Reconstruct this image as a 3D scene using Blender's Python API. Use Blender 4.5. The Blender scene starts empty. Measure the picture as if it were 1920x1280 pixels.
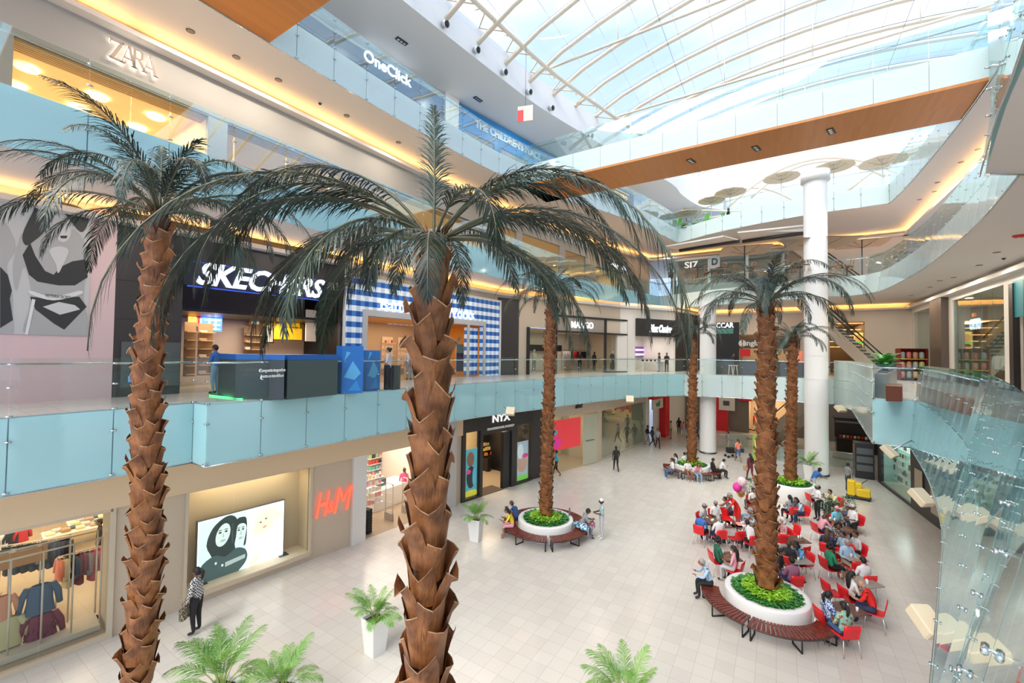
import bpy, bmesh, math, random
from math import sin, cos, tan, pi, radians, sqrt, atan2, hypot
from mathutils import Vector, Matrix, Euler
random.seed(7)
scene = bpy.context.scene
COL = scene.collection
# ---------------------------------------------------------------- camera
EYE = Vector((0.0, 0.0, 8.0))
FPX = 790.0
YAW, PITCH, ROLL = radians(32.1), radians(1.45), 0.013
cam_data = bpy.data.cameras.new('camera')
cam_data.sensor_width = 36.0
cam_data.lens = FPX / 1920 * 36.0
cam_data.clip_start = 0.05
cam_data.clip_end = 500
cam = bpy.data.objects.new('camera', cam_data)
COL.objects.link(cam)
CF = Vector((-sin(YAW) * cos(PITCH), cos(YAW) * cos(PITCH), sin(PITCH)))
CR = CF.cross(Vector((0, 0, 1))).normalized()
CU = CR.cross(CF)
R2 = CR * cos(ROLL) + CU * sin(ROLL)
U2 = CU * cos(ROLL) - CR * sin(ROLL)
M = Matrix((R2, U2, -CF)).transposed().to_4x4()
M.translation = EYE
cam.matrix_world = M
scene.camera = cam
# ---------------------------------------------------------------- world, exposure
w = bpy.data.worlds.new('sky'); scene.world = w; w.use_nodes = True
nt = w.node_tree; nt.nodes.clear()
out = nt.nodes.new('ShaderNodeOutputWorld'); bg = nt.nodes.new('ShaderNodeBackground')
tc = nt.nodes.new('ShaderNodeTexCoord'); mp = nt.nodes.new('ShaderNodeMapping')
nz = nt.nodes.new('ShaderNodeTexNoise'); cr = nt.nodes.new('ShaderNodeValToRGB')
mp.inputs['Scale'].default_value = (1.3, 1.3, 2.6)
mp.inputs['Location'].default_value = (0.35, 0.2, 0.1)
nz.inputs['Scale'].default_value = 1.5; nz.inputs['Detail'].default_value = 6
cr.color_ramp.elements[0].position = 0.46; cr.color_ramp.elements[0].color = (0.50, 0.66, 0.96, 1)
cr.color_ramp.elements[1].position = 0.66; cr.color_ramp.elements[1].color = (0.93, 0.97, 1.0, 1)
nt.links.new(tc.outputs['Generated'], mp.inputs['Vector'])
nt.links.new(mp.outputs['Vector'], nz.inputs['Vector'])
nt.links.new(nz.outputs['Fac'], cr.inputs['Fac'])
nt.links.new(cr.outputs['Color'], bg.inputs['Color'])
nt.links.new(bg.outputs['Background'], out.inputs['Surface'])
bg.inputs['Strength'].default_value = 1.05
scene.view_settings.view_transform = 'Standard'
scene.view_settings.look = 'None'
scene.view_settings.gamma = 1
scene.view_settings.use_curve_mapping = False
scene.view_settings.exposure = 0.48
cy = scene.cycles
cy.max_bounces = 7; cy.diffuse_bounces = 4; cy.glossy_bounces = 3; cy.transmission_bounces = 4
cy.transparent_max_bounces = 24
cy.use_denoising = True
cy.caustics_reflective = False; cy.caustics_refractive = False
cy.sample_clamp_indirect = 6.0
cy.use_adaptive_sampling = True
cy.adaptive_threshold = 0.02

sun = bpy.data.lights.new('sun', 'SUN'); sun.energy = 4.0; sun.angle = radians(50); sun.color = (1, .95, .87)
so = bpy.data.objects.new('sun', sun); COL.objects.link(so); so.rotation_euler = Vector((-.12, -.62, .80)).to_track_quat('Z', 'Y').to_euler()
def area(name, loc, sx, sy, power, color=(1, 1, 1), rot=(0, 0, 0)):
    l = bpy.data.lights.new(name, 'AREA'); l.shape = 'RECTANGLE'; l.size = sx; l.size_y = sy
    l.energy = power; l.color = color
    o = bpy.data.objects.new(name, l); o.location = loc; o.rotation_euler = rot; COL.objects.link(o); return o

# ---------------------------------------------------------------- pixel -> place
def ray(x, y):
    v = R2 * ((x - 960) / FPX) + U2 * ((640 - y) / FPX) + CF
    return v
def at_z(x, y, z):
    v = ray(x, y); t = (z - EYE.z) / v.z
    return EYE + v * t
def at_depth(x, y, d):
    return EYE + ray(x, y) * d
def px(p):
    d = Vector(p) - EYE; z = d.dot(CF)
    return (960 + FPX * d.dot(R2) / z, 640 - FPX * d.dot(U2) / z, z)
GZ, L2, L3, L4 = 0.0, 6.4, 13.73, 20.1      # floor heights
B2, B3, B4, CZ, PZ = 4.7, 12.38, 18.8, 24.7, 26.6   # fascia undersides, top ceiling, parapet top

# ---------------------------------------------------------------- materials
MATS = {}
def _new(name):
    m = bpy.data.materials.new(name); m.use_nodes = True
    return m, m.node_tree, m.node_tree.nodes['Principled BSDF']
def mat(name, col=(.8, .8, .8), rough=.5, metal=0, emit=0, ecol=None, var=0, scale=8, bump=0, coat=0, spec=None):
    if name in MATS: return MATS[name]
    m, t, p = _new(name)
    p.inputs['Base Color'].default_value = (*col, 1); p.inputs['Roughness'].default_value = rough
    p.inputs['Metallic'].default_value = metal
    if coat: p.inputs['Coat Weight'].default_value = coat; p.inputs['Coat Roughness'].default_value = .05
    if spec is not None: p.inputs['Specular IOR Level'].default_value = spec
    if emit:
        p.inputs['Emission Color'].default_value = (*(ecol or col), 1); p.inputs['Emission Strength'].default_value = emit
    if var or bump:
        c = t.nodes.new('ShaderNodeTexCoord'); n = t.nodes.new('ShaderNodeTexNoise')
        n.inputs['Scale'].default_value = scale; n.inputs['Detail'].default_value = 4
        t.links.new(c.outputs['Object'], n.inputs['Vector'])
        if var:
            mx = t.nodes.new('ShaderNodeMix'); mx.data_type = 'RGBA'
            mx.inputs[6].default_value = (*[max(0, k * (1 - var)) for k in col], 1)
            mx.inputs[7].default_value = (*[min(1, k * (1 + var)) for k in col], 1)
            t.links.new(n.outputs['Fac'], mx.inputs[0]); t.links.new(mx.outputs[2], p.inputs['Base Color'])
        if bump:
            b = t.nodes.new('ShaderNodeBump'); b.inputs['Strength'].default_value = bump; b.inputs['Distance'].default_value = .02
            t.links.new(n.outputs['Fac'], b.inputs['Height']); t.links.new(b.outputs['Normal'], p.inputs['Normal'])
    MATS[name] = m; return m
def glassmat(name, tint, refl=.06, rough=.015, body=0, bodycol=(.6, .8, .8), ior=1.5):
    """thin architectural glass: clear pass-through with a Fresnel reflection, optionally part body colour (frosting)"""
    if name in MATS: return MATS[name]
    m = bpy.data.materials.new(name); m.use_nodes = True; t = m.node_tree; t.nodes.clear()
    o = t.nodes.new('ShaderNodeOutputMaterial'); tr = t.nodes.new('ShaderNodeBsdfTransparent')
    gl = t.nodes.new('ShaderNodeBsdfGlossy'); mx = t.nodes.new('ShaderNodeMixShader'); fr = t.nodes.new('ShaderNodeLayerWeight')
    pw = t.nodes.new('ShaderNodeMath'); pw.operation = 'POWER'; pw.inputs[1].default_value = 4.0
    ad = t.nodes.new('ShaderNodeMath'); ad.operation = 'MULTIPLY_ADD'; ad.use_clamp = True
    fr.inputs['Blend'].default_value = .5; ad.inputs[1].default_value = .75; ad.inputs[2].default_value = refl
    t.links.new(fr.outputs['Facing'], pw.inputs[0]); t.links.new(pw.outputs[0], ad.inputs[0])
    tr.inputs['Color'].default_value = (*tint, 1); gl.inputs['Roughness'].default_value = rough
    gl.inputs['Color'].default_value = (.95, 1, 1, 1)
    last = tr
    if body:
        df = t.nodes.new('ShaderNodeBsdfDiffuse'); df.inputs['Color'].default_value = (*bodycol, 1)
        tl = t.nodes.new('ShaderNodeBsdfTranslucent'); tl.inputs['Color'].default_value = (*bodycol, 1)
        m1 = t.nodes.new('ShaderNodeMixShader'); m1.inputs[0].default_value = .3
        t.links.new(df.outputs[0], m1.inputs[1]); t.links.new(tl.outputs[0], m1.inputs[2])
        m2 = t.nodes.new('ShaderNodeMixShader'); m2.inputs[0].default_value = body
        t.links.new(tr.outputs[0], m2.inputs[1]); t.links.new(m1.outputs[0], m2.inputs[2]); last = m2
    t.links.new(ad.outputs[0], mx.inputs[0]); t.links.new(last.outputs[0], mx.inputs[1]); t.links.new(gl.outputs[0], mx.inputs[2])
    t.links.new(mx.outputs[0], o.inputs['Surface'])
    MATS[name] = m; return m
def tilemat(name, c1, c2, grout, sx, sy, rough=.2, mortar=.008, off=(0, 0), vert=False):
    if name in MATS: return MATS[name]
    m, t, p = _new(name)
    c = t.nodes.new('ShaderNodeTexCoord'); mp = t.nodes.new('ShaderNodeMapping'); b = t.nodes.new('ShaderNodeTexBrick')
    n = t.nodes.new('ShaderNodeTexNoise'); n.inputs['Scale'].default_value = .35
    mp.inputs['Location'].default_value = (off[0], off[1], 0)
    b.offset = 0; b.squash = 1
    b.inputs['Color1'].default_value = (*c1, 1); b.inputs['Color2'].default_value = (*c2, 1); b.inputs['Mortar'].default_value = (*grout, 1)
    b.inputs['Scale'].default_value = 1; b.inputs['Mortar Size'].default_value = mortar
    b.inputs['Brick Width'].default_value = sx; b.inputs['Row Height'].default_value = sy
    t.links.new(c.outputs['Object'], mp.inputs['Vector']); t.links.new(mp.outputs['Vector'], b.inputs['Vector'])
    t.links.new(b.outputs['Color'], p.inputs['Base Color']); p.inputs['Roughness'].default_value = rough
    MATS[name] = m; return m

white = mat('white_paint', (.80, .79, .77), .5)
beige = mat('beige_paint', (.60, .50, .38), .6)
soffit_m = mat('soffit_paint', (.66, .63, .60), .6)
upper_m = mat('upper_ceiling_paint', (.78, .80, .80), .6)
greybulk = mat('grey_bulkhead', (.37, .35, .32), .55)
darkwall = mat('charcoal_cladding', (.045, .037, .036), .45, var=.25, scale=30)
black = mat('black', (.012, .012, .014), .4)
steel = mat('brushed_steel', (.62, .66, .68), .25, 1)
steeld = mat('dark_steel', (.10, .11, .12), .35, .8)
cream_st = mat('cream_steel', (.82, .72, .58), .45)
fascia_g = glassmat('frosted_aqua_glass', (.6, .9, .92), .05, .06, body=.93, bodycol=(.58, .90, .93))
fascia_w = glassmat('frosted_pale_glass', (.8, .95, .92), .05, .06, body=.93, bodycol=(.84, .96, .94))  # paler copy of the aqua glass; brightness of the far end put into its colour
clear_g = glassmat('clear_glass', (.93, .975, .965), .03)
clear_refl = glassmat('reflective_glass', (.86, .95, .94), .14, .02, ior=1.7)
shop_g = glassmat('shop_glass', (.94, .97, .96), .02)
roof_g = glassmat('roof_glazing', (.96, .98, 1.0), .01)
wood_m = mat('orange_wood', (.50, .20, .055), .4)
tile_m = tilemat('floor_tiles', (.65, .615, .56), (.60, .565, .515), (.42, .385, .34), .45, .45, .2, .004, off=(.02, .1))
tile2_m = tilemat('gallery_tiles', (.66, .62, .58), (.62, .58, .54), (.45, .42, .38), .6, .6, .2, .006)
ceil_warm = mat('cove_recess', (.9, .72, .42), .6)
cove_e = mat('cove_lamp', (1, .62, .22), .5, emit=9, ecol=(1, .56, .17))

# ---------------------------------------------------------------- mesh builder
class MB:
    def __init__(s): s.v = []; s.f = []; s.m = []; s.mats = []; s.sm = []
    def mi(s, m):
        if m not in s.mats: s.mats.append(m)
        return s.mats.index(m)
    def add(s, vs, fs, m, smooth=False):
        b = len(s.v); i = s.mi(m); s.v += [tuple(v) for v in vs]
        for f in fs: s.f.append(tuple(b + k for k in f)); s.m.append(i); s.sm.append(smooth)
        return s
    def box(s, a, b, m, mt=None):
        x0, y0, z0 = a; x1, y1, z1 = b
        vs = [(x0, y0, z0), (x1, y0, z0), (x1, y1, z0), (x0, y1, z0), (x0, y0, z1), (x1, y0, z1), (x1, y1, z1), (x0, y1, z1)]
        if mt: vs = [mt @ Vector(v) for v in vs]
        fs = [(0, 3, 2, 1), (4, 5, 6, 7), (0, 1, 5, 4), (1, 2, 6, 5), (2, 3, 7, 6), (3, 0, 4, 7)]
        if mt and mt.determinant() < 0: fs = [f[::-1] for f in fs]
        return s.add(vs, fs, m)
    def bevbox(s, a, b, m, r=.02, mt=None):
        """box with chamfered vertical and top edges"""
        x0, y0, z0 = a; x1, y1, z1 = b
        def ring(i, z): return [(x0 + r + i, y0 + i, z), (x1 - r - i, y0 + i, z), (x1 - i, y0 + r + i, z), (x1 - i, y1 - r - i, z), (x1 - r - i, y1 - i, z), (x0 + r + i, y1 - i, z), (x0 + i, y1 - r - i, z), (x0 + i, y0 + r + i, z)]
        vs = ring(r * .6, z0) + ring(0, z0 + r) + ring(0, z1 - r) + ring(r * .6, z1)
        if mt: vs = [mt @ Vector(v) for v in vs]
        fs = [tuple(range(7, -1, -1)), tuple(range(24, 32))]
        for k in range(3):
            for j in range(8): fs.append((k * 8 + j, k * 8 + (j + 1) % 8, k * 8 + 8 + (j + 1) % 8, k * 8 + 8 + j))
        return s.add(vs, fs, m)
    def tube(s, pts, rad, m, n=8, cap=True, smooth=True, sq=1.0):
        pts = [Vector(p) for p in pts]
        if not isinstance(rad, (list, tuple)): rad = [rad] * len(pts)
        vs = []; u = None
        for i, p in enumerate(pts):
            t = (pts[min(i + 1, len(pts) - 1)] - pts[max(i - 1, 0)])
            if t.length < 1e-9: t = Vector((0, 0, 1))
            t.normalize()
            if u is None:
                u = t.cross(Vector((0, 0, 1)))
                if u.length < .02: u = t.cross(Vector((0, 1, 0)))
            else: u = u - t * u.dot(t)
            u.normalize(); w2 = t.cross(u)
            for k in range(n):
                a = 2 * pi * (k + .5) / n; vs.append(p + (u * cos(a) + w2 * sin(a) * sq) * rad[i])
        fs = []
        for i in range(len(pts) - 1):
            for k in range(n):
                fs.append((i * n + k, i * n + (k + 1) % n, i * n + n + (k + 1) % n, i * n + n + k))
        if cap: fs.append(tuple(range(n - 1, -1, -1))); fs.append(tuple(range(len(pts) * n - n, len(pts) * n)))
        return s.add(vs, fs, m, smooth)
    def lathe(s, prof, m, n=16, c=(0, 0, 0), smooth=True, mt=None, ell=1.0, a0=0, a1=2 * pi):
        full = abs(a1 - a0 - 2 * pi) < 1e-6; k = n if full else n + 1
        vs = []
        for r, z in prof:
            for j in range(k):
                a = a0 + (a1 - a0) * j / n; v = Vector((c[0] + r * cos(a), c[1] + r * sin(a) * ell, c[2] + z)); vs.append(mt @ v if mt else v)
        fs = []
        for i in range(len(prof) - 1):
            for j in range(n):
                j2 = (j + 1) % k if full else j + 1
                fs.append((i * k + j, i * k + j2, i * k + k + j2, i * k + k + j))
        return s.add(vs, fs, m, smooth)
    def prism(s, poly, z0, z1, m, mt=None, mside=None, mbot=None):
        n = len(poly); vs = [(x, y, z0) for x, y in poly] + [(x, y, z1) for x, y in poly]
        ar = sum(poly[i][0] * poly[(i + 1) % n][1] - poly[(i + 1) % n][0] * poly[i][1] for i in range(n))
        if mt: vs = [mt @ Vector(v) for v in vs]
        f1 = tuple(range(n)); f2 = tuple(range(2 * n - 1, n - 1, -1))
        if ar > 0: f1 = f1[::-1]; f2 = f2[::-1]
        s.add(vs, [f2], m); s.add(vs, [f1], mbot or m)
        side = []
        for i in range(n):
            j = (i + 1) % n; side.append((i, j, n + j, n + i) if ar > 0 else (j, i, n + i, n + j))
        return s.add(vs, side, mside or m)
    def blob(s, c, r, m, n=8, k=5, mt=None):
        vs = []; fs = []
        rx, ry, rz = r if isinstance(r, (list, tuple)) else (r, r, r)
        prof = [(sin(pi * i / k), -cos(pi * i / k)) for i in range(k + 1)]
        for a, b in prof:
            for j in range(n):
                t = 2 * pi * j / n; v = Vector((c[0] + rx * a * cos(t), c[1] + ry * a * sin(t), c[2] + rz * b)); vs.append(mt @ v if mt else v)
        for i in range(k):
            for j in range(n): fs.append((i * n + j, i * n + (j + 1) % n, i * n + n + (j + 1) % n, i * n + n + j))
        return s.add(vs, fs, m, True)
    def build(s, name, parent=None, loc=None, rz=0, **tags):
        me = bpy.data.meshes.new(name); me.from_pydata(s.v, [], s.f)
        for m in s.mats: me.materials.append(m)
        me.polygons.foreach_set('material_index', s.m); me.polygons.foreach_set('use_smooth', s.sm); me.update()
        o = bpy.data.objects.new(name, me); COL.objects.link(o)
        if loc is not None: o.location = loc
        if rz: o.rotation_euler = (0, 0, rz)
        if parent: o.parent = parent
        tag(o, **tags); return o
def tag(o, label=None, cat=None, group=None, kind=None):
    if label: o['label'] = label
    if cat: o['category'] = cat
    if group: o['group'] = group
    if kind: o['kind'] = kind
    return o
def thing(name, label, cat, loc=(0, 0, 0), rz=0, group=None):
    o = bpy.data.objects.new(name, None); COL.objects.link(o); o.empty_display_size = .1
    o.location = loc; o.rotation_euler = (0, 0, rz); return tag(o, label, cat, group)
def copy_tree(o, parent=None):
    c = o.copy(); COL.objects.link(c)
    if parent: c.parent = parent
    for ch in CH.get(o.name, None) or list(o.children): copy_tree(ch, c)
    return c
CH = {}
def share(mesh, name, parent=None, loc=(0, 0, 0), rot=(0, 0, 0), scale=None, **tags):
    o = bpy.data.objects.new(name, mesh); COL.objects.link(o); o.location = loc; o.rotation_euler = rot
    if scale is not None: o.scale = scale if isinstance(scale, (tuple, list)) else (scale,) * 3
    if parent: o.parent = parent
    return tag(o, **tags)
def mesh_of(mb, name):
    o = mb.build(name); me = o.data; bpy.data.objects.remove(o); return me
def frame_mt(A, B, z=0, inward=1):
    """matrix: local x along A->B, local y = towards the atrium, z up"""
    A = Vector((A[0], A[1], z)); B = Vector((B[0], B[1], z)); u = (B - A).normalized(); n = Vector((u.y, -u.x, 0)) * inward
    m = Matrix((u, n, Vector((0, 0, 1)))).transposed().to_4x4(); m.translation = A; return m
class Wall:
    """a vertical wall plane from A to B; u runs along it, v is height, w stands out of it"""
    def __init__(s, A, B, inward=1):
        s.A = Vector((*A, 0)); s.B = Vector((*B, 0)); s.mt = frame_mt(A, B, 0, inward); s.inv = s.mt.inverted(); s.L = (s.B - s.A).length
        s.u_ = (s.B - s.A).normalized(); s.n = s.mt.to_3x3() @ Vector((0, 1, 0))
    def uv(s, x, y, w=0):
        v = ray(x, y); p0 = s.A + s.n * w; t = (p0 - EYE).dot(s.n) / v.dot(s.n); q = s.inv @ (EYE + v * t); return q.x, q.z
    def box(s, mb, u0, u1, v0, v1, w0, w1, m): return mb.box((min(u0, u1), w0, v0), (max(u0, u1), w1, v1), m, s.mt)
    def pt(s, u, v, w=0): return s.mt @ Vector((u, w, v))
def text_mesh(txt, size, depth, m, shear=0, bold=0, spacing=1.0, align='CENTER'):
    c = bpy.data.curves.new('t', 'FONT'); c.body = txt; c.size = size; c.extrude = depth / 2; c.shear = shear; c.offset = bold
    c.space_character = spacing; c.align_x = align; c.align_y = 'CENTER'; c.resolution_u = 3
    o = bpy.data.objects.new('t', c); COL.objects.link(o)
    dg = bpy.context.evaluated_depsgraph_get(); dg.update()
    me = bpy.data.meshes.new_from_object(o.evaluated_get(dg)); bpy.data.objects.remove(o); bpy.data.curves.remove(c)
    me.materials.clear(); me.materials.append(m); return me
def text(txt, wall, u, v, w, height, m, width=None, name='lettering', parent=None, depth=.05, shear=0, bold=0, spacing=1.0, align='CENTER', rot=0, **tags):
    """lettering standing on a wall plane, read from the atrium side (u grows to the reader's right on left-hand walls)"""
    me = text_mesh(txt, height / .72, depth, m, shear, bold, spacing, align)
    xs = [q.co.x for q in me.vertices]; sx = 1
    if width and xs: sx = width / (max(xs) - min(xs))
    o = bpy.data.objects.new(name, me); COL.objects.link(o)
    # wall local (x along, y out, z up) -> text x along, text y up, text z out
    loc = Matrix(((1, 0, 0, u), (0, 0, 1, w), (0, 1, 0, v), (0, 0, 0, 1)))
    M2 = wall.mt @ loc @ Matrix.Rotation(rot, 4, 'Z') @ Matrix.Diagonal((sx, 1, 1, 1))
    for q in me.vertices: q.co = M2 @ q.co
    if M2.determinant() < 0: me.flip_normals()
    if parent: o.parent = parent
    tag(o, **tags); return o
# ---------------------------------------------------------------- soft ceiling light of the shops; broad fill panels added under the gallery
area('shop_light', (-17.5, 4, 4.5), 3.0, 18, 60, (1, .80, .55))
area('shop_light', (-16.5, 21, 4.4), 2.5, 9, 60, (1, .84, .62))
area('hall_fill', (-1, 48, 4.5), 14, 12, 170, (1, .84, .62))
area('hall_fill', (5.5, 31, 4.5), 1, 16, 40, (1, .86, .66))
# ---------------------------------------------------------------- curves of the galleries
def spline(pts, n=4):
    out = []
    for i in range(len(pts) - 1):
        p0 = Vector(pts[max(i - 1, 0)]); p1 = Vector(pts[i]); p2 = Vector(pts[i + 1]); p3 = Vector(pts[min(i + 2, len(pts) - 1)])
        for k in range(n):
            t = k / n
            q = .5 * ((2 * p1) + (p2 - p0) * t + (2 * p0 - 5 * p1 + 4 * p2 - p3) * t * t + (3 * p1 - p0 - 3 * p2 + p3) * t ** 3)
            out.append((q.x, q.y))
    out.append(tuple(pts[-1])); return out
def resample(pts, step):
    L = [0]
    for a, b in zip(pts, pts[1:]): L.append(L[-1] + hypot(b[0] - a[0], b[1] - a[1]))
    n = max(1, round(L[-1] / step)); out = []
    for k in range(n + 1):
        s = L[-1] * k / n; i = 0
        while i < len(pts) - 2 and L[i + 1] < s: i += 1
        t = (s - L[i]) / max(1e-9, L[i + 1] - L[i]); out.append((pts[i][0] + (pts[i + 1][0] - pts[i][0]) * t, pts[i][1] + (pts[i + 1][1] - pts[i][1]) * t))
    return out
def offs(pts, d):
    """offset to the left of the running direction"""
    out = []
    for i, p in enumerate(pts):
        a = Vector(pts[max(i - 1, 0)]); b = Vector(pts[min(i + 1, len(pts) - 1)]); t = (b - a).normalized()
        dd = d[i] if isinstance(d, (list, tuple)) else d
        out.append((p[0] - t.y * dd, p[1] + t.x * dd))
    return out
E2a = [(-14.42, -5.0), (-14.45, 5.55)]
E2b = [(-13.6, 5.55)] + spline([(-13.6, 5.56), (-13.3, 13), (-12.8, 18), (-11.7, 22.5), (-10.2, 29), (-8.2, 34), (-6.3, 36.2), (-4.6, 36.9), (-1.5, 37.2), (1.8, 37.0), (3.4, 36.8)])[1:]
E2c = [(3.4, 36.8), (4.0, 33.8), (3.15, 21.3)]
E2d = [(3.15, 21.3), (4.35, 21.2)]
E2e = spline([(4.35, 21.2), (3.8, 16.2), (3.05, 11.5), (2.35, 8.6), (1.42, 5.05), (.78, 3.0), (.12, 1.0)])
E2x = [(.12, 1.0), (-.6, -1.5), (-1.2, -6)]
E3a = spline([(-14.35, -5), (-14.2, 6), (-13.9, 18), (-13.4, 26.5), (-12.1, 33.5), (-9.8, 43.0)])
E3b = spline([(-9.8, 43.0), (-6, 41.2), (-2, 39.6), (2.1, 38.3), (5.35, 37.9)])
E3c = spline([(5.35, 37.9), (6.1, 36.0), (6.35, 30), (6.25, 26), (5.9, 21.2), (5.6, 18.3), (5.1, 14.8)])
E3d = [(5.1, 14.8), (4.3, 14.3)]
E3e = spline([(4.3, 14.3), (3.5, 10.7), (3.05, 8.4), (1.9, 4.0), (1.2, 0)])
E4a = spline([(-15.1, -5), (-15.1, 8), (-14.6, 17.5), (-14.0, 21.8), (-12.8, 26), (-10.9, 30.8), (-9.3, 36.5), (-8.0, 42.8)])
E4b = spline([(-8.0, 42.8), (-5, 41), (-2.6, 40.0), (2.15, 38.8), (6.75, 38.8)])
E4c = spline([(6.75, 38.8), (6.95, 36), (7.1, 31), (7.1, 25.5), (6.9, 21), (6.6, 16), (6.2, 10)])
W2 = [(-18.25, -6), (-17.8, 4.6), (-16.4, 24.2), (-11.3, 35.4), (-8.0, 40.8), (-6.8, 46.5), (9.4, 46.5), (9.4, 8)]
W3 = [(-18.7, -6), (-18.4, 5), (-17.6, 24), (-15.2, 38), (-12, 48), (9.6, 48), (9.6, 8)]
W4 = [(-19.6, -6), (-19.2, 12.7), (-18.0, 21.4), (-15.8, 32), (-13.2, 42), (-12, 48), (-10.5, 57)]
CE = spline([(-16.2, -5), (-15.9, 5), (-15.04, 13.8), (-14.2, 20.8), (-13.6, 24.8), (-12.3, 30), (-10.4, 37), (-8.6, 43), (-8.3, 46.5), (-7.2, 51), (-5.1, 53.6)])
WG = [(-16.65, -6), (-14.2, 17.7), (-13.1, 23.3), (-11.1, 30), (-9.8, 41)]
def strip(mb, a, za, b, zb, m, flip=False, smooth=False):
    n = len(a); vs = [(x, y, za) for x, y in a] + [(x, y, zb) for x, y in b]
    fs = [(i, i + 1, n + i + 1, n + i) for i in range(n - 1)]
    if flip: fs = [f[::-1] for f in fs]
    return mb.add(vs, fs, m, smooth)
def flat(mb, poly, z, m, up=True):
    ar = sum(poly[i][0] * poly[(i + 1) % len(poly)][1] - poly[(i + 1) % len(poly)][0] * poly[i][1] for i in range(len(poly)))
    f = tuple(range(len(poly)))
    if (ar > 0) != up: f = f[::-1]
    return mb.add([(x, y, z) for x, y in poly], [f], m)
def lean(pts, k):   # ends of a run keep their place
    return offs(pts, k)
slabside = mat('slab_edge', (.60, .72, .72), .6)
lip = .09   # slab edge stands back from the glass
# ---- ground
mb = MB(); mb.box((-40, -14, -.3), (30, 75, 0), tile_m); mb.build('floor', kind='structure')
# left hand of the running direction is the gallery side for left runs (running +Y: left = -X)
def whole(*runs):
    out = []
    for r in runs:
        for p in r:
            if not out or hypot(out[-1][0] - p[0], out[-1][1] - p[1]) > .02: out.append(p)
    return out
E2 = whole(offs(E2a, lip), offs(E2b[1:], lip), [(3.4, 36.9)], offs(E2c, lip)[1:2], [(3.24, 21.4)], [(4.42, 21.28)], offs(E2e, lip)[1:], offs(E2x, lip)[1:])
kk = [.0 + .20 * min(1, max(0, (26 - p[1]) / 16)) * 1.7 for p in E2e]
E2eb = offs(E2e, [-k for k in kk])      # underside of the leaning right-hand glass
E2bot = whole(offs(E2a, lip), offs(E2b[1:], lip), [(3.4, 36.9)], offs(E2c, lip)[1:2], [(3.24, 21.4)], [(4.2, 21.28)], offs(E2eb, lip)[1:], offs(offs(E2x, -.4), lip)[1:])
kk3 = [.2] * len(E3c)
E3cb = offs(E3c, [-.25 * min(1, i / 4) for i in range(len(E3c))]); E3eb = offs(E3e, -.18)
E3 = whole(offs(E3a, lip), offs(E3b, lip)[1:], offs(E3c, lip)[1:], offs(E3e, lip))
E3bot = whole(offs(E3a, lip), offs(E3b, lip)[1:], offs(E3cb, lip)[1:], offs(E3eb, lip))
E4 = whole(offs(E4a, lip), offs(E4b, lip)[1:], offs(E4c, lip)[1:])
assert len(E2) == len(E2bot) and len(E3) == len(E3bot)
WARM = (1, .50, .13)
def cove_run(wall, zb, gap, label, zone, power=7):
    """a ledge along the top of the shopfronts with warm lamps on it that wash the ceiling"""
    N = len(wall) - 1; nm = ['nearest stretch on the left', 'second stretch on the left', 'third stretch on the left', 'fourth stretch on the left', 'last stretch on the left']
    for i in range(N):
        W = Wall(wall[i], wall[i + 1], 1); mb = MB(); W.box(mb, 0, W.L, zb - .46, zb - .38, .0, .42, soffit_m); W.box(mb, 0, W.L, zb - .38, zb - .30, .38, .42, soffit_m)
        mb.build('cove_ledge', label='ledge with warm lamps ' + label + ', ' + ('right side' if i == N - 1 else 'far wall' if i == N - 2 else nm[i]), cat='light ledge', group='cove ledges ' + zone)
        p = W.pt(W.L / 2, zb - .34, .2); l = area('cove_lamp', p, W.L * .98, .12, power * W.L, WARM)
        q = (W.n * .55 + Vector((0, 0, .84))).normalized(); xx = W.u_; yy = (-q).cross(xx); l.matrix_world = Matrix.Translation(p) @ Matrix((xx, yy, -q)).transposed().to_4x4()
def gallery2(name, top, bot, wall, zb, zt, gap, lab):
    mb = MB(); outer = [(-26, -6), (-26, 62), (16, 62), (16, top[-1][1])]
    flat(mb, top + outer[::-1], zt, tile2_m, True)
    flat(mb, bot + outer[::-1], zb, soffit_m, False)
    strip(mb, top, zt, bot, zb, slabside)
    mb.build(name, kind='structure')
    cove_run(wall, zb, gap, lab[0], lab[1])
mb = MB(); flat(mb, E2 + [(16, -6), (16, 62), (-26, 62), (-26, -6)], L2, tile2_m, True)
flat(mb, E2bot + [(16, -6), (16, 62), (-26, 62), (-26, -6)], B2, soffit_m, False); strip(mb, E2, L2, E2bot, B2, slabside); mb.build('floor_upper', kind='structure')
gallery2('floor_second', E3, E3bot, W2, B3, L3, .55, ('over the middle level shopfronts', 'of the middle level'))
gallery2('floor_third', E4, E4, W3, B4, L4, .5, ('over the upper level shopfronts', 'of the upper level'))
for wl, zz in ((W2, B3), (W3, B4)):
    for x, y in resample(offs(wl[:5], -2.2), 5.5) + [(x, 43.5) for x in (-5, -1, 3, 7)] + [(7.6, y) for y in (18, 25, 32, 39)]: area('gallery_fill', (x, y, zz - .02), .3, .3, 32, (1, .87, .70))  # fill lights added to brighten galleries and shopfronts, no fittings modelled
# top ceiling and its white edge band
mb = MB(); flat(mb, CE + W4[::-1], CZ, upper_m, False); strip(mb, CE, CZ, CE, PZ, mat('edge_band_white', (.95, .95, .94), .5), False); flat(mb, CE + [(-5.1, 57), (-26, 57), (-26, -6)], PZ, upper_m, True)
mb.build('ceiling_top', kind='structure')
# ---------------------------------------------------------------- walls behind the shopfronts (single faces split into straight runs)
pinkw = mat('pink_hoarding', (.72, .52, .52), .6)
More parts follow.
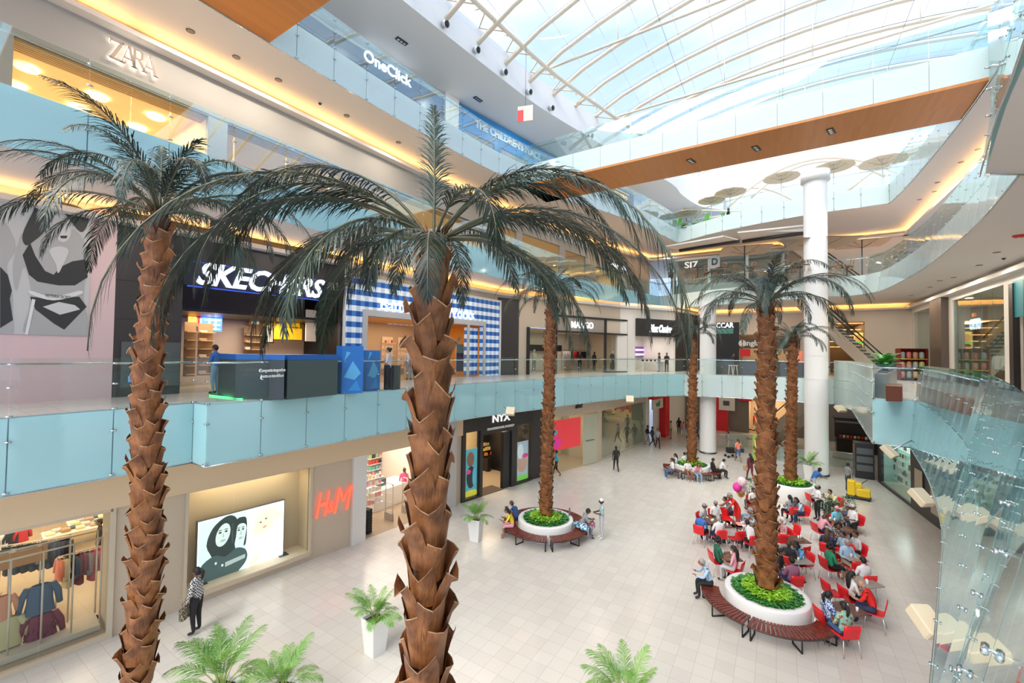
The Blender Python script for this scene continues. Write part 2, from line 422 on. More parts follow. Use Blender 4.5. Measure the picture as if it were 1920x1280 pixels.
# ---------------------------------------------------------------- balustrades
clampm = steel
mb = MB(); mb.tube([(-.055, -.035, 0), (.055, -.035, 0)], .022, clampm, 6); mb.tube([(0, -.035, 0), (0, .05, 0)], .014, clampm, 5); CLAMP = mesh_of(mb, 'glass_clamp')
def bal(label, run, zt, zb, mf, mg, step=1.5, cs=1.0, lb=0.0, lt=0.0, h=1.32, hr=1.18, group='glass balustrades', fadein=None, drop=.03, low=True):
    """glass balustrade: frosted panels over the slab edge below, clear panels above, tube handrail, disc clamps at the joints.
       lb / lt: how far the foot and the head of the glass lean out of plumb (towards the atrium at the foot)"""
    P = resample(run, step); n = len(P)
    L = lambda v, i: (v * fadein(P[i]) if fadein else v)
    Pb = offs(P, [-L(lb, i) for i in range(n)]); Pt = offs(P, [L(lt, i) for i in range(n)])
    c = Vector((sum(p[0] for p in P) / n, sum(p[1] for p in P) / n, zt)); T = thing('glass_balustrade', label, 'balustrade', c, 0, group)
    def q(p, z): return Vector((p[0], p[1], z)) - c
    g = .012
    for i in range(n - 1):
        def quad(a0, a1, b0, b1, z0, z1, m, nm, th=.02):
            A0 = q(a0, z0); A1 = q(a1, z0); B0_ = q(b0, z1); B1 = q(b1, z1); d = (A1 - A0).normalized()
            A0 += d * g; A1 -= d * g; B0_ += d * g; B1 -= d * g
            nn = (A1 - A0).cross(B0_ - A0).normalized() * th
            mb = MB(); vs = [A0, A1, B1, B0_, A0 - nn, A1 - nn, B1 - nn, B0_ - nn]
            mb.add(vs, [(0, 1, 2, 3), (7, 6, 5, 4), (0, 4, 5, 1), (1, 5, 6, 2), (2, 6, 7, 3), (3, 7, 4, 0)], m); mb.build(nm, T)
        if low: quad(Pb[i], Pb[i + 1], P[i], P[i + 1], zb - drop, zt - .02, mf, 'frosted_panel')
        quad(P[i], P[i + 1], Pt[i], Pt[i + 1], zt + .01, zt + h, mg, 'clear_panel')
    mb = MB(); mb.tube([q(p, zt + hr) for p in offs(Pt, [.05] * n)], .028, steel, 6); mb.build('handrail', T)
    mb = MB(); mb.tube([q(p, zb - drop - .015) for p in Pb], .02, steel, 4)
    if low: mb.build('bottom_rail', T)
    for i in range(n):
        a = Vector(P[max(0, i - 1)]); b = Vector(P[min(n - 1, i + 1)]); t = (b - a).normalized(); r = Vector((t.y, -t.x, 0))
        pts = [(P[i], zt + .02), (tuple(Vector(P[i]).lerp(Vector(Pt[i]), .5)), zt + h * .5), (Pt[i], zt + hr)]
        if low: pts += [(tuple(Vector(P[i]).lerp(Vector(Pb[i]), .32)), zt - (zt - zb) * .32), (Pb[i], zb + .03)]
        for p, z in pts: share(CLAMP, 'glass_clamp', T, q(p, z), (0, 0, atan2(t.y, t.x)), cs)
    return T
fade_r = lambda p: min(1, max(0, (30 - p[1]) / 20))
bal('aqua glass balustrade of the middle level at the left edge of the photo', E2a, L2, B2, fascia_g, clear_g, 1.9)
bal('short glass return panel where the middle gallery steps out', [(-14.45, 5.55), (-13.6, 5.55)], L2, B2, fascia_g, clear_g, .85)
i1 = next(i for i, p in enumerate(E2b) if p[1] > 35.9)
bal('long aqua glass balustrade of the middle level under the striped and clothing shops', E2b[:i1 + 1], L2, B2, fascia_g, clear_g, 1.45)
bal('pale green glass balustrade across the far end of the middle level, behind the white columns', E2b[i1:], L2, B2, fascia_w, clear_g, 1.35)
bal('balustrade seen end-on as upright white panels beside the far right column', E2c, L2, B2, fascia_w, fascia_w, .8)
bal('flat aqua glass front of the jutting gallery corner with the potted cycad', E2d, L2, B2, fascia_g, clear_g, 1.2)
bal('large leaning reflective glass balustrade curving close by on the right', E2e, L2, B2, glassmat('aqua_mirror_glass', (.6, .9, .92), .12, .02, body=.80, bodycol=(.50, .84, .88), ior=1.6), clear_refl, 1.1, cs=.5, lb=.34, lt=.26, fadein=fade_r)
bal('aqua glass balustrade of the upper level on the left under the lit clothing shop', E3a, L3, B3, fascia_g, clear_refl, 1.6)
bal('pale glass balustrade of the restaurant terrace on the upper level at the far end', E3b, L3, B3, fascia_w, clear_g, 1.5)
bal('curved reflective balustrade of the upper level sweeping along the right side', E3c, L3, B3, fascia_w, clear_refl, 1.3, cs=.7, lb=.22, lt=.2)
bal('short glass return at the corner of the upper gallery on the right', E3d, L3, B3, fascia_w, clear_refl, .9)
bal('nearest balustrade of the upper gallery at the right edge of the photo', E3e, L3, B3, glassmat('pale_mirror_glass', (.85, .95, .93), .12, .02, body=.45, bodycol=(.7, .85, .82), ior=1.6), clear_refl, 1.2, cs=.55, lb=.18, lt=.18)
bal('pale blue glass balustrade of the top level on the left before the electronics shop', E4a, L4, B4, fascia_w, clear_refl, 1.5)
bal('white curved balustrade of the top terrace with the round parasols', E4b, L4, B4, fascia_w, clear_g, 1.6)
bal('balustrade of the top level along the right side, past the bridge', E4c, L4, B4, fascia_w, clear_refl, 1.5)
# ---------------------------------------------------------------- bridges
def bridge(label, x0, x1, y0, y1, step=0):
    T = thing('footbridge', label, 'bridge', ((x0 + x1) / 2, (y0 + y1) / 2, B4)); cx, cy_ = (x0 + x1) / 2, (y0 + y1) / 2
    mb = MB(); mb.box((x0 - cx, y0 - cy_, 0), (x1 - cx, y1 - cy_, .12), tilemat('plank_wood', (.56, .215, .05), (.50, .185, .04), (.42, .15, .035), .16, 8, .4, .003)); mb.build('wooden_underside', T)
    mb = MB(); mb.box((x0 - cx, y0 - cy_ + .1, .12), (x1 - cx, y1 - cy_ - .1, L4 - B4 - .02), white); mb.build('deck', T)
    for s, yy in ((0, y0 + .03), (1, y1 - .05)):
        n = round((x1 - x0) / 1.75)
        for i in range(n):
            a = x0 + (x1 - x0) * i / n + .012; b = x0 + (x1 - x0) * (i + 1) / n - .012
            mb = MB(); mb.box((a - cx, yy - cy_, .06), (b - cx, yy - cy_ + .02, L4 - B4 + .05), fascia_w); mb.build('frosted_panel', T)
            mb = MB(); mb.box((a - cx, yy - cy_, L4 - B4 + .07), (b - cx, yy - cy_ + .02, L4 - B4 + 1.35), clear_refl); mb.build('clear_panel', T)
        mb = MB(); yr = yy - cy_ + (.1 if s == 0 else -.1); mb.tube([(x0 - cx, yr, L4 - B4 + 1.15), (x1 - cx, yr, L4 - B4 + 1.15)], .028, steel, 6); mb.build('handrail', T)
    return T
bridge('wooden-bellied footbridge crossing the atrium at the top level', -14.0, 7.1, 23.4, 26.7)
bridge('nearer wooden-bellied footbridge, only its corner showing at the top left', -15.2, 8, 2.6, 7.75)
def edge_x0(y):
    for a, b in zip(CE, CE[1:]):
        if a[1] <= y <= b[1]: return a[0] + (b[0] - a[0]) * (y - a[1]) / (b[1] - a[1])
    return CE[-1][0]
def grille(x, y, z, rz=0, lab=''):
    T = thing('ceiling_spotlight', lab, 'light fitting', (x, y, z), rz, 'black double spotlights under the ceilings'); mb = MB()
    mb.box((-.34, -.14, -.02), (.34, .14, .004), black); mb.build('trim', T)
    for i in (-.2, 0, .2):
        mb = MB(); mb.lathe([(.0, -.028), (.06, -.03), (.085, -.022)], steel, 8, (i, 0, 0)); mb.build('lamp', T)
for k, (x, y) in enumerate([(1296, 302), (1418, 278), (1558, 246)]):
    p = at_z(x, y, B4 - .01); grille(p.x, p.y, p.z, 1.3, 'black triple spotlight in the wooden belly of the bridge, ' + ['leftmost', 'middle', 'rightmost'][k])
for k, (x, y) in enumerate([(753, 77), (896, 186)]):
    p = at_z(x, y, CZ - .01); grille(p.x, p.y, p.z, 1.45, 'black triple spotlight in the top ceiling above ' + ['the electronics sign', 'the toy shop'][k])
for y in range(2, 50, 6): area('ceiling_area_light', (edge_x0(y) - 1.6, y, CZ - .03), .2, .2, 60, (1, .95, .88))  # extra area lights added to lighten the top gallery, without fittings
def downlight(x, y, z, lab, r=.1):
    T = thing('downlight', lab, 'light fitting', tuple(at_z(x, y, z - .005)), 0, 'round downlights under the galleries'); mb = MB()
    mb.lathe([(r * .75, -.012), (r, -.015), (r * 1.05, 0)], steeld, 10); rg = mb.build('ring', T)
    l = area('ceiling_area_light', at_z(x, y, z - .03), .12, .12, 45, (1, .88, .72))
    mb = MB(); mb.lathe([(0, -.006), (r * .75, -.008)], mat('lamp_face', (.25, .2, .15), .3), 10); mb.build('lens', rg)
names4 = ['nearest the bridge corner', 'second in the row', 'third, beside the sensor', 'fourth in the row', 'fifth in the row', 'sixth, above the palm fronds']
for k, (x, y) in enumerate([(357, 58), (522, 150), (650, 217), (747, 267), (443, 107)]):
    downlight(x, y, B4, 'small round downlight under the top gallery, ' + names4[k], .13)
for k, (x, y) in enumerate([(1834, 280), (1802, 304), (1758, 342), (1752, 359), (1724, 374)]):
    downlight(x, y, B4, 'round downlight under the top gallery on the right, ' + ['nearest', 'second', 'third', 'fourth', 'farthest'][k], .12)
for k, (x, y) in enumerate([(1869, 473), (1836, 497), (1788, 520), (1762, 526), (1744, 538), (1708, 554)]):
    downlight(x, y, B3, 'round downlight under the upper gallery on the right, ' + ['nearest', 'second', 'third', 'fourth', 'fifth', 'farthest'][k], .12)
T = thing('alarm_beacon', 'red round alarm sounder under the upper gallery at the right edge', 'alarm', tuple(at_z(1911, 441, B3 - .005))); mb = MB(); mb.lathe([(0, -.1), (.1, -.09), (.17, -.04), (.18, 0)], mat('alarm_red', (.6, .02, .02), .3), 12); mb.build('housing', T)
mb = MB(); mb.lathe([(0, -.14), (.05, -.13), (.06, -.095)], white, 8); mb.build('lens', T)
T = thing('dome_camera', 'small dark dome camera under the upper gallery on the right', 'camera', tuple(at_z(1882, 482, B3 - .005))); mb = MB(); mb.lathe([(.09, -.04), (.1, 0)], white, 10); mb.build('base', T); mb = MB(); mb.lathe([(0, -.12), (.05, -.1), (.07, -.04)], black, 10); mb.build('dome', T)
T = thing('dome_camera', 'small dark dome camera under the top gallery on the left', 'camera', tuple(at_z(600, 192, B4 - .005))); mb = MB(); mb.lathe([(.09, -.04), (.1, 0)], white, 10); mb.build('base', T); mb = MB(); mb.lathe([(0, -.12), (.05, -.1), (.07, -.04)], black, 10); mb.build('dome', T)
# round silver speakers on the white edge band
order = ['nearest of the row at the top', 'second of the row', 'third of the row', 'fourth of the row', 'fifth, above the palm frond', 'sixth, above the bridge rail']
for k, (x, y) in enumerate([(829, 48), (888, 96), (940, 137), (987, 174), (1029, 204), (1103, 256)]):
    for i in range(len(CE) - 1):
        W = Wall(CE[i], CE[i + 1]); u, v = W.uv(x, y)
        if 0 <= u <= W.L: break
    T = thing('wall_speaker', 'round silver spotlight on the white roof band, ' + order[k], 'light fitting', W.pt(u, v, 0), 0, 'silver spotlights on the white band')
    n = W.n; mb = MB(); d = (n + Vector((0, 0, -.35))).normalized()
    mb.tube([(0, 0, 0), n * .18], .04, steel, 6); mb.build('bracket', T)
    mb = MB(); mb.tube([n * .12 - d * .02, n * .12 + d * .26], [.17, .19], steel, 12); mb.build('housing', T)
    mb = MB(); mb.tube([n * .12 + d * .262, n * .12 + d * .27], [.15, .15], black, 12); mb.build('grille', T)
# ---------------------------------------------------------------- glass roof
RC, RW, RR = 3.0, 16.4, 3.3
def roofz(x): return PZ + RR * (1 - ((x - RC) / RW) ** 2)
def edge_x(y):
    for a, b in zip(CE, CE[1:]):
        if a[1] <= y <= b[1]: return a[0] + (b[0] - a[0]) * (y - a[1]) / (b[1] - a[1])
    return CE[-1][0] if y > CE[-1][1] else CE[0][0]
ys = [2.0 + 2.42 * k for k in range(21)]
ytop = 52.0
T = thing('roof_truss_frame', 'cream steel ribs, chords and ties that carry the curved glass roof', 'roof frame', (3, 25, PZ))
def rel(p): return Vector(p) - Vector((3, 25, PZ))
for y in ys:
    x0 = edge_x(y); pts = []
    for k in range(15):
        x = x0 + (19 - x0) * k / 14; pts.append(rel((x, y, roofz(x) - .25 - (.25 if k == 0 else 0))))
    mb = MB(); mb.tube(pts, .14, cream_st, 8); pts2 = [p + Vector((0, 0, .16)) for p in pts]; mb.tube(pts2, .045, steeld, 4); mb.build('rib', T)
# chord parallel to the white band, held off it by struts
ch = [(edge_x(y) + 1.25, y) for y in [0, 5, 10, 15, 19.7, 22, 24.5, 27, 29.5, 32, 35, 38, 42]]
mb = MB(); mb.tube([rel((x, y, PZ - .2)) for x, y in ch], .125, cream_st, 8); mb.build('edge_chord', T)
for y in ys:
    if y > 42: break
    x = edge_x(y); mb = MB()
    for dy in (-.9, .9): mb.tube([rel((x + .05, y, PZ - .05)), rel((edge_x(y + dy) + 1.25, y + dy, PZ - .2))], .045, cream_st, 6)
    mb.tube([rel((x + 1.25, y + 1.2, PZ - .2)), rel((x + 1.0, y + 1.2, roofz(x + 1)))], .045, cream_st, 6)
    mb.build('edge_strut', T)
for y in (24.3, 32.1, 40.5):
    x0 = edge_x(y) + .8; mb = MB(); mb.tube([rel((x0, y, PZ + .1)), rel((19, y, PZ + .3))], .085, cream_st, 8); mb.build('tie_beam', T)
    for x in (-8, -3, 2, 7, 12):
        if x > x0: mb = MB(); mb.tube([rel((x, y, PZ + .2)), rel((x, y, roofz(x) - .25))], .03, cream_st, 6); mb.build('hanger', T)
for x in (-6, .5, 7):
    mb = MB(); mb.tube([rel((x, 0, roofz(x) - .5)), rel((x, 50, roofz(x) - .5))], .012, steeld, 4); mb.build('tie_cable', T)
# glazing: one curved sheet per bay, with thin white seam lines
seam = mat('seam_white', (.9, .93, .95), .5)
T = thing('glass_roof', 'curved clear glazing of the atrium roof', 'glass roof', (3, 25, PZ))
for y0, y1 in zip(ys, ys[1:]):
    vs = []; fs = []; N = 14
    for k in range(N + 1):
        a = edge_x(y0); b = edge_x(y1); xa = a + (19 - a) * k / N; xb = b + (19 - b) * k / N
        vs += [rel((xa, y0, roofz(xa))), rel((xb, y1, roofz(xb)))]
    fs = [(2 * k, 2 * k + 2, 2 * k + 3, 2 * k + 1) for k in range(N)]
    mb = MB(); mb.add(vs, fs, roof_g, True); mb.build('glazing_bay', T)
mb = MB()
for x in [k * 1.9 - 13 for k in range(17)]:
    pts = [rel((x, y, roofz(x) - .02)) for y in ys if edge_x(y) < x]
    if len(pts) > 1: mb.tube(pts, .018, seam, 4)
mb.build('seam_line', T)
# ---------------------------------------------------------------- round columns
for (x, y, r, z1, lab, ) in [(-4.77, 38.0, .62, B3, 'white round column at the far left, rising past the middle gallery'), (2.3, 35.4, .68, L4 + .5, 'white round column at the far right, rising to the top terrace')]:
    T = thing('round_column', lab, 'column', (x, y, 0)); mb = MB(); mb.lathe([(r, .12), (r, z1)], mat('column_white', (.82, .81, .80), .3), 32); mb.build('shaft', T)
    mb = MB(); mb.lathe([(r + .04, 0), (r + .04, .12), (r, .125)], steeld, 32); mb.build('base_ring', T)
    if z1 > 15: mb = MB(); mb.lathe([(r, L4 - .15), (r + .16, L4 - .1), (r + .16, L4 + .55), (.1, L4 + .6)], white, 32); mb.build('capital', T)
    if z1 > 15:
        for z in (B2 - .02, L2 + .02, 8.0): mb = MB(); mb.lathe([(r + .01, z), (r + .015, z + .01), (r + .01, z + .03)], white, 32); mb.build('joint_ring', T)

# far end: gable sheet and arched frames behind the top terrace
gab = glassmat('gable_sheet', (.9, .93, .96), .03, .2, body=.75, bodycol=(.86, .88, .90))
mb = MB(); mb.box((-12, 54.6, L4), (19, 54.66, PZ + 3.2), gab); mb.build('wall_gable', kind='structure')
T = thing('gable_frame', 'arched cream steel frame over the far top terrace', 'roof frame', (3, 50, PZ - 2)); r3 = lambda x, y, z: Vector((x, y, z)) - Vector((3, 50, PZ - 2))
def arch(x0, x1, z0, zp, y, rad, n=14): return [r3(x0 + (x1 - x0) * k / n, y, z0 + (zp - z0) * (1 - (2 * k / n - 1) ** 2)) for k in range(n + 1)]
for (a, b, z0, zp, y) in ((-2.2, 8.4, 24.4, 26.9, 50), (-4.5, 10.5, 24.2, 27.8, 51.5), (-8, 2, 23.8, 26.4, 52.5), (6, 17, 24.2, 26.9, 52)):
    mb = MB(); mb.tube(arch(a, b, z0, zp, y, 0), .13, cream_st, 8); mb.build('arch', T)
for x0, z0, x1, z1 in ((-9, 24.6, -2, 23.2), (-9, 23.2, 2, 23.3), (2, 23.3, 14, 23.6)): mb = MB(); mb.tube([r3(x0, 51, z0), r3(x1, 51, z1)], .09, cream_st, 8); mb.build('tie_beam', T)
for x in (-3, 1, 5, 9, 13): mb = MB(); mb.tube([r3(x, 53, 20.2), r3(x, 53, 28.5)], .05, cream_st, 6); mb.build('mullion', T)
# ================================================================ shopfronts
ST = dict(kind='structure')
gl_white = mat('lit_white', (.9, .95, 1), .5, emit=1.3, ecol=(.82, .92, 1))
txt_white = mat('letter_white', (.85, .85, .83), .4)
red = mat('red_plastic', (.72, .015, .02), .35)
shopwarm = mat('shop_wall_warm', (.72, .60, .45), .6)
shopceil = mat('shop_ceiling', (.80, .70, .56), .6)
shopfloor = tilemat('shop_floor', (.48, .38, .27), (.44, .35, .25), (.36, .28, .2), .6, .6, .25, .004)
palew = mat('pale_shop_wall', (.78, .74, .68), .6)
trimd = mat('dark_frame', (.02, .02, .022), .35)
class S:   # one shop front standing in a wall plane
    def __init__(s, wall): s.w = wall
    def px(s, x, y, w=0): return s.w.uv(x, y, w)
def wbox(wall, name, u0, u1, v0, v1, w0, w1, m, parent=None, **k):
    mb = MB(); wall.box(mb, u0, u1, v0, v1, w0, w1, m)
    if not parent and not k: k = ST
    return mb.build(name, parent, **k)
def room(wall, u0, u1, v0, v1, d, mback, mside=None, mfloor=None, mceil=None, power=30, col=(1, .8, .55), floor=True, size=.6):
    """the inside of a shop behind an opening"""
    mside = mside or mback; e = .1
    mb = MB(); wall.box(mb, u0 - .1, u1 + .1, v0 - .05, v1 + .1, -d - .1, -d, mback); wall.box(mb, u0 - .1, u0 - .02, v0, v1, -d, -.22, mside); wall.box(mb, u1 + .02, u1 + .1, v0, v1, -d, -.22, mside)
    mb.build('wall_shop', **ST)
    mb = MB(); wall.box(mb, u0 - .1, u1 + .1, v1, v1 + .06, -d, -.22, mceil or shopceil); mb.build('ceiling_shop', **ST)
    if floor: mb = MB(); wall.box(mb, u0 - .1, u1 + .1, v0 - .02, v0 + .012, -d, -.0, mfloor or shopfloor); mb.build('floor_shop', **ST)
    if power:
        c = wall.pt((u0 + u1) / 2, v1 - .05, -d / 2); l = area('shop_lamp', c, (u1 - u0) * size, d * size, power, col); l.rotation_euler = (0, 0, atan2(wall.u_.y, wall.u_.x))
def opening_wall(wall, u0, u1, v0, v1, openings, m, th=.22, name='wall_left', w1=0):
    """solid wall u0..u1, v0..v1 with rectangular openings (a,b,c,d)"""
    mb = MB(); us = sorted({u0, u1, *[o[0] for o in openings], *[o[1] for o in openings]})
    for a, b in zip(us, us[1:]):
        if b - a < 1e-4: continue
        vs = [(v0, v1)]
        for o in openings:
            if o[0] <= a + 1e-5 and o[1] >= b - 1e-5:
                nv = []
                for c, d in vs:
                    if o[2] > c: nv.append((c, min(d, o[2])))
                    if o[3] < d: nv.append((max(c, o[3]), d))
                vs = nv
        for c, d in vs:
            if d - c > 1e-4: wall.box(mb, a, b, c, d, w1 - th, w1, m)
    return mb.build(name, **ST)
def pane(wall, u0, u1, v0, v1, w=-.05, name='window_glass', m=None, parent=None):
    return wbox(wall, name, u0, u1, v0, v1, w - .01, w + .01, m or shop_g, parent, **({} if parent else ST))
def flatpoly(wall, pts, w, m, mb, th=.006):
    """a flat coloured shape on the wall plane, points in (u, v)"""
    n = len(pts); vs = [wall.pt(u, v, w) for u, v in pts] + [wall.pt(u, v, w + th) for u, v in pts]
    mb.add(vs, [tuple(range(n, 2 * n)), tuple(range(n - 1, -1, -1))] + [(i, (i + 1) % n, n + (i + 1) % n, n + i) for i in range(n)], m)
def smooth(pts, n=4):
    N = len(pts); out = []
    for i in range(N):
        p0, p1, p2, p3 = [Vector(pts[(i + k) % N]) for k in (-1, 0, 1, 2)]
        for k in range(n):
            t = k / n; q = .5 * ((2 * p1) + (p2 - p0) * t + (2 * p0 - 5 * p1 + 4 * p2 - p3) * t * t + (3 * p1 - p0 - 3 * p2 + p3) * t ** 3); out.append((q.x, q.y))
    return out
def oval(cx, cy_, rx, ry, n=14, rot=0): return [(cx + rx * cos(2 * pi * k / n) * cos(rot) - ry * sin(2 * pi * k / n) * sin(rot), cy_ + rx * cos(2 * pi * k / n) * sin(rot) + ry * sin(2 * pi * k / n) * cos(rot)) for k in range(n)]
def gcol(name, v, **k): return mat(name, (v, v * .99, v * .98), .55, **k)

# ---------------------------------------------------------------- middle level, left wall
WA = Wall((-18.25, -6), (-17.8, 4.6)); WB = Wall((-17.8, 4.6), (-16.4, 24.2)); WC = Wall((-16.4, 24.2), (-11.3, 35.4)); WD = Wall((-11.3, 35.4), (-8.0, 40.8)); WE = Wall((-8.0, 40.8), (-6.8, 46.5))
TOP2 = B3 + .02
wbox(WA, 'wall_left', 0, WA.L, L2, TOP2, -.3, 0, pinkw)
# the lingerie poster on the pink hoarding: a black and white photograph of two people
uL = WA.uv(0, 500)[0]; ur, vb = WA.uv(164, 630); vt = WA.uv(170, 392)[1]
P0 = uL - .9; T = thing('fashion_poster', 'large black and white fashion photograph on the pink hoarding at the left edge', 'poster', WA.pt(ur, vb, 0))
def onT(o, T): o.matrix_world = Matrix.Translation(-Vector(T.location)); return o
def part(mb, name, T, **k):
    for i, v in enumerate(mb.v): mb.v[i] = tuple(Vector(v) - Vector(T.location))
    return mb.build(name, T, **k)
mb = MB(); WA.box(mb, P0, ur, vb, vt + .3, .005, .02, gcol('poster_light', .55)); part(mb, 'backing', T)
sk = gcol('poster_skin', .42); skl = gcol('poster_skin_light', .60); dk = gcol('poster_dark', .035); hr_ = gcol('poster_hair', .05); md = gcol('poster_mid', .2)
U = lambda x, y: WA.uv(x, y)
def shape(pts, m, w, T=T, nm='print', wall=WA, clip=None):
    q = [wall.uv(*p) for p in (smooth(pts) if len(pts) > 5 and m is not dk else pts)]
    if clip: q = [(min(max(a, clip[0]), clip[1]), min(max(b, clip[2]), clip[3])) for a, b in q]
    mb = MB(); flatpoly(wall, q, w, m, mb, .003); part(mb, nm, T)
clipA = (P0, ur, vb, vt + .3)
shape([(0, 425), (22, 440), (28, 470), (12, 500), (22, 545), (24, 590), (24, 628), (0, 626)], sk, .024, clip=clipA)            # figure cut by the edge
shape([(0, 500), (14, 515), (22, 545), (18, 560), (24, 600), (0, 615)], dk, .028, clip=clipA)
shape([(40, 440), (60, 425), (95, 420), (125, 425), (150, 440), (164, 470), (164, 500), (156, 560), (164, 629), (50, 629), (54, 580), (58, 540), (44, 500), (30, 545), (24, 500), (34, 455)], sk, .024, clip=clipA)  # torso
shape([(60, 400), (70, 385), (100, 378), (140, 385), (164, 400), (164, 420), (150, 435), (120, 400), (105, 400), (85, 432), (66, 450), (48, 460), (42, 440)], hr_, .032, clip=clipA)
shape(oval_px := [(118 + 15 * cos(a / 8 * pi), 432 + 22 * sin(a / 8 * pi)) for a in range(16)], skl, .030, clip=clipA)      # face
shape([(112, 442), (126, 442), (124, 447), (114, 447)], dk, .034, clip=clipA)
shape([(42, 478), (56, 455), (66, 480), (84, 508), (100, 515), (114, 500), (135, 490), (160, 486), (164, 520), (140, 535), (110, 535), (70, 528), (54, 515)], dk, .028, clip=clipA)
shape([(92, 470), (104, 495), (108, 512), (116, 500), (128, 470), (110, 462)], skl, .033, clip=clipA)
shape([(58, 545), (100, 556), (148, 545), (150, 552), (100, 563), (58, 552)], gcol('poster_band', .7), .034, clip=clipA)
text('VICTORIA SECRET', WA, (U(84, 555)[0] + U(132, 555)[0]) / 2, U(106, 556)[1], .04, .09, dk, width=abs(U(84, 555)[0] - U(132, 555)[0]), name='print', parent=None, depth=.003).matrix_world = Matrix()
lt = bpy.context.scene.objects['print.%03d' % 0] if 'print.000' in bpy.context.scene.objects else None
shape([(56, 556), (90, 560), (148, 556), (162, 575), (120, 618), (100, 606), (66, 580)], dk, .028, clip=clipA)
shape([(80, 575), (110, 566), (140, 572), (150, 580), (112, 590)], skl, .031, clip=clipA)
shape([(60, 560), (66, 562), (52, 628), (46, 628)], gcol('poster_strap', .75), .034, clip=clipA)
for o in list(scene.objects):
    if o.name.startswith('print') and o.parent is None: o.name = 'printed_band'; o.parent = T; o.matrix_parent_inverse = Matrix.Translation(-Vector(T.location))
# dark cladding and the big shoe shop
u1 = WB.uv(341, 600)[0]; u2, vdummy = WB.uv(636, 700); vt1 = WB.uv(341, 486)[1]
uB0, vB0 = WB.uv(640, 700); uB1 = WB.uv(934, 700)[0]; uo0, vo = WB.uv(686, 592); uo1 = WB.uv(873, 640)[0]; ud1 = WB.uv(903, 640)[0]
opening_wall(WB, 0, uB0, L2, TOP2, [(u1, u2, L2, vt1)], darkwall)
for k in range(1, 5): wbox(WB, 'trim_1', 0, u1, L2 + k * 1.25, L2 + k * 1.25 + .015, 0, .006, black)
# gingham front
def gingham(name):
    m, t, p = _new(name); c = t.nodes.new('ShaderNodeTexCoord'); sp = t.nodes.new('ShaderNodeSeparateXYZ'); t.links.new(c.outputs['Object'], sp.inputs[0])
    def stripe(outp, w):
        a = t.nodes.new('ShaderNodeMath'); a.operation = 'MULTIPLY'; a.inputs[1].default_value = 1 / w; t.links.new(outp, a.inputs[0])
        f = t.nodes.new('ShaderNodeMath'); f.operation = 'FRACT'; t.links.new(a.outputs[0], f.inputs[0])
        g = t.nodes.new('ShaderNodeMath'); g.operation = 'GREATER_THAN'; g.inputs[1].default_value = .5; t.links.new(f.outputs[0], g.inputs[0]); return g.outputs[0]
    # pattern runs along the wall (object y) and up (object z)
    sy = stripe(sp.outputs['Y'], .46); sz = stripe(sp.outputs['Z'], .52)
    m1 = t.nodes.new('ShaderNodeMix'); m1.data_type = 'RGBA'; m1.inputs[6].default_value = (.86, .89, .93, 1); m1.inputs[7].default_value = (.48, .66, .84, 1); t.links.new(sy, m1.inputs[0])
    m2 = t.nodes.new('ShaderNodeMix'); m2.data_type = 'RGBA'; m2.inputs[6].default_value = (.04, .20, .56, 1); m2.inputs[7].default_value = (.012, .07, .33, 1); t.links.new(sy, m2.inputs[0])
    m3 = t.nodes.new('ShaderNodeMix'); m3.data_type = 'RGBA'; t.links.new(sz, m3.inputs[0]); t.links.new(m1.outputs[2], m3.inputs[6]); t.links.new(m2.outputs[2], m3.inputs[7])
    t.links.new(m3.outputs[2], p.inputs['Base Color']); p.inputs['Roughness'].default_value = .4
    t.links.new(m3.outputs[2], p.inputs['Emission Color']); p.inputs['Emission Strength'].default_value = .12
    MATS[name] = m; return m
ging = gingham('blue_gingham')
vgt = WB.uv(935, 566)[1]
opening_wall(WB, uB0, uB1, L2, vgt, [(uo0, uo1, L2, vo), (ud1 - .1, ud1, L2, vo - .0)] if False else [(uo0, ud1, L2, vo)], ging, name='wall_gingham', w1=.12, th=.3)
wbox(WB, 'wall_left', uB0, WB.L, vgt, TOP2, -.3, 0, beige)
wbox(WB, 'wall_left', uB1, WB.L, L2, vgt, -.3, .02, darkwall)
for a, b, c, d in ((uB0 - .06, uB0 + .06, L2, vgt + .1), (uB1 - .1, uB1 + .06, L2, vgt + .1), (uB0, uB1, vgt, vgt + .1)): wbox(WB, 'trim_2', a, b, c, d, .1, .17, white)
for a, b, c, d in ((uo0 - .28, uo0, L2, vo + .3), (ud1, ud1 + .22, L2, vo + .3), (uo0, ud1, vo, vo + .3), (uo1, uo1 + .18, L2, vo)): wbox(WB, 'trim_3', a, b, c, d, .1, .18, mat('frame_grey', (.55, .55, .56), .4))
wbox(WB, 'wall_gingham', uo1 + .18, ud1 - .1, L2 + .1, vo - .15, -.3, -.25, ging)
text('Bath & Body Works', WB, (WB.uv(709, 580)[0] + WB.uv(884, 590)[0]) / 2, WB.uv(800, 582)[1], .2, .54, gl_white, width=WB.uv(884, 590)[0] - WB.uv(709, 580)[0], name='shop_sign', label='white lit script letters on the blue and white gingham shopfront', cat='sign', bold=.0)
# inside the gingham shop
orange = mat('orange_wall', (.80, .33, .05), .6)
room(WB, uo0, ud1, L2, vo + .1, 5, mat('gingham_inside', (.62, .48, .36), .6), orange, None, mat('orange_ceiling', (.8, .5, .2), .6), 90, (1, .72, .40))
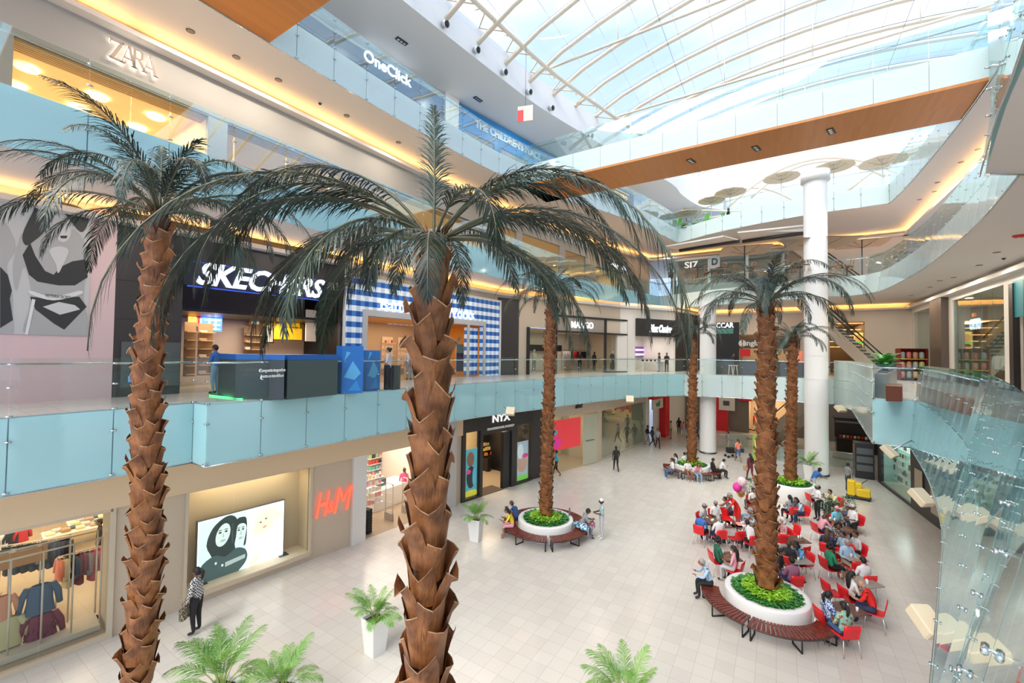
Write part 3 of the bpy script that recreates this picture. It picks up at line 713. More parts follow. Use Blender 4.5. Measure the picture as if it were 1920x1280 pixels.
# shoe shop inside
room(WB, u1, 9.0, L2, vt1, 5.6, mat('blush_wall', (.72, .55, .45), .6), black, None, black, 0)
area('shoe_shop_lamp', WB.pt(5.2, L2 + 2.95, -3.4), 1.5, 5, 130, (1, .85, .65))
wbox(WB, 'trim_4', u1, u2, vt1 - .35, vt1, -.12, -.04, mat('grey_rail', (.45, .42, .38), .5))
wbox(WB, 'ceiling_shop', u1, 9.0, L2 + 3.0, L2 + 3.1, -5.5, -1.2, black)
sa, sv = WB.uv(358, 513); sb, sv2 = WB.uv(600, 545)
T = thing('shop_sign', 'long black sign box with slanted white lit capitals over the shoe shop', 'sign', WB.pt((sa + sb) / 2, sv, .2))
mb = MB(); WB.box(mb, sa - .25, sb + .25, sv - .42, sv + .42, .0, .14, mat('sign_black', (.01, .012, .03), .3)); part(mb, 'sign_box', T)
o = text('SKECHERS', WB, (sa + sb) / 2, sv, .2, .80, mat('cool_lit_white', (.85, .92, 1), .5, emit=1.6, ecol=(.75, .86, 1)), width=sb - sa, shear=.35, bold=.03, name='letters'); o.parent = T; o.matrix_parent_inverse = Matrix.Translation(-Vector(T.location))
mb = MB(); WB.box(mb, sa - .1, sb + .1, sv - .46, sv + .46, .0, .02, mat('halo_blue', (.05, .1, .6), .4, emit=.5, ecol=(.06, .15, 1))); part(mb, 'halo_panel', T)
# ---------------------------------------------------------------- middle level: dress shop, electronics shop
ua, ub, uc, ud_ = [WC.uv(x, 650)[0] for x in (986, 1042, 1134, 1176)]; vt = WC.uv(1090, 600)[1]; vh = WC.uv(1090, 623)[1]
opening_wall(WC, 0, WC.L - .02, L2, TOP2, [(WC.uv(990, 650)[0], WC.uv(1036, 650)[0], L2 + .1, vh + .2), (ub, ud_, L2, vh)], beige)
wbox(WC, 'wall_left', 0, WC.uv(972, 650)[0], L2, TOP2 - .6, 0, .03, darkwall)
for a, b, c, d in ((ub - .1, ub + .08, L2, vt + .25), (uc - .12, uc + .12, L2, vt + .25), (ud_ - .1, ud_ + .1, L2, vt + .25), (ub, ud_, vt + .15, vt + .3), (ub, ud_, vh - .08, vh + .06), (WC.uv(987, 650)[0], WC.uv(992, 650)[0], L2, vh + .2), (uc, ud_, L2, L2 + .1)): wbox(WC, 'trim_5', a, b, c, d, 0, .1, trimd)
wbox(WC, 'wall_left', ub, uc, vh, vt + .2, 0, .04, mat('taupe_panel', (.33, .28, .23), .5))
pane(WC, uc + .1, ud_ - .1, L2 + .1, vh); pane(WC, WC.uv(990, 650)[0], WC.uv(1036, 650)[0], L2 + .1, vh + .2)
text('MANGO', WC, (WC.uv(1070, 610)[0] + WC.uv(1111, 610)[0]) / 2, WC.uv(1090, 610)[1], .08, .5, gl_white, width=WC.uv(1111, 610)[0] - WC.uv(1070, 610)[0], name='shop_sign', label='white capital letters over the dress shop with the dark window frame', cat='sign', bold=.01)
room(WC, WC.uv(990, 650)[0], ud_, L2, vh + .1, 6, palew, shopwarm, None, None, 60, (1, .82, .6))
wbox(WC, 'trim_6', ub, uc, L2 + 1.75, L2 + 2.3, -5.9, -5.5, trimd)
wbox(WC, 'trim_6', uc - 1.4, uc, L2, L2 + 1.7, -5.9, -5.2, palew)

# electronics shop round the bend
e0, e1 = WD.uv(1191, 640)[0], WD.uv(1262, 640)[0]
opening_wall(WD, -.3, WD.L + .2, L2, TOP2, [(e0, e1, L2, WD.uv(1192, 632)[1])], palew)
T = thing('shop_sign', 'black fascia with blue white lit script letters over the electronics shop', 'sign', WD.pt((e0 + e1) / 2, WD.uv(1230, 615)[1], .2))
mb = MB(); WD.box(mb, e0, WD.uv(1268, 615)[0], WD.uv(1230, 631)[1], WD.uv(1230, 599)[1], .02, .3, trimd); part(mb, 'fascia_board', T)
o = text('Max Center', WD, (WD.uv(1212, 615)[0] + WD.uv(1254, 617)[0]) / 2, WD.uv(1232, 617)[1], .33, .62, gl_white, width=WD.uv(1254, 615)[0] - WD.uv(1212, 615)[0], shear=.35, bold=.05, name='letters'); o.parent = T; o.matrix_parent_inverse = Matrix.Translation(-Vector(T.location))
room(WD, e0, e1, L2, 9.6, 4, palew, palew, None, white, 60, (1, .95, .9))
ts0, ts1 = WD.uv(1192, 650, -3.6)[0], WD.uv(1240, 650, -3.6)[0]; tv0, tv1 = WD.uv(1215, 669, -3.6)[1], WD.uv(1215, 650, -3.6)[1]
T = thing('wall_screen', 'wide dark screen with purple and pink streaks inside the electronics shop', 'screen', WD.pt((ts0 + ts1) / 2, tv0, -3.8))
mb = MB(); WD.box(mb, ts0, ts1, tv0, tv1, -3.95, -3.75, mat('screen_dark', (.05, .03, .08), .3, emit=.3, ecol=(.3, .2, .5))); part(mb, 'panel', T)
for k, c in enumerate([(.8, .3, 1), (1, .45, .7)]):
    mb = MB(); v = tv1 - (tv1 - tv0) * (.35 + .45 * k); flatpoly(WD, [(ts0 + .1, v - .08), (ts1 - .7 - k, v + .0), (ts1 - .5 - k, v + .1), (ts0 + .1, v + .14)], -3.74, mat('streak_%d' % k, c, .4, emit=1.6), mb); part(mb, 'glowing_streak', T)
opening_wall(WE, 0, WE.L, L2, TOP2, [], darkwall)
# ---------------------------------------------------------------- upper level, left
V1, V0, VT = 16.85, L3, B4 + .02
W3A = Wall((-18.7, -6), (-18.4, 5)); W3B = Wall((-18.4, 5), (-17.6, 24)); W3C = Wall((-17.6, 24), (-15.2, 38)); W3D = Wall((-15.2, 38), (-12, 48))
zu0 = W3A.uv(27, 54)[0]; zu1 = W3B.uv(391, 218)[0]; zu2 = W3B.uv(427, 240)[0]
opening_wall(W3A, 0, W3A.L, V0, VT, [(zu0, W3A.L, V0, V1)], greybulk)
opening_wall(W3B, 0, W3B.L, V0, VT, [(0, zu1, V0, V1), (zu2, W3B.L, V0, V1)], greybulk)
peach = mat('peach_ceiling', (.93, .72, .46), .7)
room(W3A, zu0, W3A.L + zu1, V0, V1 + .2, 7, peach, peach, None, peach, 400, (1, .74, .45), size=.8)
room(W3B, zu2, W3B.L, V0, V1 + .2, 7, peach, peach, None, peach, 330, (1, .74, .45), size=.8)
for wl, a, b in ((W3A, zu0, W3A.L), (W3B, 0, zu1), (W3B, zu2, W3B.L)):
    wbox(wl, 'trim_7', a, b, V1 - .02, V1 + .06, -.05, .03, trimd)
    mb = MB()
    for k in range(5): wl.box(mb, a, b, V1 - .02 - k * .035, V1 - .035 - k * .035, -1.6 + k * 0.0, -.1, mat('slat_wood', (.55, .36, .2), .5)) if False else wl.box(mb, a, b, V1 - .06, V1 - .03, -.2 - k * .13, -.26 - k * .13, mat('slat_wood', (.55, .36, .2), .5))
    mb.build('trim_8', **ST)
    n = max(1, round((b - a) / 2.4))
    for k in range(n): pane(wl, a + (b - a) * k / n + .01, a + (b - a) * (k + 1) / n - .01, V0, V1, -.1, m=shop_g)
for wl, u in ((W3A, zu0 - .5), (W3B, (zu1 + zu2) / 2)):
    pass
ringw = mat('ring_lamp', (1, .9, .75), .4, emit=1.2, ecol=(1, .85, .65))
for k, (x, y) in enumerate([(50, 128), (183, 182), (147, 203), (258, 240), (292, 220), (28, 160)]):
    p = at_z(x, y, V1 + .14); T = thing('ceiling_light', 'round pale ceiling light inside the upper clothing shop, ' + ['top left', 'third pane', 'second pane', 'lower right', 'right', 'far left'][k], 'lamp', p, 0, 'round ceiling lights in the upper clothing shop')
    mb = MB(); mb.lathe([(.14, -.03), (.27, -.04), (.30, 0)], ringw, 20); mb.build('ring', T)
    mb = MB(); mb.lathe([(0, -.04), (.12, -.04)], gl_white, 12); mb.build('lamp', T)
# serif letters of the upper clothing shop, thick and thin strokes
def strokes(letters, wall, u, v, h, w, m, T, th=.06):
    x = u
    for ch, adv in letters:
        mb = MB()
        for p in ch: flatpoly(wall, [(x + a * h, v + b * h) for a, b in p], w, m, mb, th)
        part(mb, 'letter', T); x += adv * h
Zl = [[(0, .9), (.72, .9), (.72, 1), (0, 1)], [(0, .78), (.04, .78), (.06, .95), (0, 1)], [(.5, .92), (.74, 1), (.22, .05), (-.02, 0)], [(-.02, 0), (.8, 0), (.8, .08), (-.02, .08)], [(.76, 0), (.8, 0), (.86, .22), (.82, .22)]]
Al = [[(0, 0), (.05, 0), (.4, .98), (.36, .98)], [(.34, 1), (.46, 1), (.82, 0), (.66, 0)], [(.14, .3), (.62, .3), (.62, .35), (.16, .35)], [(-.06, 0), (.14, 0), (.14, .03), (-.06, .03)], [(.58, 0), (.9, 0), (.9, .03), (.58, .03)]]
Rl = [[(.08, 0), (.22, 0), (.22, 1), (.08, 1)], [(.2, .95), (.48, .95), (.48, 1), (.2, 1)], [(.2, .5), (.48, .5), (.48, .55), (.2, .55)], [(.48, .5), (.62, .58), (.62, .92), (.48, 1), (.46, .92), (.5, .85), (.5, .65), (.46, .56)], [(.3, .52), (.46, .52), (.86, 0), (.7, 0)], [(0, 0), (.3, 0), (.3, .03), (0, .03)]]
a0, av = W3A.uv(205, 118); a1, _ = W3A.uv(288, 130)
T = thing('shop_sign', 'backlit serif letters on the grey band of the upper clothing shop at top left', 'sign', W3A.pt(a0, av, .1))
hz = 1.02; v0 = W3A.uv(245, 133)[1] + .15
W3x = Wall(tuple(W3A.pt(0, 0)[:2]), tuple((W3A.pt(0, 0) + W3A.u_ * 20)[:2]))
mb = MB()
strokes([([[(a * .72, b) for a, b in q] for q in L], ad * .72) for L, ad in ((Zl, .58), (Al, .56), (Rl, .62), (Al, .8))], W3x, W3x.uv(203, 100)[0], 17.38, .66, .12, mat('letter_bronze', (.34, .26, .2), .4), T)
strokes([([[(a * .72, b) for a, b in q] for q in L], ad * .72) for L, ad in ((Zl, .58), (Al, .56), (Rl, .62), (Al, .8))], W3x, W3x.uv(203, 100)[0] + .0, 17.38, .66, .05, mat('letter_glow', (1, .93, .85), .5, emit=3, ecol=(1, .9, .78)), T, th=.03)
text('STRADIVARIUS', W3C, (W3C.uv(1026, 435)[0] + W3C.uv(1090, 452)[0]) / 2 + .6, W3C.uv(1050, 443)[1], .1, .62, txt_white, width=6.8, name='shop_sign', label='white serif style letters on the grey band right of the tall palm', cat='sign')
c0, c1 = W3C.uv(985, 460)[0], W3C.L
opening_wall(W3C, 0, W3C.L, V0, VT, [(.6, 3.6, V0, V1 + .5), (4.3, 9.4, V0, V1 + .5), (10.2, 13.6, V0, V1 + .3)], greybulk)
room(W3C, .6, 13.6, V0, V1 + .6, 6, shopwarm, shopwarm, None, peach, 170, (1, .76, .48), size=.8)
for a, b in ((.6, 3.6), (4.3, 9.4), (10.2, 13.6)): pane(W3C, a, b, V0, V1 + .5, -.1)
opening_wall(W3D, 0, W3D.L, V0, VT, [(1.0, 5.4, V0, 16.4)], mat('tan_cladding', (.46, .36, .26), .5))
room(W3D, 1.0, 5.4, V0, 16.5, 4, shopwarm, shopwarm, None, shopceil, 60, (1, .74, .45))
wbox(W3D, 'trim_9', 1.0, 5.4, 16.3, 16.45, 0, .1, trimd)
text('LENDERMI', W3D, 4.6, 16.9, .1, .42, gl_white, width=2.6, name='shop_sign', label='small white lit letters beside the terrace restaurant on the upper level', cat='sign', bold=.01)
# ---------------------------------------------------------------- top level, left
W4A = Wall((-19.6, -6), (-19.2, 12.7)); W4B = Wall((-19.2, 12.7), (-18.0, 21.4)); W4C = Wall((-18.0, 21.4), (-15.8, 32)); W4D = Wall((-15.8, 32), (-13.2, 42)); W4E = Wall((-13.2, 42), (-10.5, 57))
navy = mat('navy_fascia', (.05, .075, .13), .3)
for wl in (W4A, W4B, W4C, W4D, W4E): wbox(wl, 'wall_left', 0, wl.L, L4, CZ, -.3, 0, mat('top_wall', (.55, .57, .57), .6))
ou1 = W4B.uv(832, 188)[0]
n0 = W4A.uv(560, 30)[0]
wbox(W4A, 'wall_shop', n0 - 2.4, W4A.L, L4, 24.25, 0, .06, navy); wbox(W4A, 'wall_shop', n0 - 2.2, n0, L4, 24.3, .05, .1, mat('brown_fascia', (.10, .045, .03), .5))
wbox(W4B, 'wall_shop', 0, ou1, L4, 24.25, 0, .06, navy)
wbox(W4B, 'trim_10', ou1, W4B.L, L4, CZ, 0, .2, palew)
mid = (W4B.uv(683, 98)[0] + W4B.uv(765, 160)[0]) / 2
o1 = text('OneClick', W4B, mid, 23.95, .12, .62, gl_white, width=3.1, name='shop_sign', label='white lit rounded letters of the electronics shop on the dark top-level band', cat='sign', bold=.015)
blue = mat('toy_blue', (.015, .22, .52), .45)
bu0, bu1 = .05, W4C.uv(1020, 312)[0]
opening_wall(W4C, 0, W4C.L, L4, CZ - .1, [(.6, 3.4, L4, 23.0), (4.1, 7.0, L4, 23.0)], blue, w1=.1, th=.1)
wbox(W4C, 'wall_shop', .6, 3.4, L4, 23.0, .0, .01, mat('dim_interior', (.35, .33, .30), .6)); wbox(W4C, 'wall_shop', 4.1, 7.0, L4, 23.0, .0, .01, mat('dim_interior', (.35, .33, .30), .6))
t1 = text("THE CHILDREN'S PLACE", W4C, 5.0, 23.75, .14, .5, txt_white, width=7.0, name='shop_sign', label='white capital letters on the bright blue top-level shopfront', cat='sign', bold=.03)
tu = W4D.uv(1153, 358)[0]
wbox(W4D, 'wall_shop', W4D.uv(1128, 360)[0], W4D.uv(1187, 380)[0], 22.0, CZ - .1, 0, .08, mat('theatre_panel', (.05, .05, .055), .5))
gold = mat('gold_letter', (.85, .55, .08), .4, emit=.6, ecol=(1, .6, .08))
T = thing('theatre_sign', 'gold letters between two gold lines on the dark panel behind the bridge', 'sign', W4D.pt(tu, 23.8, .1))
o = text('TEATRO', W4D, (W4D.uv(1153, 358)[0] + W4D.uv(1172, 362)[0]) / 2, 23.85, .12, .42, gold, width=2.3, name='letters', bold=.02); o.parent = T; o.matrix_parent_inverse = Matrix.Translation(-Vector(T.location))
for v in (23.35, 24.35): mb = MB(); a = W4D.uv(1153, 358)[0]; W4D.box(mb, a - .1, a + 2.5, v, v + .06, .1, .13, gold); part(mb, 'gold_line', T)
mb = MB(); a = W4D.uv(1137, 352)[0]
mb.tube([W4D.pt(a + .55 * cos(t / 12 * 2 * pi) , 24.1 + .55 * sin(t / 12 * 2 * pi), .14) for t in range(13)], .09, gold, 6, cap=False); part(mb, 'ring_mark', T)
# hanging banner near the palm tip
T = thing('hanging_banner', 'small red and white hanging banner at the top level above the palm frond', 'banner', at_depth(985, 213, 23))
c = Vector(T.location); mb = MB(); mb.box((-.42, -.03, -.42), (.42, .03, .42), mat('banner_pale', (.85, .62, .55), .5), Matrix.Rotation(.3, 4, 'Z')); mb.build('panel', T)
mb = MB(); mb.box((-.42, -.04, -.42), (-.1, -.031, .2), red, Matrix.Rotation(.3, 4, 'Z')); mb.build('red_block', T)
mb = MB(); mb.tube([(0, 0, .42), (0, 0, CZ - c.z)], .01, steeld, 4); mb.build('hanger', T)
# ---------------------------------------------------------------- ground level, left
G1 = Wall((-16.65, -6), (-14.2, 17.7)); G2 = Wall((-14.2, 17.7), (-13.1, 23.3)); G3 = Wall((-13.1, 23.3), (-11.1, 30)); G4 = Wall((-11.1, 30), (-9.8, 41)); G5 = Wall((-9.8, 41), (-8.6, 50))
wu1 = G1.uv(203, 1200)[0]; du0, du1 = G1.uv(346, 1100)[0], G1.uv(580, 1000)[0]; eu0, eu1 = G1.uv(683, 950)[0], 21.2
opening_wall(G1, 0, G1.L, 0, B2, [(2.0, wu1, .12, 3.5), (du0, du1, .3, 3.5), (eu0, eu1, 0, 3.58)], mat('taupe_wall', (.60, .49, .36), .6), th=.12)
wbox(G1, 'wall_bulkhead', 0, G1.L, 3.55, B2, 0, .12, mat('beige_band', (.74, .56, .36), .6))
wbox(G1, 'wall_left', G1.uv(657, 1000)[0], eu0, 0, 3.6, 0, .14, palew); wbox(G1, 'wall_left', eu1, eu1 + .1, .4, 3.9, .0, .3, red)
wbox(G1, 'wall_left', eu1 + .12, 23.3, 0, B2, 0, .2, mat('pillar_grey', (.58, .54, .50), .5))
for a, b, c, d in ((wu1 - .06, wu1 + .06, .0, 3.56), (2, wu1, 3.46, 3.56), (2, wu1, 0, .14), (du0 - .05, du0 + .03, .25, 3.55), (du1 - .03, du1 + .05, .25, 3.55), (du0, du1, .2, .34)): wbox(G1, 'trim_11', a, b, c, d, 0, .08, mat('frame_cream', (.62, .52, .38), .4))
GH = Wall(tuple(G1.pt(0, 0, -1.3)[:2]), tuple(G1.pt(G1.L, 0, -1.3)[:2])); room(GH, 2.0, 15.5, .0, 3.55, 12, shopwarm, shopwarm, None, shopceil, 560, (1, .80, .54), size=.8)
wbox(G1, 'floor_shop', 2, wu1, -.02, .012, -1.6, 0, shopfloor); wbox(G1, 'ceiling_shop', 2, wu1, 3.55, 3.6, -1.6, -.12, shopceil); wbox(G1, 'wall_shop', wu1 + .02, wu1 + .1, 0, 3.55, -1.5, -.12, shopwarm)
pane(G1, 2.0, 8.9, .14, 3.46, -.06); pane(G1, 8.93, wu1 - .05, .14, 3.46, -.06)
# display niche with the light box
room(G1, du0, du1, .3, 3.5, .95, mat('niche_tan', (.66, .52, .34), .6), None, mat('niche_sill', (.85, .74, .60), .5), palew, 26, (1, .78, .5), size=.8)
for k in range(3): pane(G1, du0 + (du1 - du0) * k / 3 + .01, du0 + (du1 - du0) * (k + 1) / 3 - .01, .34, 3.46, -.05)
bx0, bv1 = G1.uv(369, 980, -.6); bx1, bv0 = G1.uv(531, 1046, -.6); bv1 = G1.uv(450, 957, -.6)[1]
T = thing('light_box', 'lit advertising light box with fashion portraits in the ground-floor display window', 'light box', G1.pt((bx0 + bx1) / 2, bv0, -.65))
mb = MB(); G1.box(mb, bx0, bx1, bv0, bv1, -.7, -.58, mat('box_frame', (.1, .1, .1), .4)); part(mb, 'frame', T)
mb = MB(); G1.box(mb, bx0 + .03, bx1 - .03, bv0 + .03, bv1 - .03, -.58, -.57, mat('lb_white', (.9, .95, .97), .5, emit=.9, ecol=(.9, .97, 1))); part(mb, 'lit_panel', T)
mb = MB(); G1.box(mb, bx1 - .2, bx1 + .12, .33, bv0 + .01, -.72, -.4, steeld); part(mb, 'foot', T)
mb = MB(); G1.box(mb, bx0, bx0 + .3, .33, bv0 + .01, -.72, -.4, steeld); part(mb, 'foot', T)
BW, BH = bx1 - bx0, bv1 - bv0
def lbm(n, c, e=.7): return mat('lb_' + n, c, .5, emit=e, ecol=c)
def lb(nm, pts, m, w):   # fractions of the box
    mb = MB(); flatpoly(G1, [(bx0 + BW * min(.985, max(.015, a)), bv0 + BH * min(.985, max(.015, b))) for a, b in (smooth(pts) if len(pts) > 5 else pts)], w, m, mb, .003); part(mb, nm, T)
tealbg = lbm('teal', (.32, .52, .50)); hairb = lbm('hair', (.03, .055, .055), .2); face = lbm('face', (.62, .70, .68)); faces = lbm('face_shade', (.36, .44, .43)); cream = lbm('cream', (.95, .86, .62)); skinw = lbm('skin', (.93, .78, .58)); jack = lbm('jacket', (.07, .13, .13), .3)
lb('picture', [(.02, .02), (.53, .02), (.53, .98), (.02, .98)], lbm('pale_teal', (.66, .80, .80)), -.567)
lb('picture', [(.03, .1), (.16, .35), (.1, .6), (.16, .84), (.30, .97), (.40, .93), (.44, .75), (.40, .5), (.46, .2), (.44, .04), (.3, .02), (.22, .1), (.12, .02), (.03, .02)], hairb, -.563)
lb('picture', oval(.27, .70, .075, .17, 14, -.15), face, -.559); lb('picture', oval(.465, .66, .055, .15, 14, .05), face, -.559)
lb('picture', [(.41, .86), (.47, .90), (.53, .84), (.53, .5), (.50, .45), (.53, .7), (.5, .79), (.43, .78), (.41, .6), (.38, .4), (.37, .6)], hairb, -.556)
for cx, cy_ in ((.27, .7), (.465, .66)):
    k = 1 if cx < .3 else .75
    for d in (-.032 * k, .032 * k): lb('picture', oval(cx + d, cy_ + .045, .016 * k, .014, 8), hairb, -.552); lb('picture', oval(cx + d, cy_ + .078, .022 * k, .006, 8), hairb, -.552)
    lb('picture', oval(cx, cy_ - .085, .028 * k, .018, 8), faces, -.552); lb('picture', [(cx - .008, cy_ - .03), (cx + .01, cy_ - .035), (cx + .004, cy_ + .04)], faces, -.552)
lb('picture', [(.05, .02), (.04, .3), (.18, .42), (.30, .36), (.42, .44), (.53, .36), (.53, .18), (.36, .02)], jack, -.549)
lb('picture', [(.3, .27), (.52, .3), (.52, .24), (.3, .2)], faces, -.546)
lb('picture', oval(.2, .3, .012, .02, 8), face, -.546); lb('picture', oval(.27, .24, .012, .02, 8), face, -.546)
lb('picture', [(.535, .02), (.98, .02), (.98, .98), (.535, .98)], lbm('bright', (.95, .98, .98), 1.0), -.567)
lb('picture', [(.60, .62), (.66, .86), (.80, .93), (.90, .86), (.985, .74), (.985, .68), (.88, .72), (.84, .6), (.72, .50), (.62, .56)], cream, -.563)
lb('picture', oval(.735, .71, .085, .13, 14, -.5), skinw, -.559)
for d in (-.035, .03): lb('picture', oval(.73 + d, .75 + d * .6, .014, .014, 8), lbm('eye', (.25, .2, .15), .3), -.555)
lb('picture', oval(.745, .64, .026, .016, 8, .4), lbm('lip', (.85, .3, .2)), -.555)
lb('picture', [(.56, .3), (.62, .38), (.74, .54), (.86, .58), (.96, .5), (.98, .2), (.8, .14), (.6, .05)], lbm('blouse', (.98, .95, .88), 1.0), -.559)
lb('picture', [(.56, .12), (.62, .2), (.7, .24), (.66, .1), (.58, .05)], skinw, -.555)
T = thing('shop_sign', 'red lit logo letters on the taupe wall beside the light box', 'sign', G1.pt(16.6, 2, .1))
redl = mat('sign_red', (.9, .12, .06), .4, emit=1.0, ecol=(1, .10, .05))
for s_, x, y, h in (('H', 600, 948, 1.0), ('&', 617, 950, .42), ('M', 637, 938, 1.0)):
    u, v = G1.uv(x, y); o = text(s_, G1, u, v, .08, h, redl, width=(.55 if s_ == 'H' else .28 if s_ == '&' else .8), shear=.3, bold=.0, name='letter'); o.parent = T; o.matrix_parent_inverse = Matrix.Translation(-Vector(T.location))
# open accessory shop
room(G1, eu0, 23.2, 0, 3.6, 6.5, palew, palew, None, mat('shop_white_ceiling', (.85, .8, .75), .6), 200, (1, .86, .70), size=.8)
# black cosmetics shop
a1, a2, b1, b2, c1_, c2_ = [G2.uv(x, 850)[0] for x in (871, 898, 903, 957, 967, 993)]
opening_wall(G2, 0, G2.L, 0, B2, [(a1, a2, .1, 3.65), (b1, b2, 0, 3.4), (c1_, c2_, .1, 3.6)], mat('shop_black', (.035, .03, .028), .35), w1=.12, th=.3)
room(G2, .15, 5.6, 0, 3.7, 4.5, mat('cosmetic_wall', (.75, .55, .30), .6), black, None, mat('cosmetic_ceiling', (.3, .2, .1), .6), 170, (1, .78, .5))
pane(G2, a1, a2, .1, 3.65, .02); pane(G2, c1_, c2_, .1, 3.6, .02)
T = thing('shop_sign', 'white logo letters with a small second line on the black cosmetics shopfront', 'sign', G2.pt(2.6, 4.2, .2))
for s_, y, h, w_, sp in (('NYX', 780, .42, 1.45, 1), ('PROFESSIONAL MAKEUP', 797, .12, 2.2, 1.2)):
    u, v = G2.uv(936, y + 3); o = text(s_, G2, u, v, .16, h, txt_white if h < .3 else mat('logo_white', (.9, .9, .9), .4, emit=.5), width=w_, bold=.015 if h > .3 else .01, name='lettering'); o.parent = T; o.matrix_parent_inverse = Matrix.Translation(-Vector(T.location))
def poster(label, wall, u0, u1, v0, v1, w, base, blobs, name='poster', cat='poster', extra=()):
    T = thing(name, label, cat, wall.pt((u0 + u1) / 2, v0, w)); mb = MB(); wall.box(mb, u0, u1, v0, v1, w - .02, w, base); part(mb, 'sheet', T)
    for i, (cx, cy_, rx, ry, m) in enumerate(blobs):
        mb = MB(); pts = [(min(u1, max(u0, u0 + (u1 - u0) * a)), min(v1, max(v0, v0 + (v1 - v0) * b))) for a, b in oval(cx, cy_, rx, ry, 12)]
        flatpoly(wall, pts, w + .002 + i * .002, m, mb, .002); part(mb, 'print', T)
    return T
def cm(n, c, e=.25): return mat('ink_' + n, c, .5, emit=e, ecol=c)
poster('tall colourful cosmetics poster with a face in the left window of the black shop', G2, a1 + .08, a2 - .08, .15, 2.7, -.05, cm('teal', (.10, .45, .55)), [(.45, .78, .3, .16, cm('brown', (.25, .10, .06))), (.5, .4, .36, .24, cm('black', (.03, .02, .03), 0)), (.3, .52, .2, .05, cm('pink', (.8, .05, .3))), (.5, .05, .6, .08, cm('yellow', (.85, .75, .05))), (.75, .4, .14, .2, cm('cyan', (.1, .5, .7)))])
poster('poster with a face and a green band in the right window of the black shop', G2, c1_ + .08, c2_ - .08, .15, 2.5, -.05, cm('pale', (.45, .55, .65)), [(.5, .42, .42, .22, cm('skin', (.6, .35, .28))), (.35, .75, .25, .2, cm('white', (.75, .8, .85))), (.75, .62, .25, .06, cm('pink', (.8, .05, .3))), (.5, .06, .6, .08, cm('green', (.25, .75, .10)))])
u, v = G2.uv(930, 822, -4.4); T = thing('wall_screen', 'black flat screen on the back wall of the cosmetics shop', 'screen', G2.pt(u, v, -4.3)); mb = MB(); G2.box(mb, u - .75, u + .75, v - .45, v + .45, -4.45, -4.35, mat('screen_black', (.02, .02, .03), .15)); part(mb, 'panel', T)
# stepped shelves of products: each pack a thing
def packs(label, wall, u0, u1, rows, w, group, cols, dx=.16, sz=(.10, .07, .14), catg='pack', name='product_pack', dv=None, shelfm=None, shelf_label=None, back=None, slope=0):
    T = thing('shelf_unit', shelf_label, 'shelf', wall.pt((u0 + u1) / 2, rows[0], w)); 
    if back: mb = MB(); wall.box(mb, u0, u1, rows[0] - .1, rows[-1] + .4, w - .34, w - .3, back); part(mb, 'back_panel', T)
    for i, v in enumerate(rows): mb = MB(); wall.box(mb, u0, u1, v - .03, v, w - .28 - slope * i, w + .02 - slope * i, shelfm or white); part(mb, 'shelf', T)
    base = MB(); base.box((-sz[0] / 2, -sz[1] / 2, 0), (sz[0] / 2, sz[1] / 2, sz[2]), white); meshes = []
    for c in cols: b = MB(); b.bevbox((-sz[0] / 2, -sz[1] / 2, 0), (sz[0] / 2, sz[1] / 2, sz[2]), c, .008); meshes.append(mesh_of(b, name))
    rz = atan2(wall.u_.y, wall.u_.x); k = 0
    for i, v in enumerate(rows):
        n = int((u1 - u0 - .1) / dx)
        for j in range(n):
            if random.random() < .06: continue
            c = meshes[(j // 3 + i * 2) % len(meshes)] if random.random() < .7 else random.choice(meshes)
            share(c, name, None, wall.pt(u0 + .1 + j * dx, v, w - .06 - slope * i), (0, 0, rz), (1, 1, random.uniform(.75, 1.25)), label=label, cat=catg, group=group); k += 1
P = lambda n, c: mat('pack_' + n, c, .45)
warmc = [P('orange', (.75, .25, .06)), P('red', (.6, .06, .05)), P('yellow', (.8, .6, .12)), P('cream', (.8, .7, .5)), P('pink', (.8, .35, .4)), P('lime', (.45, .55, .1))]
u0_, u1_ = G2.uv(905, 860, -3.6)[0], G2.uv(952, 860, -3.6)[0]
packs('small bright cosmetics pack on the sloping black shelves of the cosmetics shop', G2, u0_, u1_ + .2, [1.0, 1.3, 1.6, 1.9], -3.4, 'cosmetics packs on the black shelves', warmc, .17, (.13, .05, .2), shelfm=black, shelf_label='black tiered display of cosmetics seen through the open door', back=black, slope=.12)
wbox(G2, 'counter_block', u0_, 5.2, 0.012, .9, -3.9, -3.1, black, label='black counter base under the cosmetics shelves', cat='counter')
wbox(G2, 'door_mat', b1 + .05, b2 - .65, .012, .03, -.9, .1, mat('mat_brown', (.10, .07, .05), .8), label='dark entrance mat in the doorway of the cosmetics shop', cat='mat')
wbox(G2, 'door_post', b2 - .62, b2 - .02, .012, 3.3, -.2, .02, trimd, label='black door leaf folded open at the right of the cosmetics shop doorway', cat='door')
# accessory shop shelves (back wall) and security gates
sx0, sx1 = G1.uv(690, 880, -6.2)[0], 26.5
mixc = [P('pink', (.8, .35, .4)), P('white', (.8, .78, .75)), P('teal', (.15, .5, .5)), P('lilac', (.5, .4, .65)), P('red', (.6, .06, .05)), P('black', (.05, .04, .05)), P('green', (.3, .5, .2))]
packs('small boxed accessory on the white back shelves of the open accessory shop', G1, sx0, sx1, [.5, .85, 1.2, 1.55, 1.9, 2.25, 2.6, 2.95], -6.1, 'boxed accessories on the back shelves', mixc, .23, (.17, .08, .2), shelf_label='white wall shelving full of boxed accessories in the open shop', back=palew)
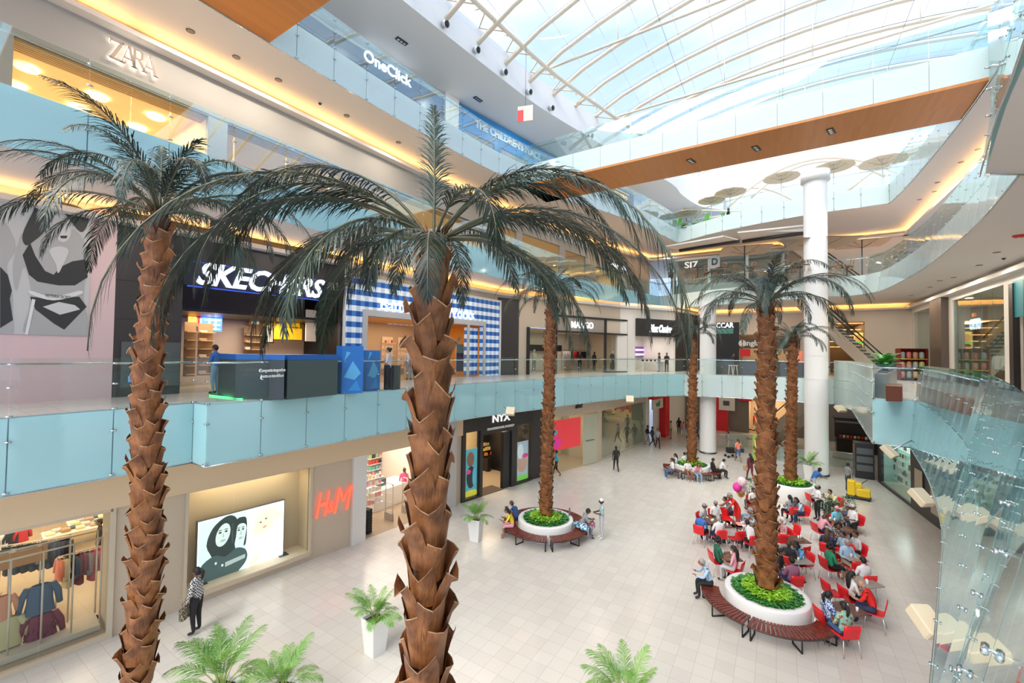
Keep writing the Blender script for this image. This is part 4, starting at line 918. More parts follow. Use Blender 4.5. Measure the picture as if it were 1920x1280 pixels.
# ================================================================ far end of the hall
# ground, left far side
wbox(G3, 'wall_left', 0, 1.2, 0, B2, -.1, .02, darkwall); 
opening_wall(G3, 1.2, G3.L, 0, B2, [(1.5, G3.L - .2, 0, 3.7)], beige)
room(G3, 1.5, G3.L - .2, 0, 3.75, 3.5, mat('olive_glass_wall', (.62, .60, .45), .5), beige, None, None, 60, (1, .9, .68))
pane(G3, 1.55, G3.L - 1.9, .05, 3.7, -.05)
u = G3.uv(1093, 800)[0]
T = thing('glass_door', 'single frameless glass door with a bar handle right of the red window poster', 'door', G3.pt(u, 0, 0)); mb = MB(); G3.box(mb, u, G3.L - .3, .05, 3.6, .0, .03, mat('door_glass_tint', (.55, .56, .42), .15)); part(mb, 'leaf', T)
mb = MB(); mb.tube([G3.pt(u + .25, 1.75, .08), G3.pt(u + 1.2, 1.75, .08)], .02, steeld, 6); part(mb, 'handle', T)
poster('large red window poster behind the slim palm trunk', G3, G3.uv(1032, 800)[0], G3.uv(1088, 800)[0], 1.5, 3.5, .03, cm('scarlet', (.75, .05, .06)), [(.12, .25, .22, .2, cm('magenta', (.7, .03, .3))), (.1, .6, .12, .1, cm('bluegreen', (.05, .35, .45)))])
text('and', G3, G3.uv(1083, 758)[0], G3.uv(1083, 760)[1], .1, .42, black, width=.8, name='shop_sign', label='small dark script word high on the beige wall behind the palm frond', cat='sign', shear=.3)
opening_wall(G4, 0, G4.L, 0, B2, [(.4, 9.0, .05, 3.7), (9.9, 13, 0, 3.9)], beige)
room(G4, .4, 9.0, 0, 3.75, 4, mat('dim_green_room', (.38, .37, .30), .5), None, None, None, 45, (1, .9, .7)); pane(G4, .4, 4.6, .05, 3.7, -.05, m=clear_refl); pane(G4, 4.65, 9.0, .05, 3.7, -.05, m=clear_refl)
wbox(G4, 'wall_left', 9.0, 9.5, 0, B2, 0, .1, palew)
r0 = G4.uv(1217, 780)[0]
for a, b, c, d in ((r0 + 2.6, r0 + 3.8, 0, 4.25), (r0 - .5, r0 + 3.8, 3.85, 4.3)): wbox(G4, 'wall_red', a, b, c, d, 0, .6, red)
T = thing('shop_sign', 'white sign with green letters on the red ground-floor shopfront', 'sign', G4.pt(r0 + 1, 3.4, .5)); mb = MB(); G4.box(mb, r0 - .2, r0 + 2.4, 2.9, 3.8, .3, .45, palew); part(mb, 'board', T)
o = text('ol', G4, r0 + 1.0, 3.35, .47, .5, mat('sign_green', (.02, .35, .08), .4), width=.9, bold=.02, name='letters'); o.parent = T; o.matrix_parent_inverse = Matrix.Translation(-Vector(T.location))
wbox(G5, 'wall_left', 0, G5.L, 0, B2, -.1, 0, palew)
# back wall of the ground hall
GF = Wall((-8.6, 50), (8.2, 50)); 
opening_wall(GF, 0, GF.L, 0, B2, [(2.0, 4.4, 0, 3.6), (6.2, 10.2, 0, 3.6)], mat('far_wall_dark', (.20, .17, .15), .6), name='wall_back')
room(GF, 6.2, 10.2, 0, 3.6, 4, shopwarm, None, None, None, 90, (1, .75, .45)); room(GF, 2.0, 4.4, 0, 3.6, 4, mat('teal_room', (.15, .3, .32), .6), None, None, None, 20)
c = GF.uv(1345, 800)[0]; wbox(GF, 'wall_red', GF.uv(1342, 800)[0], GF.uv(1366, 800)[0], 0, 4.4, 0, .4, red)
T = thing('directory_panel', 'pale directory panel on the red wall between the far column and the escalator', 'panel', GF.pt(c + .9, 2.6, .5)); mb = MB(); GF.box(mb, c + .2, c + 1.7, 2.2, 3.9, .42, .52, palew); part(mb, 'board', T)
mb = MB(); GF.box(mb, c + .6, c + 1.2, 2.7, 3.2, .521, .53, steeld); part(mb, 'notice', T)
wbox(GF, 'wall_red_banner', GF.uv(1386, 760)[0], GF.uv(1410, 760)[0], 3.3, 4.3, .0, .3, red)
# ground right
GR = Wall((8.2, 50), (5.5, 35.6)); GR2 = Wall((5.5, 35.6), (6.5, 27)); GR3 = Wall((6.5, 27), (7.6, 17)); 
opening_wall(GR2, 0, GR2.L, 0, B2, [(.3, 5.0, .1, 3.3)], darkwall, name='wall_right'); 
wbox(GR3, 'wall_right', 0, GR3.L, 0, B2, -.2, 0, darkwall); wbox(GR, 'wall_right', 6, GR.L, 0, B2, -.2, 0, palew)
room(GR2, .3, 5.0, 0, 3.35, 1.6, mat('mint_case', (.6, .85, .78), .4), None, None, white, 55, (.85, 1, .95)); pane(GR2, .3, 5.0, .1, 3.3, -.05)
for k, (a, b) in enumerate(((5.6, 6.6), (7.4, 8.4))):
    T = thing('wall_poster_frame', 'framed notice on the dark ground-floor wall at right, ' + ('first' if k == 0 else 'second') + ' from the lit case', 'frame', GR2.pt(a, 1, .0)); mb = MB(); GR2.box(mb, a, b, .5, 2.3, .0, .05, steeld); part(mb, 'frame', T); mb = MB(); GR2.box(mb, a + .06, b - .06, .56, 2.24, .05, .06, mat('notice_tan', (.45, .36, .26), .4)); part(mb, 'sheet', T)
packs('small bottle on the bright glass shelves of the lit case at right', GR2, .5, 4.8, [.5, 1.0, 1.5, 2.0, 2.5], -.6, 'bottles in the lit case at right', [P('glass', (.55, .75, .72)), P('dark', (.1, .1, .12)), P('white', (.8, .78, .75))], .22, (.08, .08, .26), shelf_label='glass shelves in the brightly lit case by the cleaning cart', name='bottle', catg='bottle', shelfm=palew)
T = thing('display_cabinet', 'black glass display cabinet at the far end of the lit case', 'cabinet', (4.9, 36.4, 0)); mb = MB(); mb.bevbox((-.5, -.5, 0), (.5, .5, 2.3), mat('cabinet_black', (.03, .03, .035), .2)); mb.build('body', T)
for k in range(3): mb = MB(); mb.box((-.42, -.53, .5 + k * .55), (.42, -.5, .9 + k * .55), mat('cabinet_glass', (.12, .13, .14), .1)); mb.build('glass_pane', T)
# escalators and the stair void rails
def escalator(label, a, b, wd, group='escalators'):
    A = Vector(a); B = Vector(b); d = (B - A); hd = Vector((d.x, d.y, 0)); hl = hd.length; u = hd.normalized(); s = Vector((-u.y, u.x, 0)); T = thing('escalator', label, 'escalator', A, 0, group)
    def P_(t, o, z): return u * (hl * t) + s * o + Vector((0, 0, d.z * t + z))
    mb = MB(); e = .6 / max(hl, .1)
    prof = [(-.12, 0), (0, 0), (1, 0), (1.12, 0), (1.12, -.9), (1.0, -1.25), (.02, -1.15), (-.12, -.25)]
    vs = []
    for o in (-wd / 2, wd / 2):
        for t, z in prof: tt = min(1, max(0, t)); vs.append(u * (hl * t) + s * o + Vector((0, 0, d.z * tt + z)))
    n = len(prof); mb.add(vs, [tuple(range(n)), tuple(range(2 * n - 1, n - 1, -1))] + [(i, (i + 1) % n, n + (i + 1) % n, n + i) for i in range(n)], mat('escalator_cladding', (.50, .44, .37), .4)); mb.build('truss_cladding', T)
    mb = MB()
    N = 26
    for k in range(N):
        z = d.z * (k + .5) / N; p = u * (hl * k / N); q = u * (hl * (k + 1) / N); w2 = wd / 2 - .15
        v = [p - s * w2, p + s * w2, q + s * w2, q - s * w2]; mb.add([x + Vector((0, 0, z + .02)) for x in v] + [x + Vector((0, 0, z - .3)) for x in v], [(0, 1, 2, 3), (0, 4, 5, 1), (1, 5, 6, 2), (2, 6, 7, 3), (3, 7, 4, 0)], steeld)
    mb.build('steps', T)
    for o in (-wd / 2 + .06, wd / 2 - .06):
        mb = MB(); vs = [P_(-.1, o, 0) * 1, P_(0, o, 0), P_(1, o, 0), P_(1.1, o, 0)]; vs[0] = u * (-hl * .1) + s * o; vs[3] = u * (hl * 1.1) + s * o + Vector((0, 0, d.z))
        up = [v + Vector((0, 0, .88)) for v in vs]; mb.add(vs + up, [(0, 1, 5, 4), (1, 2, 6, 5), (2, 3, 7, 6)], clear_g); mb.build('glass_side', T)
        mb = MB(); mb.tube(up, .05, black, 6); mb.build('handrail', T)
    return T
escalator('beige-sided escalator climbing from the ground hall between the palm trunks', (-1.2, 46.5, .05), (4.0, 41.0, 6.3), 1.7)
escalator('escalator rising to the upper level behind the right-hand column', (7.5, 43, 6.5), (1.8, 45.4, 13.6), 1.5)
escalator('upper escalator seen under the terrace parasols', (6.5, 47.3, 13.8), (.5, 47.6, 19.9), 1.5)
def glassrail(label, pts, z, h=1.05, step=1.3, m=None, group='glass rails of the stair opening'):
    return bal(label, pts, z, z - .3, fascia_w, m or clear_refl, step, h=h, hr=h + .02, low=False, group=group)
glassrail('glass rail of the stair opening left of the slim palm trunk', [tuple(at_z(x, y, 0)[:2]) for x, y in ((1345, 838), (1410, 838), (1440, 852), (1462, 862))], 0)
glassrail('glass rail of the stair opening between the two rear trunks and column', [tuple(at_z(x, y, 0)[:2]) for x, y in ((1452, 862), (1515, 872))], 0)
glassrail('long glass rail of the stair opening right of the white column', [tuple(at_z(x, y, 0)[:2]) for x, y in ((1556, 872), (1625, 884))], 0)
mb = MB(); q = [at_z(x, y, 0) for x, y in ((1350, 845), (1412, 842), (1470, 868), (1520, 876))]; 
# middle level far wall
TOP2 = B3 + .02
WF = Wall((-6.8, 46.5), (9.4, 46.5))
def fu(x): return WF.uv(x, 650)[0]
opening_wall(WF, 0, WF.L, L2, TOP2, [(fu(1386), fu(1500), L2, 10.0), (fu(1556), fu(1622), L2, 11.0)], mat('far_wall', (.72, .64, .56), .6), name='wall_back')
wbox(WF, 'wall_back', .05, fu(1386), L2, 11.2, 0, .06, trimd)
room(WF, fu(1386), fu(1500), L2, 10.0, 5, shopwarm, mat('brown_wall', (.25, .15, .1), .6), None, None, 70, (1, .75, .45))
room(WF, fu(1556), fu(1622), L2, 11.0, 7, mat('slatted_brown', (.22, .15, .09), .6), None, None, mat('slat_ceiling', (.5, .3, .12), .6), 80, (1, .72, .4))
for k in range(5): wbox(WF, 'trim_12', fu(1556), fu(1622), 10.9 - k * .5, 10.96 - k * .5, -1 - k * 1.2, -.8 - k * 1.2, mat('lit_slat', (.9, .55, .2), .5, emit=1.0, ecol=(1, .6, .25)))
text('PACCAR', WF, fu(1352), 10.9, .1, .5, gl_white, width=2.2, name='shop_sign', label='blue white lit letters behind the left rear palm on the middle level', cat='sign', bold=.01)
wbox(WF, 'wall_panel', fu(1338), fu(1375), 10.1, 10.6, .06, .1, mat('teal_band', (.1, .4, .38), .4))
T = thing('shop_sign', 'brown sign band with a round mark and pale letters behind the tall right palm', 'sign', WF.pt(fu(1410), 9.2, .1)); mb = MB(); WF.box(mb, fu(1386), fu(1500), 8.65, 9.6, .0, .12, mat('sign_brown', (.10, .085, .075), .5)); part(mb, 'band', T)
o = text('sungla', WF, fu(1405), 9.15, .14, .5, txt_white, width=1.7, bold=.02, name='letters'); o.parent = T; o.matrix_parent_inverse = Matrix.Translation(-Vector(T.location))
mb = MB(); cu = fu(1392); flatpoly(WF, oval(cu, 9.15, .33, .33, 18), .12, palew, mb, .03); flatpoly(WF, [(cu - .05, 8.85), (cu + .05, 8.85), (cu + .05, 9.45), (cu - .05, 9.45)], .151, black, mb, .01); part(mb, 'round_mark', T)
poster('red promotional sign under the brown band behind the rails', WF, fu(1388), fu(1407), 7.9, 8.6, .1, red, [], 'poster')
# burger light box
u0 = WF.uv(1606, 650, -2)[0]; u1 = WF.uv(1624, 650, -2)[0]
poster('bright picture board of a burger beside the beige far wall', WF, fu(1604), fu(1622), 8.3, 10.1, -.9, cm('mustard', (.8, .6, .15), .8), [(.5, .72, .42, .18, cm('bun', (.75, .35, .08), .6)), (.5, .5, .46, .08, cm('leaf', (.2, .6, .08), .6)), (.5, .38, .44, .08, cm('beef', (.25, .07, .03), .2)), (.5, .24, .42, .1, cm('bun', (.75, .35, .08), .6))], 'picture_board', 'board')
# right wall of the middle level
WR = Wall((9.4, 46.5), (9.4, 8))
ru = lambda x: WR.uv(x, 620)[0]
opening_wall(WR, 0, WR.L, L2, TOP2, [(.6, ru(1755), L2, 11.6), (ru(1786), ru(1883), L2, 11.6), (17.6, 24, L2, 11.3)], palew, name='wall_right')
wbox(WR, 'wall_right', ru(1756), ru(1779), L2, 11.9, 0, .35, mat('brown_pillar', (.10, .075, .06), .4)); wbox(WR, 'trim_13', 0, 30, 11.95, 12.2, 0, .3, palew)
room(WR, .6, ru(1755), L2, 11.65, 5, mat('dim_shop', (.30, .30, .27), .6), None, None, None, 45, (1, .85, .6)); room(WR, ru(1786), ru(1883), L2, 11.65, 6, mat('dim_shop', (.30, .30, .27), .6), None, None, None, 60, (1, .85, .6))
room(WR, 17.6, 24, L2, 11.3, 5, mat('grey_shop', (.42, .42, .40), .6), None, None, None, 50, (1, .85, .7))
n = 5
for k in range(n): a = ru(1786); b = ru(1883); pane(WR, a + (b - a) * k / n + .015, a + (b - a) * (k + 1) / n - .015, L2, 11.6, -.05, m=clear_refl)
for k in range(3): a = .6; b = ru(1755); pane(WR, a + (b - a) * k / 3 + .015, a + (b - a) * (k + 1) / 3 - .015, L2, 11.6, -.05, m=clear_refl)
for a, b in ((17.3, 17.7), (18.7, 18.95)): wbox(WR, 'trim_14', a, b, L2, 11.5, -.1, .12, trimd)
wbox(WR, 'wall_panel', 17.5, 18.7, 9.9, 11.6, 0, .06, mat('teal_panel', (.03, .25, .3), .3)); wbox(WR, 'wall_panel', 18.7, 26, 9.9, 11.8, 0, .1, greybulk); 
text('PI', WR, 19.7, 10.6, .14, .7, gl_white, width=1.2, name='shop_sign', label='white lit capital letters cut by the right edge of the photo', cat='sign', bold=.02, spacing=1.3)
T = thing('shop_sign', 'black lit sign with doubled white letters and a red orange mark inside the right-hand shop', 'sign', WR.pt(12.7, 10, -.8)); a, v = WR.uv(1812, 608, -.8); b = WR.uv(1843, 600, -.8)[0]
mb = MB(); WR.box(mb, a, b, v - 1.0, v + 1.0, -1.0, -.8, trimd); part(mb, 'board', T)
o = text('TOTTO', WR, (a + b) / 2, v - .1, -.78, .62, gl_white, width=(b - a) * .8, bold=.03, name='letters'); o.parent = T; o.matrix_parent_inverse = Matrix.Translation(-Vector(T.location))
mb = MB(); flatpoly(WR, oval((a + b) / 2 - .15, v + .5, .22, .13), -.79, cm('orange', (.9, .35, .02), 1), mb); flatpoly(WR, oval((a + b) / 2 + .2, v + .5, .2, .12), -.785, cm('redmark', (.8, .03, .05), 1), mb); part(mb, 'emblem', T)
# upper level far region: restaurant front behind the terrace
WU = Wall((-9, 48.8), (9.6, 48.8)); 
wbox(WU, 'wall_back', 0, WU.L, L3, VT, -.2, 0, mat('upper_far_wall', (.62, .58, .53), .6))
T = thing('terrace_kiosk', 'dark restaurant kiosk with a grey front under the wide awnings on the upper terrace', 'kiosk', (-2.5, 44.2, L3))
mb = MB(); mb.box((-6, -1.2, 0), (3.1, 1.8, .9), mat('kiosk_grey', (.35, .33, .31), .5)); mb.build('counter', T)
mb = MB(); mb.box((-6, 1.2, .9), (3.1, 1.8, 3.4), mat('kiosk_wall', (.50, .42, .34), .6)); mb.build('back_wall', T)
mb = MB(); mb.box((-6.2, -1.4, 3.25), (3.3, 1.9, 3.45), mat('kiosk_roof', (.35, .33, .30), .5)); mb.build('roof', T)
mb = MB(); mb.box((-5.9, -1.38, .0), (3.0, -1.35, 3.2), clear_g); mb.build('glass_front', T)
for x in (-6.1, -2.9, .2, 2.9): mb = MB(); mb.box((x, -1.3, 0), (x + .22, -1.08, 3.25), mat('post_pale', (.6, .57, .52), .5)); mb.build('post', T)
UF = Wall((-9, 42.8), (6, 42.8))
for s_, x, y, lab in (('SI7', 1296, 497, 'pale mirrored letters on the glass of the terrace restaurant'), ('D', 1340, 491, 'single dark letter on the square panel of the terrace restaurant')):
    u, v = UF.uv(x, y); 
    if s_ == 'D': wbox(UF, 'menu_board', u - .45, u + .45, v - .6, v + .55, .0, .05, mat('panel_grey', (.30, .31, .30), .5), label='square grey sign panel behind the single letter on the terrace restaurant', cat='panel')
    text(s_, UF, u, v, .07, .6, palew if s_ != 'D' else black, width=1.2 if s_ != 'D' else .5, name='shop_sign', label=lab, cat='sign', bold=.02)
# ================================================================ palms and planters
def huemat(name, c1, c2, rough=.6, scale=6, trans=0):
    if name in MATS: return MATS[name]
    m, t, p = _new(name); c = t.nodes.new('ShaderNodeTexCoord'); n = t.nodes.new('ShaderNodeTexNoise'); r = t.nodes.new('ShaderNodeValToRGB')
    n.inputs['Scale'].default_value = scale; n.inputs['Detail'].default_value = 5
    r.color_ramp.elements[0].position = .35; r.color_ramp.elements[1].position = .65
    r.color_ramp.elements[0].color = (*c1, 1); r.color_ramp.elements[1].color = (*c2, 1)
    t.links.new(c.outputs['Object'], n.inputs['Vector']); t.links.new(n.outputs['Fac'], r.inputs['Fac']); t.links.new(r.outputs['Color'], p.inputs['Base Color']); p.inputs['Roughness'].default_value = rough
    MATS[name] = m; return m
bark = huemat('palm_bark', (.13, .042, .012), (.34, .13, .042), .5, 4)
def addbump(m, sc, st):
    t = m.node_tree; n = t.nodes.new('ShaderNodeTexNoise'); c = t.nodes.new('ShaderNodeTexCoord'); mp = t.nodes.new('ShaderNodeMapping'); b = t.nodes.new('ShaderNodeBump')
    mp.inputs['Scale'].default_value = (1, 1, .2); n.inputs['Scale'].default_value = sc; n.inputs['Detail'].default_value = 6; b.inputs['Strength'].default_value = st; b.inputs['Distance'].default_value = .03
    t.links.new(c.outputs['Object'], mp.inputs['Vector']); t.links.new(mp.outputs['Vector'], n.inputs['Vector']); t.links.new(n.outputs['Fac'], b.inputs['Height']); t.links.new(b.outputs['Normal'], t.nodes['Principled BSDF'].inputs['Normal'])
addbump(bark, 22, .8)
bark_rim = huemat('palm_bark_rim', (.36, .19, .09), (.50, .32, .18), .6, 9)
bark_dark = huemat('palm_fibre', (.05, .018, .008), (.10, .04, .016), .8, 30)
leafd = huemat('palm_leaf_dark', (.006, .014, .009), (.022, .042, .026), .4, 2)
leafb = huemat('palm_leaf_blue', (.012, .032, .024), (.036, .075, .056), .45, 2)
stemd = huemat('palm_stem', (.05, .06, .035), (.10, .10, .05), .5, 4)
areca = huemat('areca_leaf', (.10, .28, .04), (.26, .48, .10), .5, 3)
arstem = huemat('areca_stem', (.22, .32, .06), (.32, .40, .10), .5, 3)
def trunk_mb(path, radii, z_scales, per, sh, flare, rnd):
    """fibrous core with rows of overlapping old leaf bases"""
    mb = MB(); mb.tube(path, [r * .93 for r in radii], bark_dark, 16)
    L = [0]
    for a, b in zip(path, path[1:]): L.append(L[-1] + (Vector(b) - Vector(a)).length)
    def at(s):
        i = 0
        while i < len(L) - 2 and L[i + 1] < s: i += 1
        t = (s - L[i]) / (L[i + 1] - L[i]); return Vector(path[i]).lerp(Vector(path[i + 1]), t), radii[i] + (radii[i + 1] - radii[i]) * t
    s = z_scales[0]; k = 0
    while s < z_scales[1]:
        c, r = at(s); a0 = k * 2.399963 + rnd.uniform(-.12, .12); w = 2 * pi * r / per * rnd.uniform(.95, 1.25); h = sh * rnd.uniform(.85, 1.2); fl = flare * rnd.uniform(.4, 1.5); tw = rnd.uniform(-.10, .10); notch = rnd.uniform(.05, .32)
        vs = []; NW, NH = 5, 5
        for j in range(NH):
            hh = j / (NH - 1); ww = w * (1.18 - .25 * hh - .35 * hh * hh)
            for i in range(NW):
                q = i / (NW - 1) * 2 - 1; ang = a0 + q * ww * .5 / r + tw * hh
                rad = r * .96 + .012 + fl * hh ** 1.8 + .035 * (1 - q * q) * (hh * .7 + .3) * min(1, r / .2) - .02 * abs(q) * hh
                z = h * hh - (notch * h * (1 - abs(q)) if j == NH - 1 else 0) 
                vs.append(c + Vector((rad * cos(ang), rad * sin(ang), z - h * .25)))
        fs = [(j * NW + i, j * NW + i + 1, (j + 1) * NW + i + 1, (j + 1) * NW + i) for j in range(NH - 1) for i in range(NW - 1)]
        mb.add(vs, fs, bark, True)
        top = vs[-NW:]; rim = [v + Vector((0, 0, .012)) + (v - c).normalized() * .006 for v in top]
        mb.add(top + rim, [(i, i + 1, NW + i + 1, NW + i) for i in range(NW - 1)], bark_rim)
        s += sh * .62 / per * rnd.uniform(.9, 1.1); k += 1
    return mb
def frond_mb(L, e0, e1, rnd, n=60, leaf=.45, wid=.026, m=None, ms=None, droop=.45, start=.14, sideways=0, rad=.016, open_=42, pw=1.35):
    m = m or leafd; ms = ms or stemd; mb = MB(); N = 16; p = Vector((0, 0, 0)); pts = [p.copy()]; T = []
    for k in range(N):
        s = (k + .5) / N; e = radians(e0 + (e1 - e0) * s ** pw); a = sideways * s * s
        d = Vector((cos(e) * cos(a), cos(e) * sin(a), sin(e))); T.append(d); p = p + d * (L / N); pts.append(p.copy())
    mb.tube(pts, [rad * (1.15 - .95 * k / N) for k in range(N + 1)], ms, 5)
    for j in range(n):
        s = start + (1 - start) * (j + .5) / n; x = s * N; i = min(N - 1, int(x)); o = pts[i].lerp(pts[i + 1], x - i); t = T[i]
        sd = Vector((-t.y, t.x, 0)); 
        if sd.length < .05: sd = Vector((0, 1, 0))
        sd.normalize(); up = t.cross(sd) * -1
        ll = leaf * (sin(pi * min(1, .16 + .80 * s)) ** .6) * (1 if s < .9 else .8)
        for q in (-1, 1):
            an = radians(open_ - 18 * s + rnd.uniform(-7, 7)); d = (t * cos(an) + sd * q * sin(an) + up * rnd.uniform(-.02, .22)).normalized(); l = ll * rnd.uniform(.82, 1.12)
            a = o; b = a + d * l * .4; d2 = (d + Vector((0, 0, -droop * rnd.uniform(.6, 1.3)))).normalized(); c = b + d2 * l * .35; d3 = (d2 + Vector((0, 0, -droop * 1.1))).normalized(); e = c + d3 * l * .3
            wv = (d.cross(up)).normalized() * wid * .5
            if wv.length < 1e-5: continue
            mb.add([a - wv * .6, a + wv * .6, b + wv, b - wv, c + wv * .8, c - wv * .8, e], [(0, 1, 2, 3), (3, 2, 4, 5), (5, 4, 6)], m)
    return mb
CAMAZ = 32.1
def palm(label, base, top, r0, r1, per, sh, flare, fronds, meshes=None, seed=1, scl=1.0, zlo=.9, lean=None):
    rnd = random.Random(seed); base = Vector(base); top = Vector(top); T = thing('palm_tree', label, 'palm', base, 0, 'tall palms in the atrium')
    d = top - base; H = d.length; path = []; rad = []; N = 14
    for k in range(N + 1):
        t = k / N; w = (lean or (lambda t: Vector((0, 0, 0))))(t); path.append(d * t + w); rad.append(r0 + (r1 - r0) * t + (.04 if t < .05 else 0))
    trunk_mb(path, rad, (zlo, H - .42), per, sh, flare, rnd).build('trunk', T)
    c = d
    mb = MB(); mb.tube([c - Vector((0, 0, .45)), c - Vector((0, 0, .1)), c + Vector((0, 0, .12))], [r1 * .98, r1 * 1.12, r1 * .5], bark_dark, 12)
    for k in range(60):
        a = rnd.uniform(0, 2 * pi); p = c + Vector((cos(a) * r1 * 1.05, sin(a) * r1 * 1.05, rnd.uniform(-.35, .1))); q = p + Vector((cos(a) * rnd.uniform(.03, .14), sin(a) * rnd.uniform(.03, .14), rnd.uniform(-.05, .3)))
        mb.tube([p, q], [.012, .002], bark, 4)
    mb.build('crown_fibre', T)
    for k, f in enumerate(fronds):
        az = radians(CAMAZ + f[0])
        if meshes: share(meshes[f[1]], 'frond', T, c + Vector((cos(az) * r1 * .4, sin(az) * r1 * .4, -.02 + .12 * rnd.random())), (0, 0, az), f[2])
        else:
            mb = frond_mb(f[3], f[1], f[2], rnd, n=int(27 * f[3]) + 12, leaf=f[4] if len(f) > 4 else .52, wid=.0155, sideways=f[5] if len(f) > 5 else rnd.uniform(-.3, .3), rad=.020, m=leafd if k % 4 else leafb, droop=.38, pw=1.12, start=.2)
            mb.build('frond', T, c + Vector((cos(az) * r1 * .4, sin(az) * r1 * .4, -.02 + .1 * rnd.random())), az)
    return T
def P0(x, y): return at_z(x, y, 0)
# centre palm, nearest to the viewer
dB = 5.45; topB = at_depth(814, 455, dB); midB = at_depth(797, 1280, dB); basB = Vector((midB.x + (midB.x - topB.x) * .3, midB.y + (midB.y - topB.y) * .3, .42))
FB = [  # azimuth (0 right, 90 away, 180 left, 270 towards us), start elevation, end elevation, length, leaflet length, sideways bend
 (104, 88, 72, 2.0, .38, .1), (170, 58, -44, 3.7, .48, -.15), (180, 46, -88, 3.8, .50, .1), (191, 40, -92, 4.1, .52, .0), (206, 30, -92, 3.8, .50, .1), (228, 34, -92, 4.2, .52, .0), (240, 16, -90, 2.7, .5, .1), (164, 30, -72, 3.2, .50, .2),
 (150, 24, -82, 2.9, .5, 0), (214, 44, -92, 3.3, .50, -.1), (178, 12, -88, 3.0, .5, .1), (136, 48, -60, 2.8, .48, .2), (118, 34, -60, 2.6, .46, 0), (203, 14, -92, 2.8, .48, -.1),
 (6, 66, -94, 3.5, .46, -.05), (-12, 64, -98, 3.7, .46, .1), (24, 40, -66, 3.7, .50, .1), (6, 36, -86, 3.7, .50, -.1), (-10, 30, -90, 3.6, .50, .1), (-26, 28, -92, 4.1, .52, .1), (-40, 34, -92, 4.3, .52, 0),
 (-56, 52, -90, 2.0, .46, 0), (-84, 12, -88, 1.7, .42, .2), (-112, 10, -86, 1.6, .42, 0), (45, 28, -72, 3.0, .5, 0), (62, 38, -60, 2.6, .48, 0), (84, 28, -66, 2.5, .46, .2), (-20, 4, -90, 2.6, .48, 0), (14, 12, -86, 2.9, .5, 0), (160, 4, -86, 2.5, .48, 0)]
TB = palm('tallest nearest palm tree standing in the centre of the photo', basB, topB, .255, .165, 4.0, .58, .13, FB, seed=11, zlo=.6)
def frond_set(seed, Ls, leaf, n=44, wid=.03, m=None, ang=None):
    rnd = random.Random(seed); out = []
    for k, (e0, e1, L) in enumerate(ang): out.append(mesh_of(frond_mb(L, e0, e1, rnd, n=n, leaf=leaf, wid=wid, m=m or (leafb if k % 2 else leafd), droop=.45, rad=.02), 'frond'))
    return out
ANG = [(86, 30, 1.7), (64, -50, 2.8), (52, -76, 3.2), (40, -86, 3.2), (24, -88, 2.9), (8, -88, 2.4), (72, -20, 2.4)]
FS = frond_set(5, 0, .46, 62, .017, None, ANG)
def crown(seed, n=26, s=1.0):
    rnd = random.Random(seed); out = []
    for k in range(n):
        i = [0, 6, 1, 1, 2, 2, 3, 2, 3, 4, 3, 4, 5, 4][k % 14]
        out.append(((k * 137.5 + rnd.uniform(-12, 12)) % 360, i, s * rnd.uniform(.88, 1.12)))
    return out
topA = at_depth(300, 402, 8.55); botA = at_depth(254, 1275, 8.55); basA = Vector((topA.x * .0 + botA.x, botA.y, .42)) + (botA - topA) * .02
wobA = lambda t: Vector((.10 * sin(t * 5.2), .06 * sin(t * 7), 0)) * sin(pi * t)
palm('palm tree with a curving trunk at the left in front of the fashion poster', basA, topA, .25, .165, 4.2, .46, .09, crown(3, 28, 1.05), FS, seed=21, lean=wobA)
def bed_palm(label, x, y, dtop, r0, r1, seed, s, xt=None, zb=.78):
    b = at_z(x, y, zb - .06); b.z = 0; p = px(b); t = at_depth(xt or x, dtop, p[2]); bb = Vector((b.x, b.y, zb)); palm(label, bb, t, r0, r1, 4.2, .40, .085, crown(seed, 26, s), FS, seed=seed, zlo=.1)
    return b
bC = bed_palm('palm tree in the round planter with the full ring bench, middle left', 1023, 968, 556, .25, .17, 31, .92, 1034)
bE = bed_palm('palm tree in the front right planter by the red chairs', 1437, 1105, 570, .27, .19, 41, .95, 1437)
bD = bed_palm('slim palm tree in the far planter beside the left white column', 1297, 868, 628, .26, .18, 51, .78, 1300)
bF = bed_palm('slim palm tree in the tall white planter behind the cafe tables', 1482, 905, 636, .26, .18, 61, .78, 1487, zb=.95)
# ---------------------------------------------------------------- planters, leafy beds, slatted ring benches
limel = huemat('lime_leaf', (.16, .42, .02), (.42, .70, .06), .45, 8); greenl = huemat('green_leaf', (.02, .14, .03), (.07, .28, .05), .45, 8)
def leaf_ring(r0, r1, z, n, m, rnd, sz, hump=.15):
    mb = MB()
    for k in range(n):
        a = rnd.uniform(0, 2 * pi); r = sqrt(rnd.uniform(r0 * r0, r1 * r1)); t = (r - r0) / max(.01, r1 - r0)
        c = Vector((r * cos(a), r * sin(a), z + rnd.uniform(0, hump) * (1 - .4 * t))); d = Vector((cos(a + rnd.uniform(-1.2, 1.2)), sin(a + rnd.uniform(-1.2, 1.2)), rnd.uniform(-.35, .5))).normalized(); s = sz * rnd.uniform(.7, 1.3)
        u = d.cross(Vector((0, 0, 1))).normalized(); nn = u.cross(d)
        mb.add([c - d * s * .2, c + u * s * .38 + d * s * .25 + nn * .15 * s, c + u * s * .22 + d * s * .8, c + d * s * 1.05 - nn * .1 * s, c - u * s * .22 + d * s * .8, c - u * s * .38 + d * s * .25 + nn * .15 * s], [(0, 1, 2, 3), (0, 3, 4, 5)], m)
    return mb
